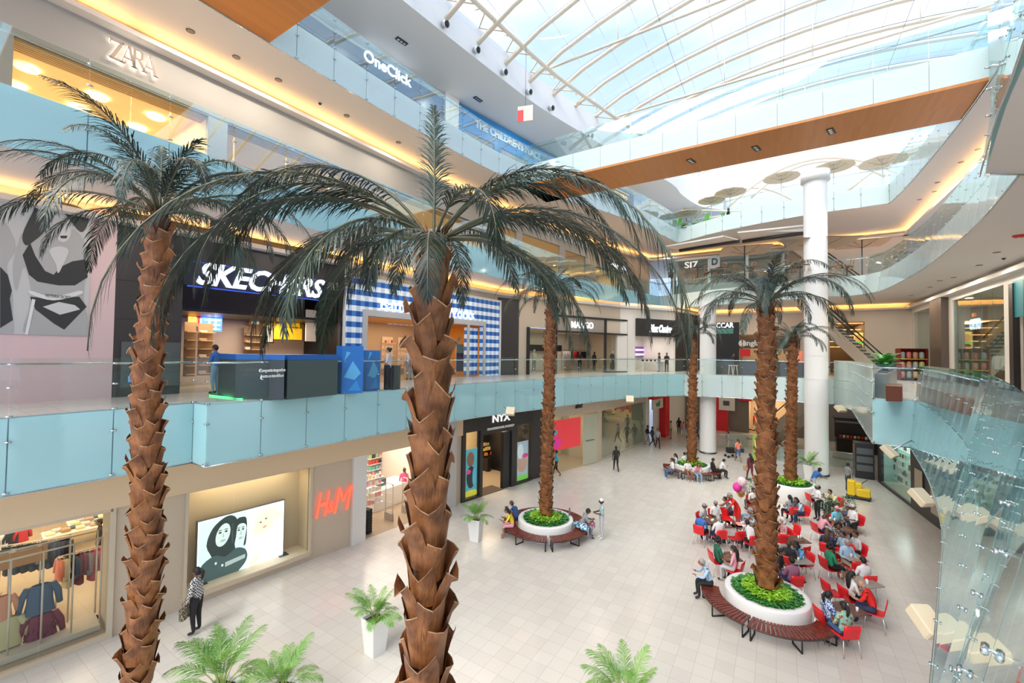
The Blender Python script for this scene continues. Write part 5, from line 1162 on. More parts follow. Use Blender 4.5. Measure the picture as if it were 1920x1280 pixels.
def planter(label, c, r, h, seed, n=1500, sz=.10, ri=None):
    rnd = random.Random(seed); T = thing('planter', label, 'planter', (c.x, c.y, 0), 0, 'round white planters'); ri = ri or r * .8
    mb = MB(); mb.lathe([(r - .04, 0), (r, .04), (r, h - .03), (r - .02, h), (ri + .02, h), (ri, h - .02), (ri, h - .2), (.16, h - .2)], mat('planter_white', (.80, .79, .78), .35), 48); mb.build('tub', T)
    mb = MB(); mb.lathe([(.0, h - .1), (ri * .98, h - .12)], mat('soil', (.03, .02, .012), .9), 24); mb.build('soil', T)
    leaf_ring(ri * .55, ri * 1.0, h - .07, n, greenl, rnd, sz).build('dark_foliage', T); leaf_ring(.22, ri * .68, h - .02, n, limel, rnd, sz * .85, .22).build('lime_foliage', T)
    mb = MB(); mb.lathe([(.22, h - .1), (.34, h - .02), (.31, h + .04), (.24, h - .02)], bark_dark, 20); mb.build('root_collar', T)
    return T
woodb = huemat('bench_wood', (.10, .016, .010), (.20, .040, .024), .35, 7)
def bench(label, c, ri, ro, a0, a1, h=.46):
    """arc bench of radial slats; angles in degrees, 0 = right in the photo, 90 = away"""
    a0, a1 = radians(a0 + CAMAZ), radians(a1 + CAMAZ); T = thing('curved_bench', label, 'bench', (c.x, c.y, 0), 0, 'curved slatted benches'); n = max(4, int((a1 - a0) * ro / .115)); mb = MB()
    for k in range(n):
        b0 = a0 + (a1 - a0) * (k + .10) / n; b1 = a0 + (a1 - a0) * (k + .86) / n
        v = [Vector((r * cos(b), r * sin(b), z)) for z in (h - .035, h) for r, b in ((ri, b0), (ro, b0), (ro, b1), (ri, b1))]
        mb.add(v, [(3, 2, 1, 0), (4, 5, 6, 7), (0, 1, 5, 4), (1, 2, 6, 5), (2, 3, 7, 6), (3, 0, 4, 7)], woodb)
    mb.build('slatted_seat', T)
    mb = MB()
    for r, zz in ((ri + .03, .04), (ro - .02, .05)): mb.tube([(r * cos(a0 + (a1 - a0) * k / 24), r * sin(a0 + (a1 - a0) * k / 24), h - .035 - zz / 2) for k in range(25)], zz * .55, mat('bench_frame', (.05, .03, .025), .4), 4)
    mb.build('rim_frame', T); nl = max(2, round((a1 - a0) * ro / 1.25)) + 1
    for k in range(nl):
        b = a0 + (a1 - a0) * (.03 + .94 * k / (nl - 1)); u = Vector((cos(b), sin(b), 0)); mb = MB(); p = [u * (ri + .05) + Vector((0, 0, h - .05)), u * (ri + .05) + Vector((0, 0, .02)), u * (ro - .06) + Vector((0, 0, .02)), u * (ro - .06) + Vector((0, 0, h - .05))]
        for q, r in zip(p, p[1:]): mb.tube([q, r], .026, black, 4)
        mb.build('leg', T)
    return T
planter('round white planter with the full ring bench, middle left', bC, 1.22, .68, 1, 1300, .11)
planter('large white planter at the front right beside the red chairs', bE, 1.16, .68, 2, 1900, .11, .92)
planter('round white planter beside the left white column', bD, 1.15, .68, 3, 800, .13)
planter('tall white planter in the middle of the cafe tables', bF, 1.22, .95, 4, 900, .13)
for k, (a, b) in enumerate(((178, 268), (272, 358), (2, 88), (92, 176))): bench('curved slatted bench of the middle left planter, ' + ['front left', 'front right', 'back right', 'back left'][k] + ' quarter', bC, 1.34, 1.88, a, b)
for k, (a, b) in enumerate(((152, 222), (224, 308))): bench('curved slatted bench wrapped round the front right planter, ' + ['left', 'front'][k] + ' arc', bE, 1.32, 1.86, a, b)
for k, (a, b) in enumerate(((150, 222), (226, 288), (292, 356))): bench('curved slatted bench of the far planter by the left column, ' + ['left', 'front', 'right'][k] + ' arc', bD, 1.3, 1.82, a, b)
# potted areca palms
AR = [mesh_of(frond_mb(L, e0, e1, random.Random(90 + k), n=52, leaf=.30, wid=.0105, m=areca, ms=arstem, droop=.35, start=.3, rad=.011, open_=50, pw=1.2), 'frond') for k, (e0, e1, L) in enumerate([(84, 40, 1.15), (72, 5, 1.25), (62, -35, 1.1), (50, -50, .95), (78, -10, 1.2)])]
def potted(label, x, y, seed, s=1.0, h=.92, z=0, pot=True):
    c = at_z(x, y, z); rnd = random.Random(seed); T = thing('potted_palm', label, 'potted plant', c, radians(rnd.uniform(0, 90)), 'potted areca palms')
    mb = MB(); w0, w1 = .19, .27; ring = lambda w, zz: [(-w, -w, zz), (w, -w, zz), (w, w, zz), (-w, w, zz)]
    vs = ring(w0, 0) + ring(w1, h) + ring(w1 - .03, h) + ring(w1 - .05, h - .12)
    fs = [(3, 2, 1, 0)] + [(k * 4 + i, k * 4 + (i + 1) % 4, k * 4 + 4 + (i + 1) % 4, k * 4 + 4 + i) for k in range(3) for i in range(4)]
    mb.add(vs, fs, mat('pot_white', (.82, .82, .80), .25)); mb.build('pot', T)
    mb = MB(); mb.add(ring(w1 - .045, h - .08), [(0, 1, 2, 3)], MATS['soil']); mb.build('soil', T)
    for k in range(16):
        a = k * 2.4 + rnd.uniform(-.3, .3); share(AR[k % 5], 'frond', T, (cos(a) * .05, sin(a) * .05, h - .1), (0, 0, a), s * rnd.uniform(.85, 1.15))
    return T
potted('areca palm in a white pot standing left of the ring bench', 892, 1012, 1, .78)
potted('areca palm in a white pot left of the nearest trunk', 703, 1222, 2, .80)
pb = at_z(400, 1345, 0)
potted('areca palm in front, largest, near the left palm trunk', 412, 1368, 3, 1.1)
potted('areca palm at the bottom edge between the left palm and the centre palm', 528, 1370, 4, .8)
potted('areca palm at the bottom edge right of the centre palm', 1178, 1405, 5, .95)
potted('areca palm in a white pot by the foot of the right column', 1517, 897, 6, .85)
# ================================================================ people
JO = {}
def J(**k): return k
stand = J(pel=(0, 0, .95, .125), spi=(0, .01, 1.14, .115), che=(0, 0, 1.32, .135), nek=(0, .0, 1.455, .055), hd0=(0, .015, 1.53, .062), hd1=(0, .02, 1.60, .085), hd2=(0, .01, 1.67, .070),
  shl=(-.165, 0, 1.39, .062), ell=(-.235, -.02, 1.12, .045), wrl=(-.235, .06, .89, .030), hal=(-.225, .085, .815, .034), shr=(.165, 0, 1.39, .062), elr=(.235, -.02, 1.12, .045), wrr=(.235, .06, .89, .030), har=(.225, .085, .815, .034),
  hil=(-.095, 0, .90, .095), knl=(-.10, .02, .49, .062), anl=(-.10, -.02, .09, .042), tol=(-.11, .13, .04, .036), hir=(.095, 0, .90, .095), knr=(.10, .02, .49, .062), anr=(.10, -.02, .09, .042), tor=(.11, .13, .04, .036))
def pose(base, **k): d = dict(base); d.update({a: (*b, base[a][3]) if len(b) == 3 else b for a, b in k.items()}); return d
walk = pose(stand, knl=(-.09, .16, .52), anl=(-.09, .24, .10), tol=(-.09, .38, .09), knr=(.09, -.02, .49), anr=(.09, -.30, .14), tor=(.09, -.19, .05), ell=(-.24, -.10, 1.14), wrl=(-.24, -.02, .90), hal=(-.23, .02, .83), elr=(.24, .06, 1.13), wrr=(.22, .22, .95), har=(.21, .28, .89))
hold = pose(stand, ell=(-.23, .02, 1.13), wrl=(-.12, .24, 1.12), hal=(-.07, .30, 1.13), elr=(.23, .02, 1.13), wrr=(.12, .24, 1.12), har=(.07, .30, 1.13))
phone = pose(stand, elr=(.25, .12, 1.20), wrr=(.13, .18, 1.42), har=(.10, .13, 1.50), ell=(-.25, -.01, 1.12), wrl=(-.22, .10, .92), hal=(-.21, .12, .85))
bend = pose(stand, spi=(0, .10, 1.10), che=(0, .24, 1.24), nek=(0, .33, 1.34), hd0=(0, .38, 1.40), hd1=(0, .42, 1.45), hd2=(0, .43, 1.52), shl=(-.165, .26, 1.31), shr=(.165, .26, 1.31), ell=(-.20, .42, 1.12), wrl=(-.15, .58, .98), hal=(-.13, .64, .94), elr=(.22, .42, 1.12), wrr=(.20, .62, 1.02), har=(.19, .69, 1.0))
sit = J(pel=(0, 0, .56, .135), spi=(0, -.01, .74, .12), che=(0, .01, .92, .135), nek=(0, .02, 1.055, .055), hd0=(0, .04, 1.13, .062), hd1=(0, .045, 1.20, .085), hd2=(0, .035, 1.27, .070),
  shl=(-.165, .01, .99, .062), ell=(-.24, .05, .73, .045), wrl=(-.15, .27, .72, .030), hal=(-.10, .33, .74, .034), shr=(.165, .01, .99, .062), elr=(.24, .05, .73, .045), wrr=(.15, .27, .72, .030), har=(.10, .33, .74, .034),
  hil=(-.10, .04, .54, .098), knl=(-.12, .43, .53, .066), anl=(-.12, .40, .10, .042), tol=(-.12, .54, .045, .036), hir=(.10, .04, .54, .098), knr=(.12, .43, .53, .066), anr=(.12, .40, .10, .042), tor=(.12, .54, .045, .036))
sitlean = pose(sit, spi=(0, .05, .73), che=(0, .15, .90), nek=(0, .22, 1.02), hd0=(0, .27, 1.09), hd1=(0, .30, 1.15), hd2=(0, .29, 1.22), shl=(-.165, .17, .97), shr=(.165, .17, .97), ell=(-.24, .30, .76), wrl=(-.14, .48, .76), hal=(-.09, .54, .78), elr=(.24, .30, .76), wrr=(.14, .46, .80), har=(.08, .50, .85))
sitback = pose(sit, spi=(0, -.05, .74), che=(0, -.09, .92), nek=(0, -.08, 1.05), hd0=(0, -.06, 1.13), hd1=(0, -.04, 1.20), hd2=(0, -.05, 1.27), shl=(-.165, -.08, .99), shr=(.165, -.08, .99), ell=(-.25, -.02, .72), wrl=(-.18, .20, .64), hal=(-.14, .26, .62), elr=(.25, .04, .74), wrr=(.14, .22, .84), har=(.08, .26, .90), anl=(-.10, .50, .10), tol=(-.10, .64, .05), anr=(.08, .36, .10), tor=(.08, .50, .045))
POSES = dict(stand=stand, walk=walk, hold=hold, phone=phone, bend=bend, sit=sit, sitlean=sitlean, sitback=sitback)
BONES = [('pel', 'spi', 1), ('spi', 'che', 1), ('che', 'nek', 1), ('nek', 'hd0', 0), ('hd0', 'hd1', 0), ('hd1', 'hd2', 0)]
for s in 'lr': BONES += [('che', 'sh' + s, 1), ('sh' + s, 'el' + s, 1), ('el' + s, 'wr' + s, 2), ('wr' + s, 'ha' + s, 0), ('pel', 'hi' + s, 3), ('hi' + s, 'kn' + s, 3), ('kn' + s, 'an' + s, 4), ('an' + s, 'to' + s, 5)]
slotm = [mat('slot_%d' % i, (.5, .5, .5)) for i in range(7)]
def body_mesh(pn, wide=1.0, slim=False):
    key = (pn, wide, slim)
    if key in JO: return JO[key]
    P = POSES[pn]; bm = bmesh.new(); lay = bm.verts.layers.skin.verify(); vv = {}
    for k, (x, y, z, r) in P.items():
        v = bm.verts.new((x * (1 + (wide - 1) * .5), y, z)); f = wide if k in ('pel', 'spi', 'che', 'hil', 'hir') else (1 + (wide - 1) * .5) if k[:2] in ('sh', 'el', 'kn') else 1
        sx = r * f * (1.18 if k in ('pel', 'che', 'spi') else 1); sy = r * f * (.92 if k in ('pel', 'che', 'spi') else 1)
        v[lay].radius = (sx, sy) if k not in ('hd1', 'hd2', 'hd0') else (r * .92, r * 1.08); vv[k] = v
    vv['pel'][lay].use_root = True
    for a, b, _ in BONES: bm.edges.new((vv[a], vv[b]))
    me = bpy.data.meshes.new('tmp'); bm.to_mesh(me); bm.free(); o = bpy.data.objects.new('tmp', me); COL.objects.link(o)
    md = o.modifiers.new('s', 'SKIN'); md.use_smooth_shade = True; sb = o.modifiers.new('b', 'SUBSURF'); sb.levels = 1; sb.render_levels = 1
    dg = bpy.context.evaluated_depsgraph_get(); dg.update(); out = bpy.data.meshes.new_from_object(o.evaluated_get(dg)); bpy.data.objects.remove(o); out.name = 'body'
    segs = [(Vector(P[a][:3]), Vector(P[b][:3]), (P[a][3] + P[b][3]) / 2, s) for a, b, s in BONES]
    vs = [tuple(v.co) for v in out.vertices]; fs = [tuple(p.vertices) for p in out.polygons]; mi = []
    for p in out.polygons:
        c = Vector(p.center); best = 9; bs = 0
        for a, b, r, s in segs:
            d = b - a; t = max(0, min(1, (c - a).dot(d) / d.dot(d))); q = (c - (a + d * t)).length / r
            if q < best: best = q; bs = s
        mi.append(bs)
    mb = MB(); mb.v = vs; mb.f = fs; mb.m = mi; mb.sm = [True] * len(fs); mb.mats = list(slotm)
    # head details, fingers
    h1 = Vector(P['hd1'][:3]); f = lambda x, y, z: tuple(h1 + Vector((x, y, z)))
    mb.blob(f(0, .01, .01), (.076, .092, .112), slotm[0], 10, 8)
    mb.tube([f(0, .095, .03), f(0, .118, -.012), f(0, .10, -.022)], [.008, .016, .012], slotm[0], 5)
    for s in (-1, 1):
        mb.blob(f(s * .077, .0, .0), (.012, .022, .032), slotm[0], 6, 4); mb.blob(f(s * .03, .090, .022), (.013, .008, .007), slotm[6], 6, 4); mb.tube([f(s * .014, .10, .044), f(s * .05, .088, .046)], .004, slotm[6], 4)
    mb.tube([f(-.024, .094, -.05), f(0, .101, -.052), f(.024, .094, -.05)], [.004, .008, .004], mat('lip', (.30, .08, .06), .5), 5)
    for s in 'lr':
        w = Vector(P['wr' + s][:3]); h = Vector(P['ha' + s][:3]); d = (h - w).normalized(); sd = d.cross(Vector((0, 0, 1))); sd = sd.normalized() if sd.length > .2 else Vector((0, 1, 0)); nn = sd.cross(d)
        for k, l in enumerate((.055, .068, .072, .064)):
            a = h + sd * (.024 - .016 * k) + d * .012; mb.tube([a, a + d * l * .55 + nn * -.004, a + d * l + nn * -.02], [.010, .009, .006], slotm[0], 5)
        a = h + sd * .03 - d * .02; mb.tube([a, a + sd * .022 + d * .028, a + sd * .020 + d * .055 - nn * .01], [.011, .010, .007], slotm[0], 5)
    o = mb.build('body'); m2 = o.data; bpy.data.objects.remove(o); JO[key] = m2; return m2
HM = {}
def hair_mesh(style):
    if style in HM: return HM[style]
    mb = MB(); m = slotm[6]
    if style in ('short', 'bun', 'long', 'tail', 'curly', 'grey', 'locks'):
        # cap of hair open at the face: rows from the crown down, cut away in front
        vs = []; fs = []; n, k = 14, 6
        for i in range(k + 1):
            th = .02 + i / k * 1.75
            for j in range(n):
                a = 2 * pi * j / n; front = max(0, sin(a)); t = min(th, 1.02 + (1 - front) * .9)
                vs.append((.086 * sin(t) * cos(a), .0 + .102 * sin(t) * sin(a) * (.96 if front else 1.05), .022 + .118 * cos(t)))
        for i in range(k):
            for j in range(n): fs.append((i * n + j, i * n + (j + 1) % n, i * n + n + (j + 1) % n, i * n + n + j))
        mb.add(vs, fs, m, True)
        mb.blob((0, -.035, .02), (.083, .080, .10), m, 10, 6)
    if style == 'bun': mb.blob((0, -.11, .07), .045, m, 8, 5)
    if style == 'long': mb.tube([(0, -.05, .06), (0, -.105, -.02), (0, -.13, -.16), (0, -.12, -.34), (0, -.11, -.44)], [.06, .085, .088, .07, .02], m, 10, sq=.6)
    if style == 'locks': mb.tube([(0, -.05, .04), (0, -.09, -.04), (0, -.10, -.18)], [.07, .095, .05], m, 10, sq=.8); [mb.tube([(x, -.03, -.02), (x * 1.1, -.0, -.16)], [.03, .02], m, 6) for x in (-.08, .08)]
    if style == 'tail': mb.tube([(0, -.10, .08), (0, -.16, .02), (0, -.15, -.14), (0, -.13, -.22)], [.03, .045, .035, .008], m, 8)
    if style == 'curly':
        rr = random.Random(3)
        for k in range(34):
            a = rr.uniform(0, 2 * pi); e = rr.uniform(-.5, 1.4)
            if sin(a) > .45 and e < .6: continue
            mb.blob((.105 * cos(a) * cos(e), -.02 + .11 * sin(a) * cos(e), .03 + .12 * sin(e)), rr.uniform(.035, .05), m, 6, 4)
    if style in ('cap', 'net'):
        mb.lathe([(.0, .135), (.05, .128), (.082, .09), (.092, .045), (.09, .03)], m, 14, (0, -.005, 0)); mb.blob((0, -.055, .0), (.075, .06, .06), mat('hair_black', (.012, .010, .010), .6), 8, 5)
        if style == 'cap': mb.prism([(-.06, .06), (.06, .06), (.05, .15), (-.05, .15)], .04, .052, m)
    if style == 'bald': mb.blob((0, -.045, -.01), (.079, .06, .055), m, 10, 5)
    o = mb.build('hair'); me = o.data; bpy.data.objects.remove(o); HM[style] = me; return me
def C(n, c, **k): return mat('cloth_' + n, c, .75, **k)
SK = [mat('skin_%d' % i, c, .5) for i, c in enumerate([(.50, .27, .17), (.33, .155, .085), (.19, .085, .045), (.11, .045, .025), (.62, .40, .29)])]
HB = mat('hair_black', (.012, .010, .010), .6); HN = mat('hair_brown', (.08, .04, .02), .6); HG = mat('hair_grey', (.35, .34, .33), .6); HW = mat('hair_white', (.75, .74, .72), .6)
def pattern(name, c1, c2, c3, scale=22, kind='noise'):
    if name in MATS: return MATS[name]
    m, t, p = _new(name); c = t.nodes.new('ShaderNodeTexCoord'); r = t.nodes.new('ShaderNodeValToRGB'); r.color_ramp.interpolation = 'CONSTANT'
    n = t.nodes.new('ShaderNodeTexChecker' if kind == 'check' else 'ShaderNodeTexVoronoi' if kind == 'vor' else 'ShaderNodeTexNoise'); n.inputs['Scale'].default_value = scale
    t.links.new(c.outputs['Object'], n.inputs['Vector'])
    r.color_ramp.elements[0].color = (*c1, 1); r.color_ramp.elements[1].position = .47; r.color_ramp.elements[1].color = (*c2, 1); e = r.color_ramp.elements.new(.56); e.color = (*c3, 1)
    t.links.new(n.outputs['Color' if kind == 'vor' else 'Fac'], r.inputs['Fac']); t.links.new(r.outputs['Color'], p.inputs['Base Color']); p.inputs['Roughness'].default_value = .75; MATS[name] = m; return m
WHT = C('white', (.78, .78, .78)); BLK = C('black', (.015, .015, .018)); NAV = C('navy', (.02, .035, .09)); JEAN = C('jean', (.06, .13, .28)); LJEAN = C('light_jean', (.24, .36, .50)); GRY = C('grey', (.28, .29, .31)); LBL = C('light_blue', (.40, .56, .74)); BLU = C('blue', (.04, .16, .50)); RED = C('red', (.75, .02, .015)); PNK = C('pink', (.75, .35, .42)); SAL = C('salmon', (.85, .28, .18)); MAR = C('maroon', (.16, .02, .04)); GRN = C('green', (.02, .25, .12)); TEAL = C('teal', (.02, .18, .24)); SKY = C('sky', (.20, .52, .66)); YEL = C('yellow', (.80, .62, .05)); CRM = C('cream', (.72, .65, .40)); PUR = C('plum', (.36, .14, .24)); BRN = C('brown', (.28, .10, .05)); TAN = C('tan', (.45, .30, .18)); SHW = C('shoe_white', (.7, .7, .7)); SHB = C('shoe_black', (.02, .02, .02)); LGR = C('light_grey', (.52, .53, .55)); KHK = C('khaki', (.35, .33, .26)); MPU = C('slate', (.20, .22, .30))
PLAID = pattern('plaid_shirt', (.75, .75, .75), (.75, .75, .75), (.03, .03, .035), 26, 'check'); FLO = pattern('blue_floral', (.03, .08, .35), (.75, .78, .85), (.08, .30, .50), 14); STR = pattern('striped_top', (.7, .1, .1), (.75, .72, .7), (.08, .05, .12), 30); DOT = pattern('dotted_top', (.03, .03, .03), (.03, .03, .03), (.6, .58, .55), 30); GPR = pattern('green_print', (.25, .50, .42), (.35, .6, .45), (.30, .12, .06), 12); TFL = pattern('teal_floral', (.55, .6, .6), (.08, .3, .35), (.7, .72, .7), 18)
HEAD = {'l': 212.1, 'r': 32.1, 't': 302.1, 'a': 122.1, 'tl': 257.1, 'tr': 347.1, 'al': 167.1, 'ar': 77.1}
def person(label, x, y, ps, face, skin, top, bottom, hair='short', hc=None, sleeve='skin', shin=None, shoes=None, z=0, s=1.0, wide=1.0, by='feet', rotd=0, loc=None, upper=None, tag_=None):
    if loc is None: loc = at_z(x, y, z) if by == 'feet' else at_z(x, y, z + (1.20 if ps.startswith('sit') else 1.6) * s)
    loc = Vector((loc[0], loc[1], z)); rz = radians(HEAD[face] - 90 + rotd); T = thing('person', label, 'person', loc, rz); T.scale = (s, s, s)
    me = body_mesh(ps, wide); o = share(me, 'body', T); sk = SK[skin]
    mats = [sk, top, sk if sleeve == 'skin' else (sleeve or top), bottom, (bottom if shin is None else sk if shin == 'skin' else shin), shoes or SHB, mat('eye_dark', (.02, .012, .01), .3)]
    for i, m in enumerate(mats): o.material_slots[i].link = 'OBJECT'; o.material_slots[i].material = m
    if hair != 'none':
        h = share(hair_mesh(hair), 'cap' if hair in ('cap', 'net') else 'hair', T, POSES[ps]['hd1'][:3]); h.material_slots[0].link = 'OBJECT'; h.material_slots[0].material = hc or HB
    return T
def skirt(T, m, ps='stand', l=.45):
    P = POSES[ps]; mb = MB(); c = Vector(P['pel'][:3])
    mb.lathe([(.135, .05), (.165, -.1), (.20, -l)], m, 14, c, ell=.8); mb.build('skirt', T)
def bag(T, p, m, sz=(.26, .10, .20), strap=True):
    mb = MB(); x, y, z = p; mb.bevbox((x - sz[0] / 2, y - sz[1] / 2, z - sz[2]), (x + sz[0] / 2, y + sz[1] / 2, z), m, .02)
    if strap: mb.tube([(x - sz[0] * .35, y, z - .02), (x - sz[0] * .3, y, z + .14), (x + sz[0] * .3, y, z + .14), (x + sz[0] * .35, y, z - .02)], .009, m, 4)
    mb.build('handbag', T)
def phone_in(T, ps, hand='r'):
    p = POSES[ps]['ha' + hand]; mb = MB(); mb.bevbox((p[0] - .035, p[1] + .02, p[2] + .0), (p[0] + .035, p[1] + .032, p[2] + .14), SHB, .004); mb.build('phone', T)
# ---- red chairs
def chair_proto():
    T = thing('cafe_chair', 'x', 'chair'); mb = MB(); n = 8
    seat = [(-.215, -.19), (.215, -.19), (.23, .22), (-.23, .22)]
    vs = []; fs = []
    for k in range(6):   # one curved shell: seat then back
        pass
    prof = [(.235, .425, .225), (.22, .452, .235), (.05, .448, .23), (-.14, .450, .22), (-.205, .475, .215), (-.235, .60, .215), (-.262, .74, .225), (-.28, .865, .215)]
    for th in (0, .016):
        for y, z, w in prof:
            for i in range(5):
                q = i / 4 * 2 - 1; d = .018 * q * q; vs.append((q * w, y + (d if z > .5 else 0) - (th if z > .5 else 0), z + (d if z < .5 else 0) - (th if z <= .5 else 0)))
    N = len(prof)
    for k in range(N - 1):
        for i in range(4): fs.append((k * 5 + i, k * 5 + i + 1, k * 5 + 6 + i, k * 5 + 5 + i)); b = N * 5; fs.append((b + k * 5 + i, b + k * 5 + 5 + i, b + k * 5 + 6 + i, b + k * 5 + i + 1))
    for k in range(N - 1):
        for i, sgn in ((0, 1), (4, -1)): fs.append((k * 5 + i, k * 5 + 5 + i, N * 5 + k * 5 + 5 + i, N * 5 + k * 5 + i))
    for k in (0, N - 1):
        for i in range(4): fs.append((k * 5 + i, k * 5 + i + 1, N * 5 + k * 5 + i + 1, N * 5 + k * 5 + i))
    split = 4
    sv = [f for f in fs if max(prof[(v % (N * 5)) // 5][1] for v in f) < .48]; bv = [f for f in fs if f not in sv]
    a = MB(); a.add(vs, sv, red, True); b = MB(); b.add(vs, bv, red, True)
    def comp(mb):
        used = sorted({v for f in mb.f for v in f}); mp = {v: i for i, v in enumerate(used)}; mb.v = [mb.v[v] for v in used]; mb.f = [tuple(mp[v] for v in f) for f in mb.f]; return mb
    comp(a).build('seat', T); comp(b).build('backrest', T)
    al = mat('chair_aluminium', (.70, .70, .70), .3, .9)
    for sx in (-1, 1):
        for sy, yt in ((1, .19), (-1, -.2)): mb = MB(); mb.tube([(sx * .20, yt, .44), (sx * .235, yt + sy * .05, .0)], .013, al, 6); mb.build('leg', T)
    return T
CP = chair_proto(); CPK = list(CP.children); CPused = []
def chair(label, loc, rz):
    if not CPused: c = CP; CPused.append(1)
    else:
        c = CP.copy(); COL.objects.link(c)
        for k in CPK: q = k.copy(); COL.objects.link(q); q.parent = c
    c.location = (loc[0], loc[1], 0); c.rotation_euler = (0, 0, rz); c['label'] = label; c['category'] = 'chair'; c['group'] = 'red cafe chairs'; return c
def seated(plabel, clabel, x, y, ps, face, *a, **k):
    """a person on a red chair: placed by the head"""
    T = person(plabel, x, y, ps, face, *a, by='head', **k); chair(clabel, T.location - Vector((0, 0, 0)), T.rotation_euler.z); return T
# ---------------------------------------------------------------- people and things on the ground floor
# (pixel of the head for the seated, pixel of the feet for the standing)
S_ = seated
S_('man in a bright blue shirt with short grey hair seated at the left table', 'red plastic chair under the man in the bright blue shirt', 1314, 966, 'sit', 'ar', 1, BLU, BLK, 'short', HG, s=1)
S_('person in white with a grey cap at the left end of the cafe tables', 'red plastic chair under the grey-capped person at the left end', 1319, 948, 'sit', 'tr', 2, LGR, NAV, 'cap', GRY)
S_('waiter in a white shirt and grey cap sitting left of the red dress', 'red plastic chair under the white-shirted waiter left of the red dress', 1341, 943, 'sit', 't', 2, WHT, BLK, 'cap', GRY)
S_('man in a slate blue shirt sitting behind the person in red', 'red plastic chair under the man in slate blue', 1371, 934, 'sitlean', 'l', 1, MPU, NAV, 'short')
S_('woman in a brown top and jeans facing left by the tables', 'red plastic chair under the woman in brown and jeans', 1409, 940, 'sitback', 'l', 1, BRN, LJEAN, 'tail')
S_('grey-haired person in a grey patterned top beside the big trunk', 'red plastic chair under the grey-haired person by the trunk', 1419, 957, 'sitlean', 'l', 1, TFL, GRY, 'curly', HG)
S_('person in white seen from behind at the near side of the left table', 'red plastic chair nearest under the white back at the left table', 1348, 973, 'sit', 'a', 0, WHT, NAV, 'short', HG)
S_('person in a white shirt leaning on the table left of the trunk', 'red plastic chair under the leaning person in white', 1409, 983, 'sitlean', 'a', 1, WHT, BLK, 'short')
chair('empty red plastic chair between the two people in white backs', at_z(1380, 1030, 0), radians(HEAD['a'] - 90 + 8))
chair('empty red plastic chair pulled out behind the person in red', at_z(1362, 990, 0), radians(HEAD['t'] - 90))
S_('woman with white hair in a striped top right of the trunk', 'red plastic chair under the striped top right of the trunk', 1469, 975, 'sit', 'l', 4, STR, BLK, 'locks', HW)
chair('empty red plastic chair right of the big trunk, seen from behind', at_z(1463, 1036, 0), radians(HEAD['a'] - 90 - 10))
chair('empty red plastic chair turned sideways right of the big trunk', at_z(1484, 1022, 0), radians(HEAD['l'] - 90))
S_('man in a white shirt working at a black laptop behind the balloons', 'red plastic chair under the man with the laptop', 1412, 918, 'sit', 't', 2, WHT, BLK, 'short')
S_('woman in dark clothes behind the trunk near the plants', 'red plastic chair under the woman in dark behind the trunk', 1426, 892, 'sitback', 'tr', 1, BLK, JEAN, 'long')
S_('woman in a grey top seen from behind below the tall planter', 'red plastic chair seen from behind below the tall planter', 1482, 933, 'sit', 'a', 2, GRY, BLK, 'tail')
S_('woman in a white and blue top with dark hair by the tall planter', 'red plastic chair under the white and blue top by the planter', 1504, 935, 'sitlean', 'l', 1, LBL, NAV, 'locks')
S_('man in white with his arm on the rear table right of the planter', 'red plastic chair under the man in white at the rear table', 1524, 912, 'sitlean', 'r', 2, WHT, BLK, 'short')
person('person in light blue bent over behind the tall planter', 1524, 928, 'bend', 'r', 1, BLU, LGR, 'short', z=0)
S_('heavy man in a cream shirt leaning his chin on his hand', 'red plastic chair under the man in the cream shirt', 1567, 920, 'sitlean', 'l', 0, CRM, BLK, 'short', wide=1.2)
S_('woman in a pink top and dark shorts facing right', 'red plastic chair under the woman in pink and dark shorts', 1537, 964, 'sitlean', 'r', 1, PNK, NAV, 'long', HN, shin='skin')
S_('woman in a turquoise top with a pink cap among the plants', 'red plastic chair under the turquoise top', 1568, 953, 'sit', 't', 1, SKY, BLK, 'cap', PNK, upper='skin')
S_('person in denim with a dark beanie at the right edge of the tables', 'red plastic chair at the right edge under the person in denim', 1604, 951, 'sitlean', 'l', 2, JEAN, NAV, 'short')
S_('woman in a black dotted top talking at the middle right table', 'red plastic chair under the black dotted top', 1573, 986, 'sit', 'tl', 2, DOT, BLK, 'curly')
S_('woman with long brown hair in navy seen from behind', 'red plastic chair under the long brown hair', 1551, 997, 'sit', 'ar', 0, NAV, JEAN, 'long', HN)
S_('person in a plain blue shirt half hidden behind the older man', 'red plastic chair behind the older man in pale blue', 1582, 1002, 'sit', 'l', 1, LBL, NAV, 'short')
S_('older grey-haired man in a pale blue shirt facing the camera', 'red plastic chair under the older man in pale blue', 1587, 1016, 'sit', 't', 0, LBL, KHK, 'short', HG, sleeve=None, wide=1.15)
S_('man in a light grey shirt with a buzz cut at the right side', 'red plastic chair at the right under the light grey shirt', 1606, 1002, 'sit', 'l', 1, LGR, BLK, 'short')
S_('woman in a black top seen from behind right of the trunk', 'red plastic chair under the black top right of the trunk', 1479, 1020, 'sit', 'ar', 0, BLK, BLK, 'short', HN)
S_('woman in a sky blue shirt with braids at the middle table', 'red plastic chair under the sky blue shirt', 1507, 1018, 'sitlean', 'l', 2, C('azure', (.12, .36, .62)), NAV, 'locks')
S_('woman in a bright green blouse with bare crossed legs', 'red plastic chair under the bright green blouse', 1556, 1026, 'sit', 'r', 1, GRN, BLK, 'curly', shin='skin')
S_('woman with curly hair in a dark green dress at the left', 'red plastic chair under the dark green dress', 1345, 1014, 'sit', 'r', 1, C('darkgreen', (.02, .14, .08)), C('darkgreen2', (.02, .14, .09)), 'curly')
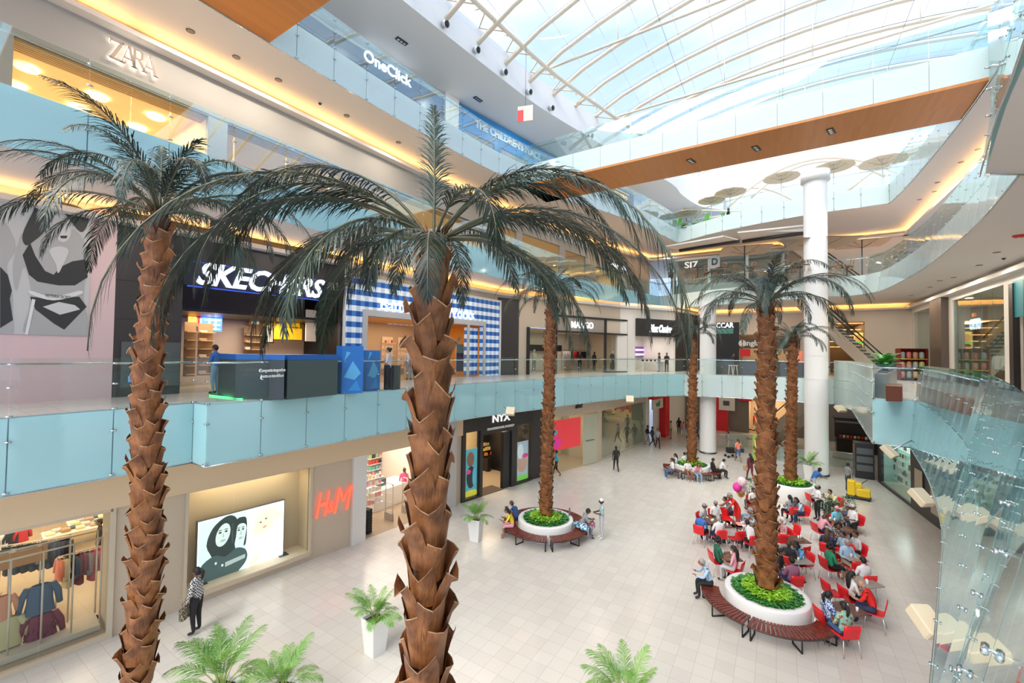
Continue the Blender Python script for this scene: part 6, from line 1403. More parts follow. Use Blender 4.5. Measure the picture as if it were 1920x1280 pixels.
S_('woman in a pink top with long straight black hair, back turned', 'red plastic chair under the pink top with long black hair', 1378, 1030, 'sit', 'al', 1, PNK, LGR, 'long')
S_('woman in black with dark hair left of the plum shirt', 'red plastic chair under the woman in black by the plum shirt', 1462, 1034, 'sit', 'tr', 1, BLK, JEAN, 'tail')
S_('man in a plum shirt seen from behind at the trunk', 'red plastic chair under the plum shirt', 1486, 1052, 'sit', 'a', 2, PUR, NAV, 'short', sleeve=None)
S_('man in a white shirt seen from behind near the right', 'red plastic chair under the white shirt back at right', 1620, 1052, 'sit', 'a', 0, WHT, NAV, 'short', sleeve=None)
S_('woman in a white blouse and black skirt with long black hair', 'red plastic chair under the white blouse and black skirt', 1595, 1078, 'sit', 'r', 0, WHT, BLK, 'long', sleeve=None)
S_('bald man in a bright red T-shirt with back turned', 'red plastic chair under the bald man in the red T-shirt', 1640, 1100, 'sitlean', 'al', 0, RED, NAV, 'bald', HG, wide=1.2)
S_('woman in a blue floral blouse and teal trousers at the front', 'red plastic chair under the blue floral blouse', 1551, 1116, 'sit', 'r', 2, FLO, TEAL, 'tail')
S_('woman in a green printed top seen from behind at the very front', 'red plastic chair nearest of all, under the green printed top', 1584, 1138, 'sit', 'a', 2, GPR, JEAN, 'tail')
chair('empty red plastic chair tilted behind the white blouse', at_z(1563, 1140, 0), radians(HEAD['r'] - 90))
chair('empty red plastic chair between the plum shirt and the trunk', at_z(1500, 1062, 0), radians(HEAD['a'] - 90 + 20))
chair('empty red plastic chair in front of the man in the white shirt back', at_z(1604, 1092, 0), radians(HEAD['a'] - 90 - 15))
# benches
bz = .0
person('man in a pale blue shirt sitting on the front bench, back turned', 1334, 1053, 'sitlean', 'l', 1, LBL, BLK, 'short', HG, by='head', sleeve=None, rotd=-10)
t = person('woman in a yellow top with very long black hair on the ring bench', 963, 955, 'sitlean', 'l', 1, YEL, PNK, 'long', by='head', shin='skin', shoes=SK[1]); 
person('small child in white and red held beside the yellow top', 951, 984, 'sitback', 'r', 2, WHT, RED, 'bun', by='feet', s=.62, z=.35)
person('man in a navy polo shirt bending forward on the ring bench', 970, 944, 'sitlean', 'l', 0, C('polo', (.03, .10, .26)), NAV, 'short', HN, by='head', rotd=-30)
person('man in grey work clothes sitting on the right of the ring bench', 1090, 956, 'sitlean', 'r', 2, GRY, MPU, 'short', by='head')
t = person('woman in a white head scarf and printed tunic standing with a phone', 1128, 1010, 'hold', 'l', 3, TFL, LGR, 'net', WHT, shoes=SHW)
t = person('woman in a black and white plaid shirt phoning by the light box', 367, 1187, 'phone', 'l', 2, PLAID, BLK, 'tail', s=1.06, wide=1.12, sleeve=None); bag(t, (-.24, .12, .83), pattern('dot_bag', (.05, .05, .04), (.05, .05, .04), (.5, .42, .25), 40), (.30, .12, .30)); phone_in(t, 'phone')
t = person('man in black walking away in the open middle of the floor', 1155, 884, 'walk', 'a', 2, BLK, BLK, 'short')
t = person('woman in a turquoise shirt walking behind the palm trunk', 1043, 894, 'walk', 'l', 2, C('turq', (.08, .42, .50)), BLK, 'short', shin='skin'); bag(t, (.2, -.05, 1.15), red)
t = person('woman in a salmon top and denim shorts walking away', 1384, 866, 'walk', 'a', 1, SAL, JEAN, 'tail', HN, shin='skin', shoes=GRY); bag(t, (.27, 0, 1.0), NAV, (.3, .14, .28))
t = person('woman in a maroon outfit walking with a paper bag', 1407, 901, 'walk', 'a', 1, MAR, MAR, 'long'); bag(t, (-.30, .02, .95), TAN, (.26, .12, .3))
t = person('person in a grey shirt pushing a stroller near the column', 1365, 848, 'hold', 'l', 1, GRY, KHK, 'short')
T = thing('stroller', 'black stroller pushed beside the white column', 'stroller', at_z(1370, 857, 0), radians(HEAD['l'] - 90)); mb = MB(); mb.bevbox((-.22, -.3, .35), (.22, .3, .75), BLK, .05); mb.build('seat_shell', T)
mb = MB(); mb.tube([(-.2, -.3, .7), (-.2, -.55, 1.0), (.2, -.55, 1.0), (.2, -.3, .7)], .015, steeld, 5); mb.build('push_handle', T)
for x in (-.24, .24):
    for y in (-.28, .3): mb = MB(); mb.tube([(x - .02, y, .1), (x + .02, y, .1)], .1, black, 10); mb.tube([(x, y, .1), (x, 0, .45)], .012, steeld, 4); mb.build('wheel', T)
person('waitress in a grey cap and white shirt standing at the rear table', 1533, 975, 'hold', 'l', 2, WHT, BLK, 'cap', GRY)
person('waitress in a grey cap and white shirt standing at the right tables', 1600, 1022, 'hold', 'l', 2, WHT, BLK, 'cap', LGR)
person('person in a red dress leaning over the left table, arm stretched', 1384, 990, 'bend', 'l', 1, RED, RED, 'curly', HG, shin='skin')
person('cleaner in a grey uniform standing by the yellow cart', 1590, 922, 'hold', 'r', 2, GRY, C('darkgrey', (.06, .06, .07)), 'short')
# far planter sitters
person('woman in a white top and jeans on the left of the far bench', 1261, 862, 'sit', 'l', 1, WHT, JEAN, 'tail', by='head', shoes=SHW)
person('person in a white shirt behind her on the far bench', 1267, 853, 'sit', 'l', 1, LGR, BLK, 'long', by='head')
person('person in white with back turned behind the far planter', 1284, 851, 'sit', 'a', 1, WHT, BLK, 'short', by='head')
person('woman in a white top and brown trousers on the far bench', 1289, 864, 'sit', 't', 1, WHT, BRN, 'long', by='head', shoes=SHW)
person('woman in a pink top and jeans with long hair on the far bench', 1306, 867, 'sitlean', 't', 1, PNK, LJEAN, 'locks', by='head', shoes=SHW)
person('man in a black shirt on the right of the far bench', 1336, 862, 'sit', 'r', 1, BLK, BLK, 'short', by='head')
person('man in a white shirt and black trousers on the far bench', 1349, 862, 'sitlean', 'r', 0, WHT, BLK, 'short', by='head')
# far ground-floor passers-by
for lab, x, y, ps, f, a, b, h in (('man in grey walking at the red shopfront', 1233, 841, 'walk', 't', GRY, BLK, 'short'), ('person in cream standing at the red pillar', 1258, 823, 'stand', 'l', CRM, TAN, 'short'), ('person in a black shirt left of the red shopfront', 1214, 834, 'walk', 'r', BLK, GRY, 'short'), ('person in a dark jacket right beside the black shirt', 1223, 837, 'walk', 'r', NAV, BLK, 'short'),
    ('person in black at the left of the group by the far trunk', 1273, 815, 'stand', 't', BLK, BLK, 'long'), ('child in a coral top in the far group', 1281, 817, 'stand', 't', SAL, LGR, 'short'), ('person in dark grey in the far group', 1289, 820, 'stand', 'l', GRY, LJEAN, 'long'), ('person in a teal jacket right of the far trunk', 1307, 826, 'walk', 'r', TEAL, NAV, 'short'), ('person in pale grey behind the glass rail far off', 1363, 791, 'stand', 't', LGR, LGR, 'short')):
    person(lab, x, y, ps, f, 1, a, b, h, s=.8 if 'child' in lab else 1)
# middle level people
M_ = dict(z=L2)
for lab, x, y, ps, f, sk, a, b, h in (('woman in a white shirt and black trousers behind the blue kiosk', 728, 731, 'hold', 'l', 0, LGR, BLK, 'bun'), ('man in a bright blue shirt and light jeans at the shoe shop', 402, 738, 'hold', 'l', 1, BLU, LJEAN, 'short'),
    ('man with hands at his chin before the electronics shop', 1250, 698, 'hold', 't', 1, BLK, BLK, 'short'), ('person in dark top and light jeans by the electronics table', 1236, 697, 'stand', 'l', 1, BLK, LJEAN, 'short'),
    ('person in black standing inside the dress shop', 1087, 697, 'hold', 't', 1, BLK, BLK, 'short'), ('person in black at the far counter behind the stools', 1375, 701, 'hold', 't', 1, BLK, BLK, 'short'),
    ('person in a dark top behind the tall right trunk', 1456, 702, 'hold', 'r', 1, BLK, NAV, 'short'), ('person in blue jeans by the sweets cabinet', 1672, 722, 'stand', 'a', 2, BLK, JEAN, 'short'), ('person in black left of the sweets cabinet', 1661, 716, 'stand', 'a', 1, BLK, BLK, 'long'), ('person in white seen inside the gingham shop doorway', 767, 712, 'stand', 't', 0, WHT, LJEAN, 'short')):
    person(lab, x, y, ps, f, sk, a, b, h, **M_)
for lab, x, y in (('dark-haired woman seated behind the phone kiosk', 491, 642), ('brown-haired woman seated behind the phone kiosk', 515, 646)):
    person(lab, x, y, 'sit', 'l', 0, BLK, BLK, 'bun' if x < 500 else 'long', HB if x < 500 else HN, by='head', loc=at_depth(x, y + 22, 16.0), z=L2)
# ================================================================ furniture and small things, ground floor
tabm = mat('table_brown', (.12, .05, .035), .35); tabg = mat('table_grey', (.30, .26, .22), .35)
cupm = mat('paper_white', (.8, .8, .78), .5)
def table(label, x, y, rz=0, w=.72, m=None, h=.74):
    c = at_z(x, y, h); T = thing('cafe_table', label, 'table', (c.x, c.y, 0), radians(CAMAZ) + rz, 'small square cafe tables')
    mb = MB(); mb.bevbox((-w / 2, -w / 2, h - .03), (w / 2, w / 2, h), m or tabm, .02); mb.build('tabletop', T)
    mb = MB(); mb.tube([(0, 0, .03), (0, 0, h - .03)], .03, steel, 8); mb.build('post', T)
    mb = MB(); mb.lathe([(.0, .04), (.05, .04), (.22, .015), (.23, 0)], steeld, 16); mb.build('foot', T); return T
cupmesh = None
mb = MB(); mb.lathe([(.025, 0), (.036, .10), (.032, .10), (.0, .02)], cupm, 10); cupmesh = mesh_of(mb, 'cup')
mb = MB(); mb.bevbox((-.17, -.12, 0), (.17, .12, .018), mat('tray_brown', (.16, .09, .05), .5), .006); traymesh = mesh_of(mb, 'serving_tray')
tn = [('at the left end beside the man in bright blue', 1337, 976, 0), ('in front of the capped waiter', 1358, 982, 0), ('under the stretched arm of the person in red', 1382, 982, 0), ('with the pink sheet, left of the trunk', 1400, 990, 0), ('in front of the laptop man', 1417, 938, 0),
      ('behind the black and sky blue tops', 1494, 1010, 0), ('beside the plum shirt', 1497, 1048, 0), ('between the pink top and the turquoise top', 1560, 972, .3), ('between the dotted top and the older man', 1588, 992, 0), ('beside the bright green blouse', 1597, 1042, 0),
      ('between the white blouse and the red T-shirt', 1622, 1090, .2), ('between the floral blouse and the printed top', 1590, 1140, .2), ('below the tall planter', 1494, 945, 0), ('of the rear right pair', 1553, 931, .1), ('beside the dark green dress', 1366, 1042, 0), ('right of the denim jacket', 1590, 962, 0)]
for k, (l, x, y, r) in enumerate(tn):
    T = table('small square cafe table ' + l, x, y, r, m=tabg if k in (6, 9, 13, 10) else tabm)
    rr = random.Random(k)
    for j in range(2 + (k < 4)):
        o = Vector((rr.uniform(-.24, .24), rr.uniform(-.24, .24), 0)); share(cupmesh, 'cup', None, Vector((T.location.x, T.location.y, .74)) + o, label=('paper cup on the cafe table ' + l)[:95], cat='cup', group='white cups on the cafe table ' + l)
    if k in (0, 3, 5, 8, 12): share(traymesh, 'serving_tray', None, Vector((T.location.x + .05, T.location.y - .1, .74)), (0, 0, rr.uniform(0, 1)), label='brown tray on the table ' + l, cat='tray')
c = at_z(1388, 982, .745); T = thing('paper_sheet', 'salmon pink sheet lying on the left cafe table', 'paper', c, .4); mb = MB(); mb.box((-.16, -.2, 0), (.16, .2, .004), mat('pink_sheet', (.85, .3, .28), .6)); mb.build('sheet', T)
c = at_z(1414, 934, .745); T = thing('laptop', 'open black laptop in front of the man in white', 'laptop', c, radians(HEAD['t'] + 90 - 180)); mb = MB(); mb.bevbox((-.18, -.13, 0), (.18, .13, .018), SHB, .005); mb.build('keyboard', T); mb = MB(); mb.box((-.18, -.005, 0), (.18, .005, .24), SHB, Matrix.Translation((0, -.13, .015)) @ Matrix.Rotation(.25, 4, 'X')); mb.build('screen', T)
for l, x, y, z, r, m in (('magenta balloon tied by the cafe tables', 1382, 913, 1.7, .19, C('magenta', (.80, .04, .35), )), ('gold balloon below the magenta one', 1389, 924, 1.35, .18, mat('gold_foil', (.65, .42, .12), .2, .7)), ('clear balloon with pink confetti, topmost of the bunch', 1391, 903, 2.0, .2, pattern('confetti', (.85, .75, .75), (.8, .3, .4), (.85, .78, .78), 16)), ('pale pink balloon behind the gold one', 1392, 916, 1.6, .16, C('palepink', (.8, .55, .58)))):
    c = at_z(x, y, z); T = thing('balloon', l, 'balloon', c, 0, 'party balloons'); mb = MB(); mb.blob((0, 0, 0), (r, r, r * 1.18), m, 14, 10); mb.tube([(0, 0, -r * 1.15), (0, 0, -r * 1.3)], [.01, .025], m, 6); mb.build('bulb', T)
    mb = MB(); q = at_z(1389, 940, .75) - c; mb.tube([(0, 0, -r * 1.25), q], .004, cupm, 3); mb.build('string', T)
def shrub(label, x, y, h, r, m, seed, z=0, pot=True, n=420, sz=.09, cat='plant', loc=None):
    c = Vector(loc) if loc else at_z(x, y, z); rnd = random.Random(seed); T = thing('potted_shrub', label, cat, c)
    if pot: mb = MB(); mb.lathe([(.0, 0), (.17, 0), (.22, .38), (.19, .38), (.0, .33)], mat('dark_pot', (.08, .06, .05), .5), 14); mb.build('pot', T)
    mb = MB()
    for k in range(9): a = k * .7; mb.tube([(0, 0, .3), (cos(a) * r * .3, sin(a) * r * .3, h * .6), (cos(a) * r * .7, sin(a) * r * .7, h * .9)], [.012, .008, .003], stemd, 4)
    mb.build('stems', T); mb = MB()
    for k in range(n):
        a = rnd.uniform(0, 6.28); e = rnd.uniform(-.6, 1.5); q = Vector((cos(a) * cos(e) * r, sin(a) * cos(e) * r, .35 + (h - .35) * (.5 + .5 * sin(e)))) * 1.0; q.x *= rnd.uniform(.3, 1); q.y *= rnd.uniform(.3, 1)
        d = Vector((rnd.uniform(-1, 1), rnd.uniform(-1, 1), rnd.uniform(-.3, 1))).normalized(); u = d.cross(Vector((0, 0, 1))).normalized() * sz * .25
        mb.add([q, q + d * sz * .5 + u, q + d * sz, q + d * sz * .5 - u], [(0, 1, 2, 3)], m)
    mb.build('foliage', T); return T
shgreen = huemat('shrub_green', (.03, .11, .05), (.12, .25, .12), .5, 6)
shrub('bushy green plant behind the balloons and the laptop man', 1404, 952, 1.5, .5, shgreen, 1); shrub('low green plant between the right-hand cafe tables', 1556, 985, 1.25, .45, shgreen, 2); shrub('bushy plant beside the rear right tables', 1590, 978, 1.2, .4, shgreen, 3)
# cleaning cart
yel = mat('cart_yellow', (.85, .58, .02), .4); c = at_z(1610, 935, 0); T = thing('cleaning_cart', 'yellow and black cleaning cart with mop beside the cleaner', 'cart', c, radians(HEAD['r'] - 90 - 40))
mb = MB(); mb.bevbox((-.28, -.55, .10), (.28, .55, .16), black, .03); mb.build('base', T)
mb = MB(); mb.bevbox((-.25, -.1, .17), (.25, .52, .62), yel, .05); mb.build('bucket', T)
mb = MB(); mb.bevbox((-.24, -.50, .17), (.24, -.14, 1.0), yel, .04); mb.build('bag_holder', T)
mb = MB(); mb.bevbox((-.2, -.2, .62), (.2, .15, .9), yel, .03); mb.tube([(0, .1, .85), (.0, .4, 1.15)], .02, black, 5); mb.build('wringer', T)
mb = MB(); mb.tube([(-.1, -.2, .3), (-.15, -.3, 1.75)], .014, steeld, 5); mb.build('mop', T)
mb = MB(); mb.box((-.16, -.515, .3), (.16, -.505, .8), black); mb.build('printed_mark', T)
for x in (-.24, .24):
    for y in (-.45, .45): mb = MB(); mb.tube([(x - .02, y, .06), (x + .02, y, .06)], .06, black, 10); mb.build('wheel', T)
# floodlights on brackets under the right-hand gallery and on the left fascia
def flood(label, x, y, z, w, h, az, tilt, arm):
    c = at_z(x, y, z); T = thing('floodlight', label, 'floodlight', c, 0, 'box floodlights on brackets'); m4 = Matrix.Rotation(az, 4, 'Z') @ Matrix.Rotation(tilt, 4, 'X')
    mb = MB(); mb.bevbox((-w / 2, -h / 2, -.09), (w / 2, h / 2, .09), mat('flood_white', (.74, .62, .44), .4), .02, m4); hs = mb.build('housing', T)
    mb = MB(); mb.box((-w / 2 + .03, -h / 2 + .03, -.10), (w / 2 - .03, h / 2 - .03, -.092), mat('flood_face', (.75, .52, .22), .3, emit=.15), m4); mb.build('lens', hs)
    mb = MB(); mb.tube([(0, 0, 0), Vector(arm) * .6, arm], .02, steel, 5); mb.build('bracket', T)
flood('large cream floodlight low at the right, nearest the viewer', 1738, 1165, 4.5, .25, .38, radians(30), radians(35), (.25, .05, .1))
flood('cream floodlight on the right gallery edge above the dark shopfront', 1728, 932, 4.55, .34, .44, radians(40), radians(40), (.45, .1, .1))
flood('cream floodlight at the corner of the right gallery by the lit case', 1668, 846, 4.55, .42, .5, radians(60), radians(45), (.7, .5, .4))
flood('small cream floodlight on the fascia above the black cosmetics shop', 957, 771, 5.0, .45, .45, radians(20), radians(50), (-.5, .1, .2))
flood('small white floodlight on the fascia near the red shopfront', 1181, 748, 4.9, .5, .5, radians(20), radians(50), (-.5, .2, .1))
flood('small cream floodlight right of the white column near the escalator', 1576, 766, 4.6, .6, .5, radians(40), radians(40), (.5, .3, .1))
# things lying on the ring bench
c = bC + (CR * 1.45) + Vector((0, 0, .47)) - CF * .55
T = thing('shopping_bag', 'crumpled blue and white printed bags lying on the ring bench', 'bag', Vector((c.x, c.y, .47))); mb = MB(); m_ = pattern('bag_print', (.75, .78, .8), (.04, .30, .50), (.1, .1, .12), 9)
mb.blob((0, 0, .12), (.34, .22, .13), m_, 12, 7); mb.blob((.28, -.18, .1), (.2, .16, .11), m_, 10, 6); mb.build('bag_body', T); mb = MB(); mb.tube([(-.1, 0, .22), (0, .05, .34), (.12, 0, .22)], .01, cupm, 4); mb.build('handle', T)
T = thing('backpack', 'red and blue striped backpack at the end of the ring bench', 'bag', Vector((c.x + .42, c.y + .25, .47))); mb = MB(); mb.blob((0, 0, .15), (.17, .13, .19), pattern('pack_stripe', (.5, .08, .1), (.08, .15, .35), (.6, .5, .5), 14), 10, 7); mb.build('bag_body', T); mb = MB(); mb.tube([(-.1, -.1, .05), (-.12, -.2, .2), (-.05, -.1, .3)], .015, BLK, 4); mb.build('strap', T)
c2 = bC + CR * 1.10 + CF * .25
T = thing('bottle', 'dark grey drinks bottle standing on the planter rim', 'bottle', Vector((c2.x, c2.y, .68))); mb = MB(); mb.lathe([(0, 0), (.045, 0), (.045, .24), (.03, .29)], mat('bottle_grey', (.15, .20, .24), .3), 12); mb.build('flask', T); mb = MB(); mb.lathe([(.03, .29), (.032, .34), (0, .345)], steeld, 12); mb.build('cap', T)
# plinth, banner stand, ball pool things near the stair opening
c = at_z(1422, 868, 0); T = thing('roll_up_banner', 'narrow green and yellow roll-up banner beside the slim trunk', 'banner', c, radians(CAMAZ)); mb = MB(); mb.box((-.42, -.01, .06), (.42, .01, 2.1), mat('banner_green', (.35, .55, .10), .5)); mb.build('sheet', T)
mb = MB(); mb.box((-.3, -.02, 1.2), (.3, -.011, 1.75), mat('banner_yellow', (.85, .75, .25), .5)); mb.blob((0, -.02, 1.5), (.16, .01, .22), SK[1], 8, 6); mb.build('print', T); mb = MB(); mb.bevbox((-.44, -.1, 0), (.44, .1, .06), steel, .01); mb.build('foot', T)
# ---------------------------------------------------------------- inside the open accessory shop
def gate(label, x, y):
    c = at_z(x, y, 0); T = thing('security_gate', label, 'security gate', c, atan2(G1.u_.y, G1.u_.x) + pi / 2, 'shop security gates'); mb = MB()
    mb.tube([(-.28, 0, 0), (-.28, 0, 1.65), (-.22, 0, 1.72), (.22, 0, 1.72), (.28, 0, 1.65), (.28, 0, 0)], .025, mat('gate_cream', (.65, .58, .48), .4), 6); mb.build('frame', T)
    for z in (.45, .85, 1.25): mb = MB(); mb.tube([(-.28, 0, z), (.28, 0, z)], .02, MATS['gate_cream'], 6); mb.build('crossbar', T)
    mb = MB(); mb.box((-.3, -.05, 0), (.3, .05, .36), mat('gate_grey', (.42, .38, .33), .5)); mb.build('base', T)
    for s_ in (-1, 1): mb = MB(); mb.blob((s_ * .27, 0, 1.7), .035, red, 6, 4); mb.build('lamp', T)
gate('cream security gate at the left of the accessory shop entrance', 729, 975); gate('cream security gate in the middle of the accessory shop entrance', 761, 962)
bm_ = {}
for key, m in (('pink', C('basketpink', (.75, .25, .25))), ('black', BLK)):
    mb = MB(); mb.bevbox((-.2, -.15, 0), (.2, .15, .11), m, .03); bm_[key] = mesh_of(mb, 'shopping_basket')
for key, x, y, n_ in (('pink', 684, 1000, 8), ('black', 696, 1002, 9)):
    c = at_z(x, y, 0)
    for k in range(n_): share(bm_[key], 'shopping_basket', None, (c.x - .3, c.y, .02 + k * .115), (0, 0, .1), label=('pink' if key == 'pink' else 'black') + ' shopping basket in the stack at the accessory shop entrance', cat='basket', group=key + ' basket stack')
c = at_z(752, 935, .45); T = thing('counter', 'white sales counter inside the accessory shop', 'counter', (c.x - 1.2, c.y, 0.013)); mb = MB(); mb.bevbox((-.7, -1.3, 0), (.7, 1.3, 1.0), white, .03); mb.build('body', T); mb = MB(); mb.box((-.2, -.5, 1.0), (.2, -.1, 1.35), mat('till_dark', (.05, .1, .1), .3)); mb.build('till', T)
person('person in a pink jacket with a dark backpack at the accessory shop counter', 757, 938, 'stand', 'a', 0, C('fuchsia', (.75, .08, .25)), LJEAN, 'short', HN)
# standing display of the accessory shop
u0_, u1_ = G1.uv(686, 880, -1.6)[0], G1.uv(700, 880, -1.6)[0]
packs('boxed accessory on the shelf column just inside the accessory shop entrance', G1, u0_, u0_ + 1.0, [.7, 1.0, 1.3, 1.6, 1.9], -1.6, 'boxed accessories on the entrance column', [P('pink', (.8, .35, .4)), P('white', (.8, .78, .75)), P('cream', (.8, .7, .5))], .18, (.13, .08, .18), shelf_label='narrow shelf column just inside the accessory shop entrance')
# ---------------------------------------------------------------- clothing shop window at bottom left
wht = mat('rack_white', (.72, .62, .48), .4)
def garment(w=.42, h=.62, sl=.5, flare=1.0, fringe=False):
    mb = MB(); rr = random.Random(int(w * 97 + h * 31)); m = slotm[1]; n = 16; prof = [(0.0, .30, .9), (-.05, .46, 1), (-.16, .46, 1.15), (-.5, .44 * flare, 1.2), (-1, .50 * flare, 1.35)]
    vs = []; fs = []
    for z, r, d in prof:
        for j in range(n): a = 2 * pi * j / n; k = 1 + .10 * sin(a * 4 + z * 3) * -z; vs.append((w * r * cos(a) * k, .075 * d * sin(a) * k, z * h))
    for i in range(len(prof) - 1):
        for j in range(n): fs.append((i * n + j, i * n + n + j, i * n + n + (j + 1) % n, i * n + (j + 1) % n))
    mb.add(vs, fs, m, True)
    for s in (-1, 1): mb.tube([(s * w * .42, 0, -.05 * h), (s * w * .62, .01, -.35 * h), (s * w * (.60 + .1 * flare), .02, -h * sl * 1.5)], [.075, .07, .055], m, 8)
    if fringe:
        for k in range(60):
            a = rr.uniform(0, 6.28); z = -rr.uniform(.2, 1) * h; x = w * .5 * cos(a); y = .1 * sin(a); mb.tube([(x, y, z), (x * 1.12, y * 1.2, z - .12)], [.018, .003], m, 4)
    mb.tube([(-.02, 0, .02), (0, 0, .09), (.02, 0, .11)], .006, steeld, 4)
    return mesh_of(mb, 'garment')
GM = [garment(), garment(.46, .66, .55, 1.1), garment(.38, .9, .3, 1.15), garment(.5, .7, .5, 1.1, True)]
def hang(label, p, k, m, rz, s=1.0, cat='garment', group=None, name='hanging_garment'):
    o = share(GM[k], name, None, p, (0, 0, rz), s, label=label, cat=cat, group=group); o.material_slots[0].link = 'OBJECT'; o.material_slots[0].material = m; return o
DEN = C('denim', (.07, .12, .20)); RZ1 = atan2(G1.u_.y, G1.u_.x)
def g1(x, y, w): u, v = G1.uv(x, y, w); return G1.pt(u, v, w)
T = thing('display_rack', 'tall cream steel display frame standing in the clothing shop window', 'rack', g1(100, 1200, -1.1)); T.location.z = .13; base_ = Vector(T.location)
ur0, ur1 = G1.uv(-200, 1200, -1.1)[0], G1.uv(182, 1150, -1.1)[0]
for w_ in (-1.45, -.75):
    for k in range(7): u = ur0 + (ur1 - ur0) * k / 6; mb = MB(); mb.tube([G1.pt(u, .16, w_) - base_, G1.pt(u, 2.55, w_) - base_], .022, wht, 5); mb.build('post', T)
    mb = MB(); mb.tube([G1.pt(ur0, 2.55, w_) - base_, G1.pt(ur1, 2.55, w_) - base_], .025, wht, 5); mb.build('top_rail', T)
mb = MB(); G1.box(mb, ur0, ur1, .02, .16, -1.5, -.6, mat('plinth_white', (.75, .66, .52), .5)); part(mb, 'plinth', T)
mb = MB(); G1.box(mb, ur0 + .8, ur1 - 1.0, 2.1, 2.5, -1.47, -1.43, mat('rack_wood', (.45, .20, .05), .5)); part(mb, 'wooden_panel', T)
hang('dark denim jacket hanging highest in the clothing shop window', g1(76, 1095, -1.1), 1, DEN, RZ1, 1.15); hang('fringed maroon knit top hanging below the denim jacket', g1(78, 1150, -1.1), 3, MAR if False else C('wine', (.22, .03, .07)), RZ1, 1.15)
hang('pale yellow knit top hanging at the left of the clothing window', g1(12, 1158, -1.1), 1, C('paleyellow', (.62, .55, .30)), RZ1, 1.15); hang('orange pink top above the pale yellow knit', g1(2, 1118, -1.1), 0, C('peach', (.7, .3, .18)), RZ1)
row = [(112, 'coral', SAL), (118, 'cream', CRM), (125, 'cream', CRM), (131, 'black', BLK), (138, 'denim', DEN), (147, 'wine', C('wine', (.22, .03, .07))), (155, 'wine', C('wine', (.22, .03, .07))), (163, 'grey', GRY), (172, 'rose', C('rose', (.55, .14, .18))), (182, 'rose', C('rose', (.55, .14, .18))), (192, 'red', RED)]
T = thing('clothes_rail', 'low clothes rail behind the window frame holding tops and jeans', 'rack', g1(150, 1160, -2.4)); T.location.z = .013; b_ = Vector(T.location)
for x in (106, 200): q = g1(x, 1090, -2.4); mb = MB(); mb.tube([Vector((q.x, q.y, .02)) - b_, Vector((q.x, q.y, 1.75)) - b_], .02, wht, 5); mb.build('post', T)
q0, q1 = g1(106, 1090, -2.4), g1(200, 1060, -2.4); mb = MB(); mb.tube([Vector((q0.x, q0.y, 1.75)) - b_, Vector((q1.x, q1.y, 1.75)) - b_], .018, wht, 5); mb.build('rail', T)
cnt = {}
for k, (x, n_, m) in enumerate(row):
    q = g1(x, 1090, -2.4); cnt[n_] = cnt.get(n_, 0) + 1
    hang(n_ + ' garment on the low clothes rail in the clothing window' + (', left one' if cnt[n_] == 1 and sum(1 for r in row if r[1] == n_) > 1 else ', right one' if cnt[n_] == 2 else ''), (q.x, q.y, 1.66), k % 3, m, RZ1 + pi / 2 + .2, .95, group='garments on the low rail')
T = thing('clothes_rail', 'long clothes rail with dark hangers at the back of the clothing shop', 'rack', g1(70, 1040, -5)); T.location.z = .013; b_ = Vector(T.location); q0, q1 = g1(0, 1050, -5.2), g1(135, 1005, -4.6)
for q in (q0, q1): mb = MB(); mb.tube([Vector((q.x, q.y, .02)) - b_, Vector((q.x, q.y, 1.6)) - b_], .02, wht, 5); mb.build('post', T)
mb = MB(); mb.tube([Vector((q0.x, q0.y, 1.6)) - b_, Vector((q1.x, q1.y, 1.6)) - b_], .018, wht, 5); mb.build('rail', T)
cols_ = [('black', BLK), ('navy', NAV), ('grey', GRY), ('rose', C('rose', (.55, .14, .18)))]
for k in range(26):
    q = q0.lerp(q1, (k + .5) / 26); n_, m = cols_[(k // 2) % 4 if k % 9 == 4 else k % 2]; hang('dark garment in the tight row on the back clothes rail', (q.x, q.y, 1.5), k % 3, m if n_ != 'rose' else NAV, RZ1 + pi / 2, .9, group='dark garments on the back rail')
for k, (x, y, l) in enumerate(((142, 990, 'nearer'), (184, 970, 'farther'))):
    c = at_z(x, y, .8); T = thing('display_table', 'pale display table with folded clothes in the clothing shop, the ' + l + ' one', 'table', (c.x, c.y, .013), RZ1); mb = MB(); mb.bevbox((-.9, -.45, .74), (.9, .45, .79), palew, .02); mb.build('tabletop', T)
    for sx in (-.85, .85):
        for sy in (-.4, .4): mb = MB(); mb.box((sx - .03, sy - .03, 0), (sx + .03, sy + .03, .74), palew); mb.build('leg', T)
    for j in range(8):
        mb = MB(); mb.bevbox((-.13, -.16, 0), (.13, .16, .06 + .03 * (j % 3)), (CRM, LGR, TAN, DEN)[j % 4], .02); mb.build('folded_garment', None, Vector((c.x, c.y, .805)) + G1.u_ * (-.7 + .2 * j) + Vector((0.12 * (-1) ** j, 0, 0)), RZ1, label='folded garment on the %s pale display table' % l, cat='garment', group='folded clothes on the %s table' % l)
for k in range(7):
    q = g1(4 + k * 6.5, 1003 - k * 2, -6); hang(('red' if k == 6 else 'white' if k < 3 else 'black') + ' top in the far upper row of the clothing shop', (q.x, q.y, q.z), 0, RED if k == 6 else WHT if k < 3 else BLK, RZ1 + .3, .7, group=('white' if k < 3 else 'black') + ' tops in the far upper row' if k < 6 else None)
q = g1(0, 995, -6); q2 = g1(52, 990, -6); T = thing('clothes_rail', 'wall rail with small tops at the upper left inside the clothing shop', 'rack', q); mb = MB(); mb.tube([(0, 0, .12), Vector((q2.x, q2.y, q.z + .12)) - Vector(q)], .018, wht, 5); mb.tube([(0, 0, .12), (-3, 0, .12)], .018, wht, 5); mb.build('rail', T)
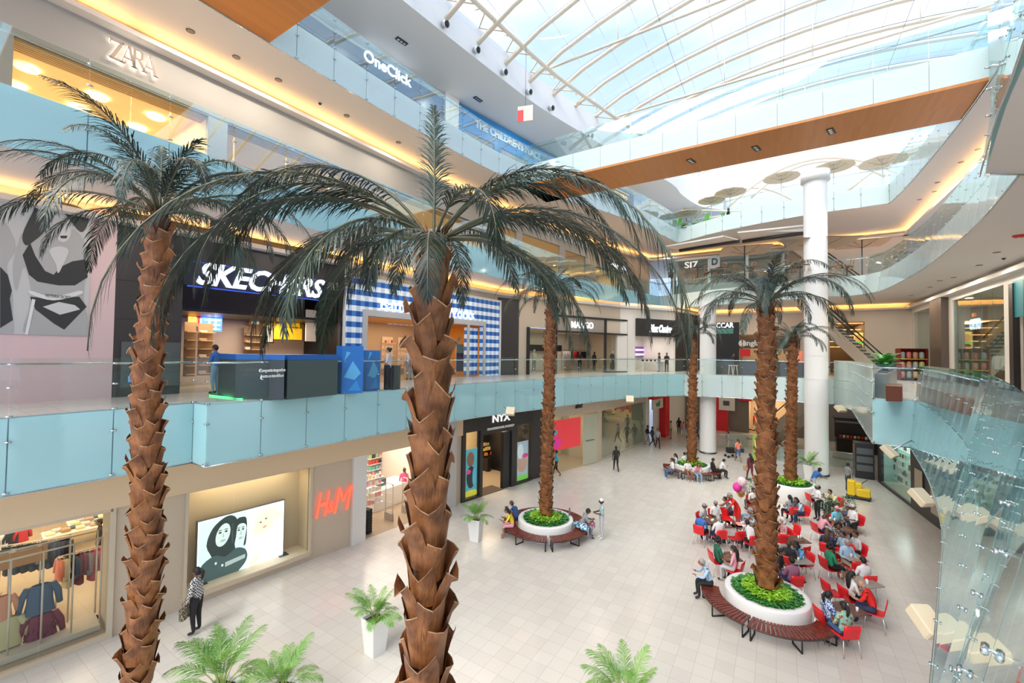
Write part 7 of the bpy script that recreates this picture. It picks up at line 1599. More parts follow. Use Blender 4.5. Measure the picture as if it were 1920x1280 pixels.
person('man in a dark suit with a lanyard standing inside the clothing shop', 187, 1062, 'stand', 'tl', 1, BLK, BLK, 'short', loc=at_z(185, 1062, .02), z=.015)
# ---------------------------------------------------------------- middle level: shoe shop, kiosk, gingham shop, dress shop
def wp(wall, x, y, w): u, v = wall.uv(x, y, w); return u, v
# shoe shop back wall with panels
def onwall_box(name, label, cat, wall, x0, y0, x1, y1, w, d, m, parts=(), group=None):
    u0, v1 = wall.uv(x0, y0, w); u1, v0 = wall.uv(x1, y1, w); T = thing(name, label, cat, wall.pt((u0 + u1) / 2, v0, w), 0, group); mb = MB(); wall.box(mb, u0, u1, v0, v1, w - d, w, m); part(mb, 'panel', T)
    for nm, a, b, c, e, m2 in parts: mb = MB(); wall.box(mb, u0 + (u1 - u0) * a, u0 + (u1 - u0) * b, v0 + (v1 - v0) * c, v0 + (v1 - v0) * e, w, w + .02, m2); part(mb, nm, T)
    return T
ykl = mat('banner_amber', (.85, .50, .02), .5, emit=.3, ecol=(1, .55, .02))
T = onwall_box('sale_banner', 'large yellow hanging banner at the back of the shoe shop', 'banner', WB, 515, 595, 566, 637, -4.6, .05, ykl)
u, v = WB.uv(538, 604, -4.5); o = text('SALE', WB, u, v, -4.55, .7, mat('amber_ink', (.35, .25, .02), .5), width=2.3, name='print'); o.parent = T; o.matrix_parent_inverse = Matrix.Translation(-Vector(T.location))
onwall_box('framed_portrait', 'narrow framed portrait beside the yellow banner', 'picture', WB, 498, 609, 513, 643, -4.8, .05, black, [('picture', .12, .88, .06, .94, palew), ('face', .35, .65, .5, .75, SK[0]), ('hair_print', .3, .7, .7, .82, HB)])
onwall_box('framed_portrait', 'pale framed picture over the shoe racks', 'picture', WB, 468, 585, 488, 610, -5.2, .1, orange, [('picture', .15, .9, .1, .9, mat('pic_pale', (.65, .75, .72), .5, emit=.3))])
onwall_box('neon_panel', 'blue and white glowing neon panel in the shoe shop', 'neon sign', WB, 380, 593, 416, 622, -4.0, .08, mat('neon_blue', (.05, .15, .9), .4, emit=1.3, ecol=(.05, .18, 1)), [('tube', .1, .9, .42, .5, gl_white), ('tube', .1, .9, .75, .82, gl_white), ('tube', .3, .38, .1, .9, gl_white), ('tube', .62, .7, .1, .9, gl_white), ('tube', .1, .9, .14, .2, gl_white)])
onwall_box('wall_panel', 'orange lit wall panel left of the neon in the shoe shop', 'panel', WB, 354, 587, 368, 616, -4.0, .1, mat('orange_lit', (.9, .35, .05), .5, emit=.5, ecol=(1, .4, .05)))
onwall_box('wall_panel', 'tall pale panel right of the yellow banner', 'panel', WB, 575, 580, 592, 640, -3.6, .1, mat('panel_pink', (.75, .6, .5), .5, emit=.2))
onwall_box('wall_panel', 'red and white picture strip left of the neon', 'picture', WB, 370, 587, 379, 612, -4.1, .08, palew, [('stripe', .1, .5, .1, .9, red)])
for k, (x0, x1, w_) in enumerate(((350, 372, -3.2), (376, 404, -3.6), (462, 494, -4.9))):
    u0, u1 = WB.uv(x0, 640, w_)[0], WB.uv(x1, 640, w_)[0]
    packs('small pale shoe on the lit racks of the shoe shop, ' + ('left', 'second', 'right')[k] + ' rack', WB, u0, u1, [L2 + .5 + j * .36 for j in range(6)], w_, 'shoes on the ' + ('left', 'second', 'right')[k] + ' rack', [P('shoe_a', (.70, .62, .5)), P('shoe_b', (.15, .13, .12)), P('shoe_c', (.6, .35, .2))], .36, (.28, .11, .10), catg='shoe', name='shoe', shelfm=mat('rack_lit', (.75, .55, .3), .5), shelf_label='lit wooden shoe rack in the shoe shop, ' + ('left', 'second', 'right')[k], back=mat('rack_back', (.35, .2, .1), .5))
# exit sign on the dark cladding
T = onwall_box('exit_sign', 'small green exit sign with running figure on the dark cladding', 'sign', WB, 251, 643, 267, 653, .0 + .06, .05, mat('exit_green', (.0, .28, .12), .4, emit=.4, ecol=(0, .6, .25)), [('running_figure', .15, .4, .2, .85, gl_white), ('arrow', .6, .9, .42, .58, gl_white)])
T = onwall_box('advert_panel', 'glass panel with a blue print on the dark cladding behind the left trunk', 'panel', WB, 228, 640, 336, 722, .06, .05, mat('smoked_glass', (.10, .11, .11), .08, coat=.3), [('blue_print', .12, .55, .12, .25, mat('print_blue', (.15, .35, .75), .4, emit=.2))])
# phone kiosk: dark counters with blue tops and blue graphic panels
def slabbox(name, label, cat, pts, z0, z1, m, parts=(), group=None):
    c = sum((Vector((p[0], p[1], 0)) for p in pts), Vector()) / len(pts); c.z = z0; T = thing(name, label, cat, c, 0, group); mb = MB(); mb.prism([(p[0] - c.x, p[1] - c.y) for p in pts], 0, z1 - z0, m); mb.build('body', T)
    for nm, a, b, m2, gr in parts: mb = MB(); mb.prism([((p[0] - c.x) * gr, (p[1] - c.y) * gr) for p in pts], a, b, m2); mb.build(nm, T)
    return T
kb = mat('kiosk_blue', (.015, .12, .42), .3); kd = mat('kiosk_dark', (.05, .06, .065), .35)
k0, k1, k2 = at_z(440, 748, L2), at_z(532, 750, L2), at_z(632, 740, L2); back = G1.n * -1.5
T = slabbox('kiosk_counter', 'dark phone kiosk counter with a blue rim and green carpet edge', 'counter', [tuple(k0[:2]), tuple(k1[:2]), tuple((k1 + back)[:2]), tuple((k0 + back)[:2])], L2 + .005, L2 + 1.25, kd, [('blue_top', 1.25, 1.42, kb, 1.0)])
dirk = (k2 - k1); T2 = slabbox('kiosk_counter', 'longer grey glass phone kiosk counter with printed words', 'counter', [tuple((k1 + dirk * .05)[:2]), tuple(k2[:2]), tuple((k2 + back)[:2]), tuple((k1 + dirk * .05 + back)[:2])], L2 + .005, L2 + 1.25, mat('kiosk_green', (.07, .10, .10), .3), [('blue_top', 1.25, 1.42, kb, 1.0)])
WK = Wall(tuple(k1[:2]), tuple(k2[:2])); uk, vk = WK.uv(510, 694); o = text('Comparte tu pasion', WK, uk, vk, .02, .10, txt_white, width=abs(WK.uv(535, 690)[0] - WK.uv(487, 690)[0]), name='print', shear=.2); o.parent = T2; o.matrix_parent_inverse = Matrix.Translation(-Vector(T2.location))
o = text('junto a tus ideas', WK, uk, vk - .17, .02, .10, txt_white, width=abs(WK.uv(530, 690)[0] - WK.uv(487, 690)[0]), name='print', shear=.2); o.parent = T2; o.matrix_parent_inverse = Matrix.Translation(-Vector(T2.location))
for k, (x0, x1, yb) in enumerate(((640, 680, 738), (686, 712, 733))):
    a, b = at_z(x0, yb, L2), at_z(x1, yb - 1, L2); bk = G1.n * -.4; W_ = Wall(tuple(a[:2]), tuple(b[:2]))
    T = slabbox('display_stand', 'tall bright blue graphic stand of the phone kiosk, ' + ('left' if k == 0 else 'right') + ' one', 'stand', [tuple(a[:2]), tuple(b[:2]), tuple((b + bk)[:2]), tuple((a + bk)[:2])], L2 + .005, L2 + (1.75, 1.6)[k], mat('stand_blue', (.02, .16, .50), .3))
    mb = MB(); L_ = W_.L
    for q_, m2 in (([(.1, .6), (.5, 1.2), (.9, .75), (.6, .5)], mat('facet_light', (.10, .40, .72), .3)), ([(.3, .1), (.9, .1), (.7, .5)], mat('facet_mid', (.03, .25, .60), .3)), ([(.1, 1.2), (.4, 1.5), (.2, 1.55)], mat('facet_light', (.1, .4, .72), .3))): flatpoly(W_, [(u * L_, L2 + v) for u, v in q_], .01, m2, mb, .004)
    part(mb, 'facet_print', T)
slabbox('green_carpet', 'strip of green artificial grass under the kiosk corner', 'carpet', [tuple(at_z(390, 742, L2)[:2]), tuple(at_z(455, 748, L2)[:2]), tuple(at_z(462, 737, L2)[:2]), tuple(at_z(400, 735, L2)[:2])], L2 + .004, L2 + .02, mat('turf', (.03, .30, .05), .8))
T = slabbox('led_strip', 'bright green lit strip along the kiosk carpet', 'light strip', [tuple(at_z(392, 743, L2)[:2]), tuple(at_z(455, 749.5, L2)[:2]), tuple(at_z(455, 748, L2)[:2]), tuple(at_z(392, 741.5, L2)[:2])], L2 + .021, L2 + .03, mat('led_green', (.1, 1, .3), .4, emit=2, ecol=(.1, 1, .3)))
c = at_z(735, 729, L2); T = thing('counter', 'small dark pedestal table beside the woman at the blue stand', 'counter', c, .3); mb = MB(); mb.bevbox((-.25, -.25, 0), (.25, .25, 1.0), kd, .02); mb.build('body', T)
# gingham shop shelves
for k, (x0, x1, w_) in enumerate(((722, 742, -4.6), (752, 782, -4.6), (842, 868, -4.6))):
    u0, u1 = WB.uv(x0, 640, w_)[0], WB.uv(x1, 640, w_)[0]
    packs('small coloured bottle on the warm shelves of the gingham shop, ' + ('left', 'middle', 'right')[k] + ' bay', WB, u0, u1, [L2 + .5 + j * .4 for j in range(5)], w_, 'bottles in the ' + ('left', 'middle', 'right')[k] + ' gingham shop bay', [P('orange', (.75, .25, .06)), P('cream', (.8, .7, .5)), P('pink', (.8, .35, .4)), P('red', (.6, .06, .05)), P('white', (.8, .78, .75))], .24, (.09, .09, .2), catg='bottle', name='bottle', shelfm=mat('shelf_cream', (.85, .7, .5), .5), shelf_label='warm lit shelf bay of the gingham shop, ' + ('left', 'middle', 'right')[k], back=mat('bay_back', (.8, .6, .4), .5, emit=.15))
onwall_box('wall_panel', 'blue check panel on the back wall of the gingham shop', 'panel', WB, 727, 604, 790, 612, -4.85, .05, ging)
T = thing('sign_stand', 'blue and white A-frame sign at the gingham shop door', 'sign', at_z(862, 703, L2), atan2(WB.u_.y, WB.u_.x)); mb = MB(); mb.box((-.38, -.02, .25), (.38, .02, 1.5), mat('stand_navy', (.05, .09, .30), .4)); mb.build('lower_board', T); mb = MB(); mb.box((-.36, -.02, 1.5), (.36, .02, 2.1), mat('board_teal', (.2, .45, .55), .4)); mb.build('upper_board', T)
for s_ in (-.38, .38): mb = MB(); mb.tube([(s_, 0, 0), (s_, 0, 2.1)], .02, palew, 5); mb.build('post', T)
T = thing('counter', 'cream sales counter at the doorway of the gingham shop', 'counter', at_z(795, 708, L2), atan2(WB.u_.y, WB.u_.x)); mb = MB(); mb.bevbox((-1.3, -.3, .0), (1.3, .3, 1.0), mat('counter_cream', (.72, .6, .42), .5), .03); mb.build('body', T); mb = MB(); mb.box((-1.35, -.35, 1.0), (1.35, .35, 1.05), white); mb.build('top', T)
# mannequins
def mannequin(label, loc, m_top, m_low, rz, s=1.0, col=None):
    T = thing('mannequin', label, 'mannequin', loc, rz); T.scale = (s, s, s); o = share(body_mesh('stand', .9), 'body', T); wm = col or mat('mannequin_white', (.8, .78, .72), .3)
    for i, m in enumerate([wm, m_top, wm, m_low, m_low, wm, wm]): o.material_slots[i].link = 'OBJECT'; o.material_slots[i].material = m
    mb = MB(); mb.lathe([(.0, .02), (.2, .015), (.2, 0)], steel, 16); mb.build('stand', T); return T
u, v = WC.uv(1148, 690, -.9); T = mannequin('headed mannequin in a long black dress in the dress shop window', WC.pt(u, L2 + .02, -.9), BLK, BLK, atan2(WC.n.y, WC.n.x) - pi / 2, 1.05); skirt(T, BLK, 'stand', .75)
u, v = WC.uv(1001, 690, -.9); T = mannequin('pale mannequin in the window left of the palm trunk', WC.pt(u, L2 + .12, -.9), CRM, GRY, atan2(WC.n.y, WC.n.x) - pi / 2, 1.0)
u, v = WC.uv(1114, 690, -2); mannequin('black clad mannequin standing in the dress shop doorway', WC.pt(u, L2 + .02, -2), BLK, BLK, atan2(WC.n.y, WC.n.x) - pi / 2, 1.0, BLK)
us_, ue_ = WC.uv(1056, 660, -4.5)[0], WC.uv(1100, 660, -4.5)[0]
for k in range(12):
    p = WC.pt(us_ + (ue_ - us_) * k / 12, L2 + 1.75, -4.5); hang(('red' if k in (5, 6) else 'white' if k < 4 else 'black') + ' top on the back rail of the dress shop', p, k % 2, RED if k in (5, 6) else WHT if k < 4 else BLK, atan2(WC.u_.y, WC.u_.x) + 1.2, 1.0, group=('red' if k in (5, 6) else 'white' if k < 4 else 'black') + ' tops in the dress shop')
T = thing('clothes_rail', 'back wall clothes rail in the dress shop', 'rack', WC.pt(us_, L2, -4.5)); b_ = Vector(T.location); mb = MB(); mb.tube([WC.pt(us_ - .2, L2 + 1.85, -4.5) - b_, WC.pt(ue_ + .2, L2 + 1.85, -4.5) - b_], .02, steeld, 5); mb.build('rail', T)
for u in (us_ - .2, ue_ + .2): mb = MB(); mb.tube([WC.pt(u, L2 + .02, -4.5) - b_, WC.pt(u, L2 + 1.85, -4.5) - b_], .02, steeld, 5); mb.build('post', T)
u, v = WD.uv(1222, 690, -1.2); T = thing('display_table', 'long white table with devices in the electronics shop', 'table', WD.pt(u, L2 + .01, -1.2), atan2(WD.u_.y, WD.u_.x)); mb = MB(); mb.bevbox((-1.4, -.35, .85), (1.4, .35, .9), white, .02); mb.build('tabletop', T)
for sx in (-1.35, 1.35): mb = MB(); mb.box((sx - .04, -.33, 0), (sx + .04, .33, .85), white); mb.build('leg', T)
for k in range(5):
    mb = MB(); mb.bevbox((-.12, -.02, 0), (.12, .02, .18), SHB, .004); mb.build('tablet', None, WD.pt(u - 1.1 + k * .5, L2 + .915, -1.2), atan2(WD.u_.y, WD.u_.x), label='small dark tablet standing on the white electronics table', cat='tablet', group='tablets on the electronics table')
# ---------------------------------------------------------------- far middle level: bar, stools, shirt on a stand, cabinet, planter corner
c = at_z(1400, 706, L2); T = thing('bar_counter', 'long dark bar counter behind the rail at the far end', 'counter', (c.x + .6, c.y + 3.2, L2 + .005), .0); mb = MB(); mb.bevbox((-3.6, -.3, 0), (3.6, .3, 1.1), mat('bar_dark', (.08, .07, .06), .4), .03); mb.build('body', T); mb = MB(); mb.box((-3.7, -.36, 1.1), (3.7, .36, 1.16), tabg); mb.build('top', T)
for k, (x, l) in enumerate(((1370, 'left'), (1379, 'right'))):
    c = at_z(x, 704, L2); T = thing('bar_stool', 'white metal bar stool, ' + l + ' of the pair at the far counter', 'stool', c, 0, 'white bar stools'); mb = MB(); mb.lathe([(0, .8), (.17, .8), (.18, .77), (0, .76)], white, 12); mb.build('seat', T)
    for a in range(4): mb = MB(); t = a * pi / 2 + .8; mb.tube([(cos(t) * .12, sin(t) * .12, .77), (cos(t) * .22, sin(t) * .22, 0)], .016, white, 5); mb.build('leg', T)
T = thing('shirt_display', 'salmon T-shirt on a stand behind the rail by the rear trunk', 'display', at_z(1500, 708, L2)); mb = MB(); mb.tube([(0, 0, 0), (0, 0, 1.9)], .02, steeld, 5); mb.lathe([(0, .02), (.22, .015), (.22, 0)], steeld, 12); mb.build('stand', T)
o = share(GM[1], 'garment', T, (0, 0, 1.95), (0, 0, radians(CAMAZ)), 1.3); o.material_slots[0].link = 'OBJECT'; o.material_slots[0].material = SAL
a = at_z(1680, 712, L2); T = thing('sweets_cabinet', 'red wooden cabinet of glass sweet dispensers on the right gallery', 'cabinet', a, radians(CAMAZ - 8)); rw = mat('cabinet_red', (.20, .03, .02), .4); ye = mat('cabinet_yellow', (.6, .5, .05), .5)
mb = MB(); mb.box((0, 0, 0), (1.75, .05, 2.2), rw); mb.build('back_panel', T)
for x in (0, 1.7): mb = MB(); mb.box((x, -.4, 0), (x + .05, 0, 2.2), rw); mb.build('side_panel', T)
for k, z in enumerate((.1, .78, 1.45, 2.17)): mb = MB(); mb.box((.05, -.4, z), (1.7, 0, z + .05), ye if k in (1, 2) else rw); mb.build('shelf', T)
rr = random.Random(4)
for i, z in enumerate((.15, .83, 1.5)):
    for j in range(4):
        mb = MB(); mb.lathe([(0, 0), (.13, 0), (.15, .1), (.15, .42), (.08, .48), (0, .5)], mat('sweets_%d' % ((i * 4 + j) % 5), [(.5, .25, .15), (.35, .4, .35), (.6, .45, .2), (.3, .3, .35), (.5, .12, .12)][(i * 4 + j) % 5], .15), 10); p = T.matrix_basis @ Vector((.27 + j * .4, -.2, z)) if False else Vector(T.location) + Matrix.Rotation(T.rotation_euler.z, 3, 'Z') @ Vector((.27 + j * .4, -.2, z))
        mb.build('dispenser', None, p, 0, label='glass sweet dispenser in the %s row of the red cabinet' % ('bottom', 'middle', 'top')[i], cat='dispenser', group='sweet dispensers, %s row' % ('bottom', 'middle', 'top')[i])
p = [at_z(x, y, L2) for x, y in ((1640, 744), (1664, 748), (1682, 726), (1652, 722))]
T = slabbox('planter_box', 'grey stone planter box at the jutting gallery corner', 'planter', [tuple(q[:2]) for q in p], L2 + .005, L2 + .95, mat('stone_grey', (.28, .26, .25), .35), [('soil', .95, .955, MATS['soil'], .85)])
cc = Vector(T.location) + Vector((0, 0, .95)); T = thing('cycad_plant', 'bright green cycad with stiff fronds in the grey planter box', 'plant', cc)
CY = mesh_of(frond_mb(1.15, 62, -25, random.Random(8), n=44, leaf=.22, wid=.03, m=huemat('cycad_green', (.05, .30, .06), (.16, .48, .12), .4, 4), ms=arstem, droop=.05, start=.1, rad=.012, open_=62), 'frond')
for k in range(20): share(CY, 'frond', T, (0, 0, .0), (0, -.25 * (k % 3), k * 2.4), .8 + .1 * (k % 3))
mb = MB(); mb.lathe([(0, .18), (.09, .12), (.12, 0)], bark_dark, 12); mb.build('stem_base', T)
p = [at_z(x, y, L2) for x, y in ((1661, 752), (1692, 753), (1693, 745), (1664, 744))]; slabbox('bench_block', 'brown wooden block seat in front of the grey planter box', 'seat', [tuple(q[:2]) for q in p], L2 + .005, L2 + .55, mat('block_wood', (.17, .05, .03), .3))
# ---------------------------------------------------------------- terraces
def cafe_chair_wood(): 
    T = thing('wicker_chair', 'x', 'chair'); m = mat('chair_tan', (.35, .17, .07), .5); mb = MB(); mb.lathe([(0, .46), (.21, .455), (.22, .43), (0, .42)], m, 12); mb.build('seat', T)
    mb = MB(); mb.tube([(-.19, -.16, .44), (-.20, -.2, .78), (-.12, -.23, .90), (.12, -.23, .90), (.20, -.2, .78), (.19, -.16, .44)], .017, m, 5); mb.tube([(-.17, -.19, .5), (.17, -.22, .84)], .012, m, 4); mb.tube([(.17, -.19, .5), (-.17, -.22, .84)], .012, m, 4); mb.build('backrest', T)
    for a in range(4): t = a * pi / 2 + .78; mb = MB(); mb.tube([(cos(t) * .19, sin(t) * .19, .43), (cos(t) * .25, sin(t) * .25, 0)], .016, m, 5); mb.build('leg', T)
    return T
def copies(proto, kids, spots, label, cat, group, first):
    for k, (loc, rz, lab) in enumerate(spots):
        if k == 0 and first: c = proto
        else:
            c = proto.copy(); COL.objects.link(c)
            for q in kids: w_ = q.copy(); COL.objects.link(w_); w_.parent = c
        c.location = loc; c.rotation_euler = (0, 0, rz); c['label'] = lab; c['category'] = cat; c['group'] = group
pr = cafe_chair_wood(); kids = list(pr.children); rr = random.Random(9); spots = []
for x, y in ((1262, 531), (1276, 528), (1298, 525), (1310, 528), (1325, 521), (1342, 523), (1362, 516), (1376, 520), (1404, 519), (1418, 514), (1481, 516), (1492, 511), (1512, 508), (1562, 512), (1578, 508), (1592, 510)):
    p = at_z(x, y, L3); 
    if p.y > 46: p.y = 43.2
    spots.append((Vector((p.x, min(p.y, 42.2), L3)), rr.uniform(0, 6.2), 'tan bentwood chair on the upper terrace'))
spots = [(a, b, 'tan bentwood cafe chair behind the glass of the upper restaurant terrace') for a, b, c in spots]
copies(pr, kids, spots, '', 'chair', 'bentwood chairs on the restaurant terrace', True)
for k, x in enumerate((1308, 1355, 1411, 1500, 1588)):
    p = at_z(x, 520, L3); T = thing('terrace_table', 'round dark table on the upper terrace, ' + ['leftmost', 'second', 'third', 'fourth', 'rightmost'][k] + ' of the five', 'table', (p.x, min(p.y, 41.8), L3), 0, 'round terrace tables'); mb = MB(); mb.lathe([(0, .75), (.42, .75), (.42, .71), (0, .7)], mat('table_dark', (.05, .05, .055), .3), 18); mb.build('tabletop', T); mb = MB(); mb.tube([(0, 0, 0), (0, 0, .7)], .035, steeld, 6); mb.lathe([(.0, .03), (.25, .0)], steeld, 12); mb.build('pedestal', T)
# square brown parasols of the restaurant terrace
def sqparasol(label, x, y, rz, w=1.55, zt=2.75):
    p = at_z(x, y, L3 + zt); d = p - EYE; k_ = (41.0 - 0) / p.y if p.y > 41 else 1; q = EYE + d * k_; q = Vector((q.x, q.y, L3)); h = (EYE.z + d.z * k_) - L3
    T = thing('terrace_parasol', label, 'parasol', q, rz, 'square brown terrace parasols'); m = mat('parasol_brown', (.55, .40, .29), .7); mb = MB()
    vs = [(0, 0, h)] + [(w * cos(a * pi / 4) * (1.0 if a % 2 == 0 else 1.3), w * sin(a * pi / 4) * (1.0 if a % 2 == 0 else 1.3), h - .42) for a in range(8)]; vs += [(a, b, c - .03) for a, b, c in vs]
    mb.add(vs, [(0, 1 + a, 1 + (a + 1) % 8) for a in range(8)] + [(9, 10 + (a + 1) % 8, 10 + a) for a in range(8)], m); cn = mb.build('canopy', T)
    mb = MB(); mb.tube([(0, 0, 0), (0, 0, h)], .035, steeld, 6); mb.build('pole', T); mb = MB(); mb.lathe([(.0, .08), (.3, .06), (.32, 0)], steeld, 12); mb.build('base', T)
    for a in range(4): mb = MB(); t = a * pi / 2 + pi / 4; mb.tube([(0, 0, h - .75), (w * .7 * cos(t), w * .7 * sin(t), h - .30)], .014, steeld, 4); mb.build('strut', cn)
sqparasol('square brown parasol at the left of the upper terrace', 1396, 459, .2, 1.75); sqparasol('large square brown parasol before the right column', 1537, 445, .35, 1.95); sqparasol('square brown parasol at the right end of the upper terrace', 1616, 446, .1, 1.5, 3.1)
# flat awnings of the kiosk
def awning(label, c4):
    cs = [at_z(x, y, z) for x, y, z in c4]; c = sum(cs, Vector()) / 4; T = thing('awning', label, 'awning', c, 0, 'flat retractable awnings'); r = [q - c for q in cs]; mb = MB(); dn = Vector((0, 0, -.06)); mb.add(r + [q + dn for q in r], [(0, 1, 2, 3), (7, 6, 5, 4), (0, 4, 5, 1), (1, 5, 6, 2), (2, 6, 7, 3), (3, 7, 4, 0)], mat('awning_grey', (.58, .55, .50), .7)); mb.build('fabric', T)
    mb = MB(); mb.tube([r[0] + dn * 2, r[1] + dn * 2], .07, mat('awning_bar', (.55, .53, .50), .5), 6); mb.build('front_bar', T)
    mb = MB(); mb.tube([r[3] + dn * 2, r[2] + dn * 2], .14, black, 6); mb.build('cassette', T)
awning('wide grey retractable awning left over the terrace kiosk', [(1240, 462, 17.6), (1356, 441, 17.6), (1386, 449, 17.25), (1274, 467, 17.25)])
awning('wide grey retractable awning right over the terrace kiosk', [(1383, 434, 17.9), (1507, 421, 17.9), (1506, 434, 17.4), (1392, 450, 17.4)])
# round beige parasols and green chairs of the top terrace
def rparasol(label, x, y, r, depth):
    q = at_depth(x, y, depth); T = thing('round_parasol', label, 'parasol', (q.x, q.y, L4), 0, 'round beige parasols'); h = q.z - L4; m = mat('parasol_beige', (.62, .53, .40), .7); mb = MB(); n = 20
    prof = [(0, h + .12), (r * .5, h + .06), (r, h - .12), (r, h - .15), (r * .5, h + .03), (0, h + .09)]
    vs = []; fs = []
    for i, (a, z) in enumerate(prof):
        for j in range(n): t = 2 * pi * j / n; k_ = 1 - .03 * (j % 2); vs.append((a * k_ * cos(t), a * k_ * sin(t), z - (.02 if j % 2 else 0)))
    for i in range(len(prof) - 1):
        for j in range(n): fs.append((i * n + j, i * n + (j + 1) % n, i * n + n + (j + 1) % n, i * n + n + j))
    mb.add(vs, fs, m); cn = mb.build('canopy', T); mb = MB(); mb.tube([(0, 0, 0), (0, 0, h + .1)], .03, white, 6); mb.build('pole', T); mb = MB(); mb.lathe([(0, .08), (.28, .06), (.3, 0)], white, 12); mb.build('base', T)
    for a in range(6): mb = MB(); t = a * pi / 3; mb.tube([(0, 0, h - .35), (r * .6 * cos(t), r * .6 * sin(t), h + .0)], .01, steeld, 3); mb.build('rib', cn)
PN = ['leftmost and smallest', 'second from the left', 'third from the left', 'fourth from the left', 'fifth from the left', 'rightmost and largest']
for k, (x, y, r, d) in enumerate(((1286, 397, 1.05, 40.2), (1334, 373, 1.15, 38.5), (1369, 358, 1.3, 38), (1465, 330, 1.4, 36.5), (1563, 310, 1.45, 34.8), (1655, 300, 1.5, 32.5))): rparasol('round beige parasol on the top terrace, ' + PN[k] + ' of six', x, y, r, d)
grn = mat('lime_plastic', (.18, .62, .04), .4)
T0 = thing('terrace_chair', 'x', 'chair'); mb = MB(); mb.bevbox((-.22, -.22, .42), (.22, .22, .46), grn, .02); mb.build('seat', T0); mb = MB(); mb.bevbox((-.21, -.25, .5), (.21, -.21, .92), grn, .015); mb.build('backrest', T0)
for sx in (-.19, .19):
    for sy in (-.19, .19): mb = MB(); mb.tube([(sx, sy, .42), (sx * 1.1, sy * 1.1, 0)], .02, grn, 5); mb.build('leg', T0)
kids = list(T0.children); spots = []
for gi, (x, d, l) in enumerate(((1288, 41, 'under the leftmost parasol'), (1318, 40, 'under the second parasol'), (1370, 39, 'under the third parasol'), (1466, 38, 'under the fourth parasol'), (1572, 36.3, 'by the right column top'), (1640, 34.0, 'under the rightmost parasol'))):
    q = at_depth(x, 380, d)
    for j in range(3): a = j * 2.1 + gi; spots.append((Vector((q.x + .75 * cos(a), max(q.y, 40.6) + .7 * sin(a) , L4)) if q.y < 40.6 else Vector((q.x + .75 * cos(a), q.y + .7 * sin(a), L4)), a + 1.57, 'lime green terrace chair ' + l + ', ' + ('left', 'middle', 'right')[j]))
    T = thing('terrace_table', 'small white terrace table ' + l, 'table', (q.x, max(q.y, 40.6), L4), 0, 'white tables of the top terrace'); mb = MB(); mb.lathe([(0, .74), (.35, .74), (.35, .71), (0, .7)], white, 14); mb.build('tabletop', T); mb = MB(); mb.tube([(0, 0, 0), (0, 0, .7)], .03, white, 6); mb.lathe([(.0, .03), (.22, .0)], white, 12); mb.build('pedestal', T)
copies(T0, kids, spots, '', 'chair', 'lime green terrace chairs', True)
for lab, x, d, f, a in (('person in black sitting on the top terrace under the second parasol', 1365, 38.6, 'r', BLK), ('person in dark clothes sitting at the left of the top terrace', 1287, 41.5, 'l', BLK), ('person in grey sitting at the right of the top terrace', 1634, 34.4, 'a', GRY)):
    q = at_depth(x, 380, d); person(lab, 0, 0, 'sit', f, 1, a, NAV, 'short', loc=(q.x, max(q.y, 40.4), L4), z=L4)
for lab, x, d, f, a, b in (('person in dark blue standing on the upper terrace by the palm crown', 1444, 33.8, 't', C('steelblue', (.10, .14, .22)), NAV),):
    q = at_depth(x, 500, d); person(lab, 0, 0, 'stand', f, 1, a, b, 'short', loc=(q.x, max(q.y, 40.2), L3), z=L3)
shrub('leafy trailing plant on the rail of the top level near the bridge end', 1705, 262, 1.7, .6, shgreen, 7, z=L4, n=500, sz=.14, loc=(7.75, 31.5, L4))
shrub('small green plant by the rail of the upper restaurant terrace', 1258, 520, 1.0, .45, shgreen, 8, z=L3, pot=True, n=200, sz=.14)

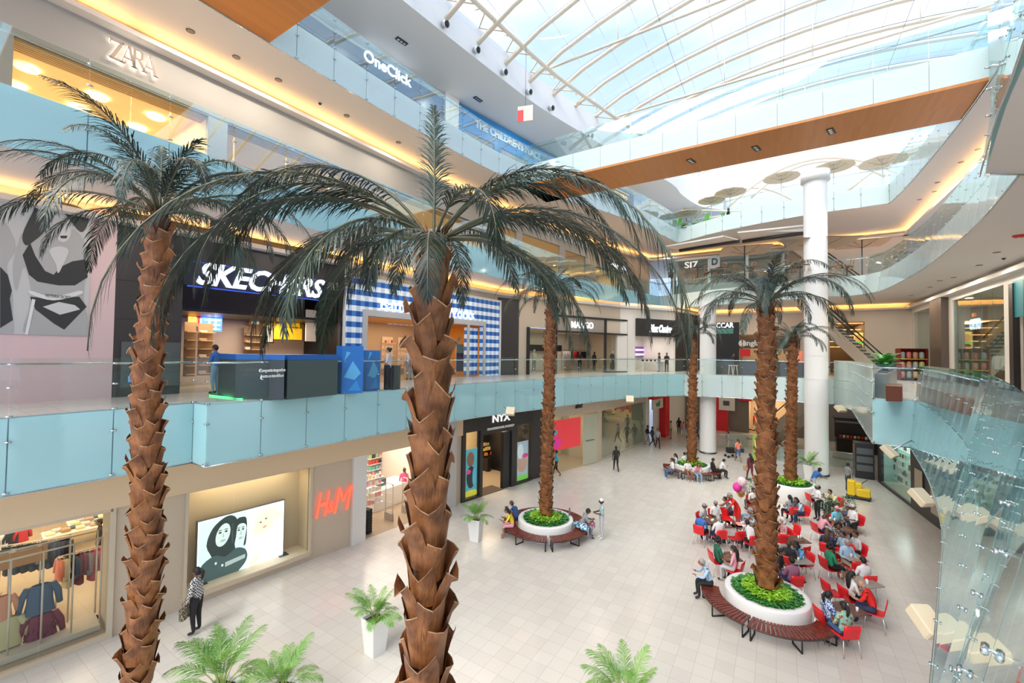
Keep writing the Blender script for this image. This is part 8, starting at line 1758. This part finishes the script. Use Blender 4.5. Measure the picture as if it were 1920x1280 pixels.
# goods behind the right-hand shop glass, counter and rails far off on the ground floor
for k, (n_, m) in enumerate((('white', WHT), ('white', WHT), ('orange', SAL), ('grey', GRY), ('olive', C('olive', (.30, .26, .05))), ('mustard', C('mustard', (.55, .40, .04))))):
    hang(n_ + ' garment hanging behind the tall glass of the right-hand shop' + (', nearer one' if k == 1 else ', farther one' if k == 0 else ''), WR.pt(10.6 + k * .95, L2 + 1.75, -1.6), k % 3, m, -1.2, 1.25)
T = thing('clothes_rail', 'rail of garments behind the tall glass of the right-hand shop', 'rack', WR.pt(10.2, L2, -1.6)); b_ = Vector(T.location)
for u in (10.2, 15.8): mb = MB(); mb.tube([WR.pt(u, L2 + .02, -1.6) - b_, WR.pt(u, L2 + 1.9, -1.6) - b_], .02, steeld, 5); mb.build('post', T)
mb = MB(); mb.tube([WR.pt(10.2, L2 + 1.9, -1.6) - b_, WR.pt(15.8, L2 + 1.9, -1.6) - b_], .02, steeld, 5); mb.build('rail', T)
T = thing('kiosk', 'black sales counter with red and white goods far off right of the column', 'kiosk', (6.2, 45.6, 0)); mb = MB(); mb.bevbox((-1.9, -.6, 0), (1.9, .6, 1.15), mat('gloss_black', (.015, .013, .012), .15), .04); mb.build('counter', T)
mb = MB(); mb.box((-1.9, .35, 1.15), (1.9, .6, 2.3), mat('gloss_black2', (.03, .025, .02), .3)); mb.build('back_shelf', T); mb = MB(); mb.box((-2.0, -.7, 2.6), (2.0, .7, 2.85), black); mb.build('canopy', T)
for x in (-1.9, 1.9): mb = MB(); mb.tube([(x, .4, 1.1), (x, .4, 2.6)], .04, black, 6); mb.build('post', T)
for k in range(14): mb = MB(); mb.bevbox((-.08, -.06, 0), (.08, .06, .2), (red, palew, MATS['pack_orange'])[k % 3], .01); mb.build('boxed_gift', None, (6.2 - 1.6 + k * .24, 45.3, 1.16), 0, label='small %s boxed gift on the far black sales counter' % ('red', 'pale', 'orange')[k % 3], cat='box', group='%s gifts on the far black counter' % ('red', 'pale', 'orange')[k % 3])
for k in range(10): q = GF.pt(6.6 + k * .34, 1.6, -1.5); hang('red garment on the rail of the far ground-floor shop', q, k % 3, RED, pi / 2, 1.1, group='red garments in the far shop')
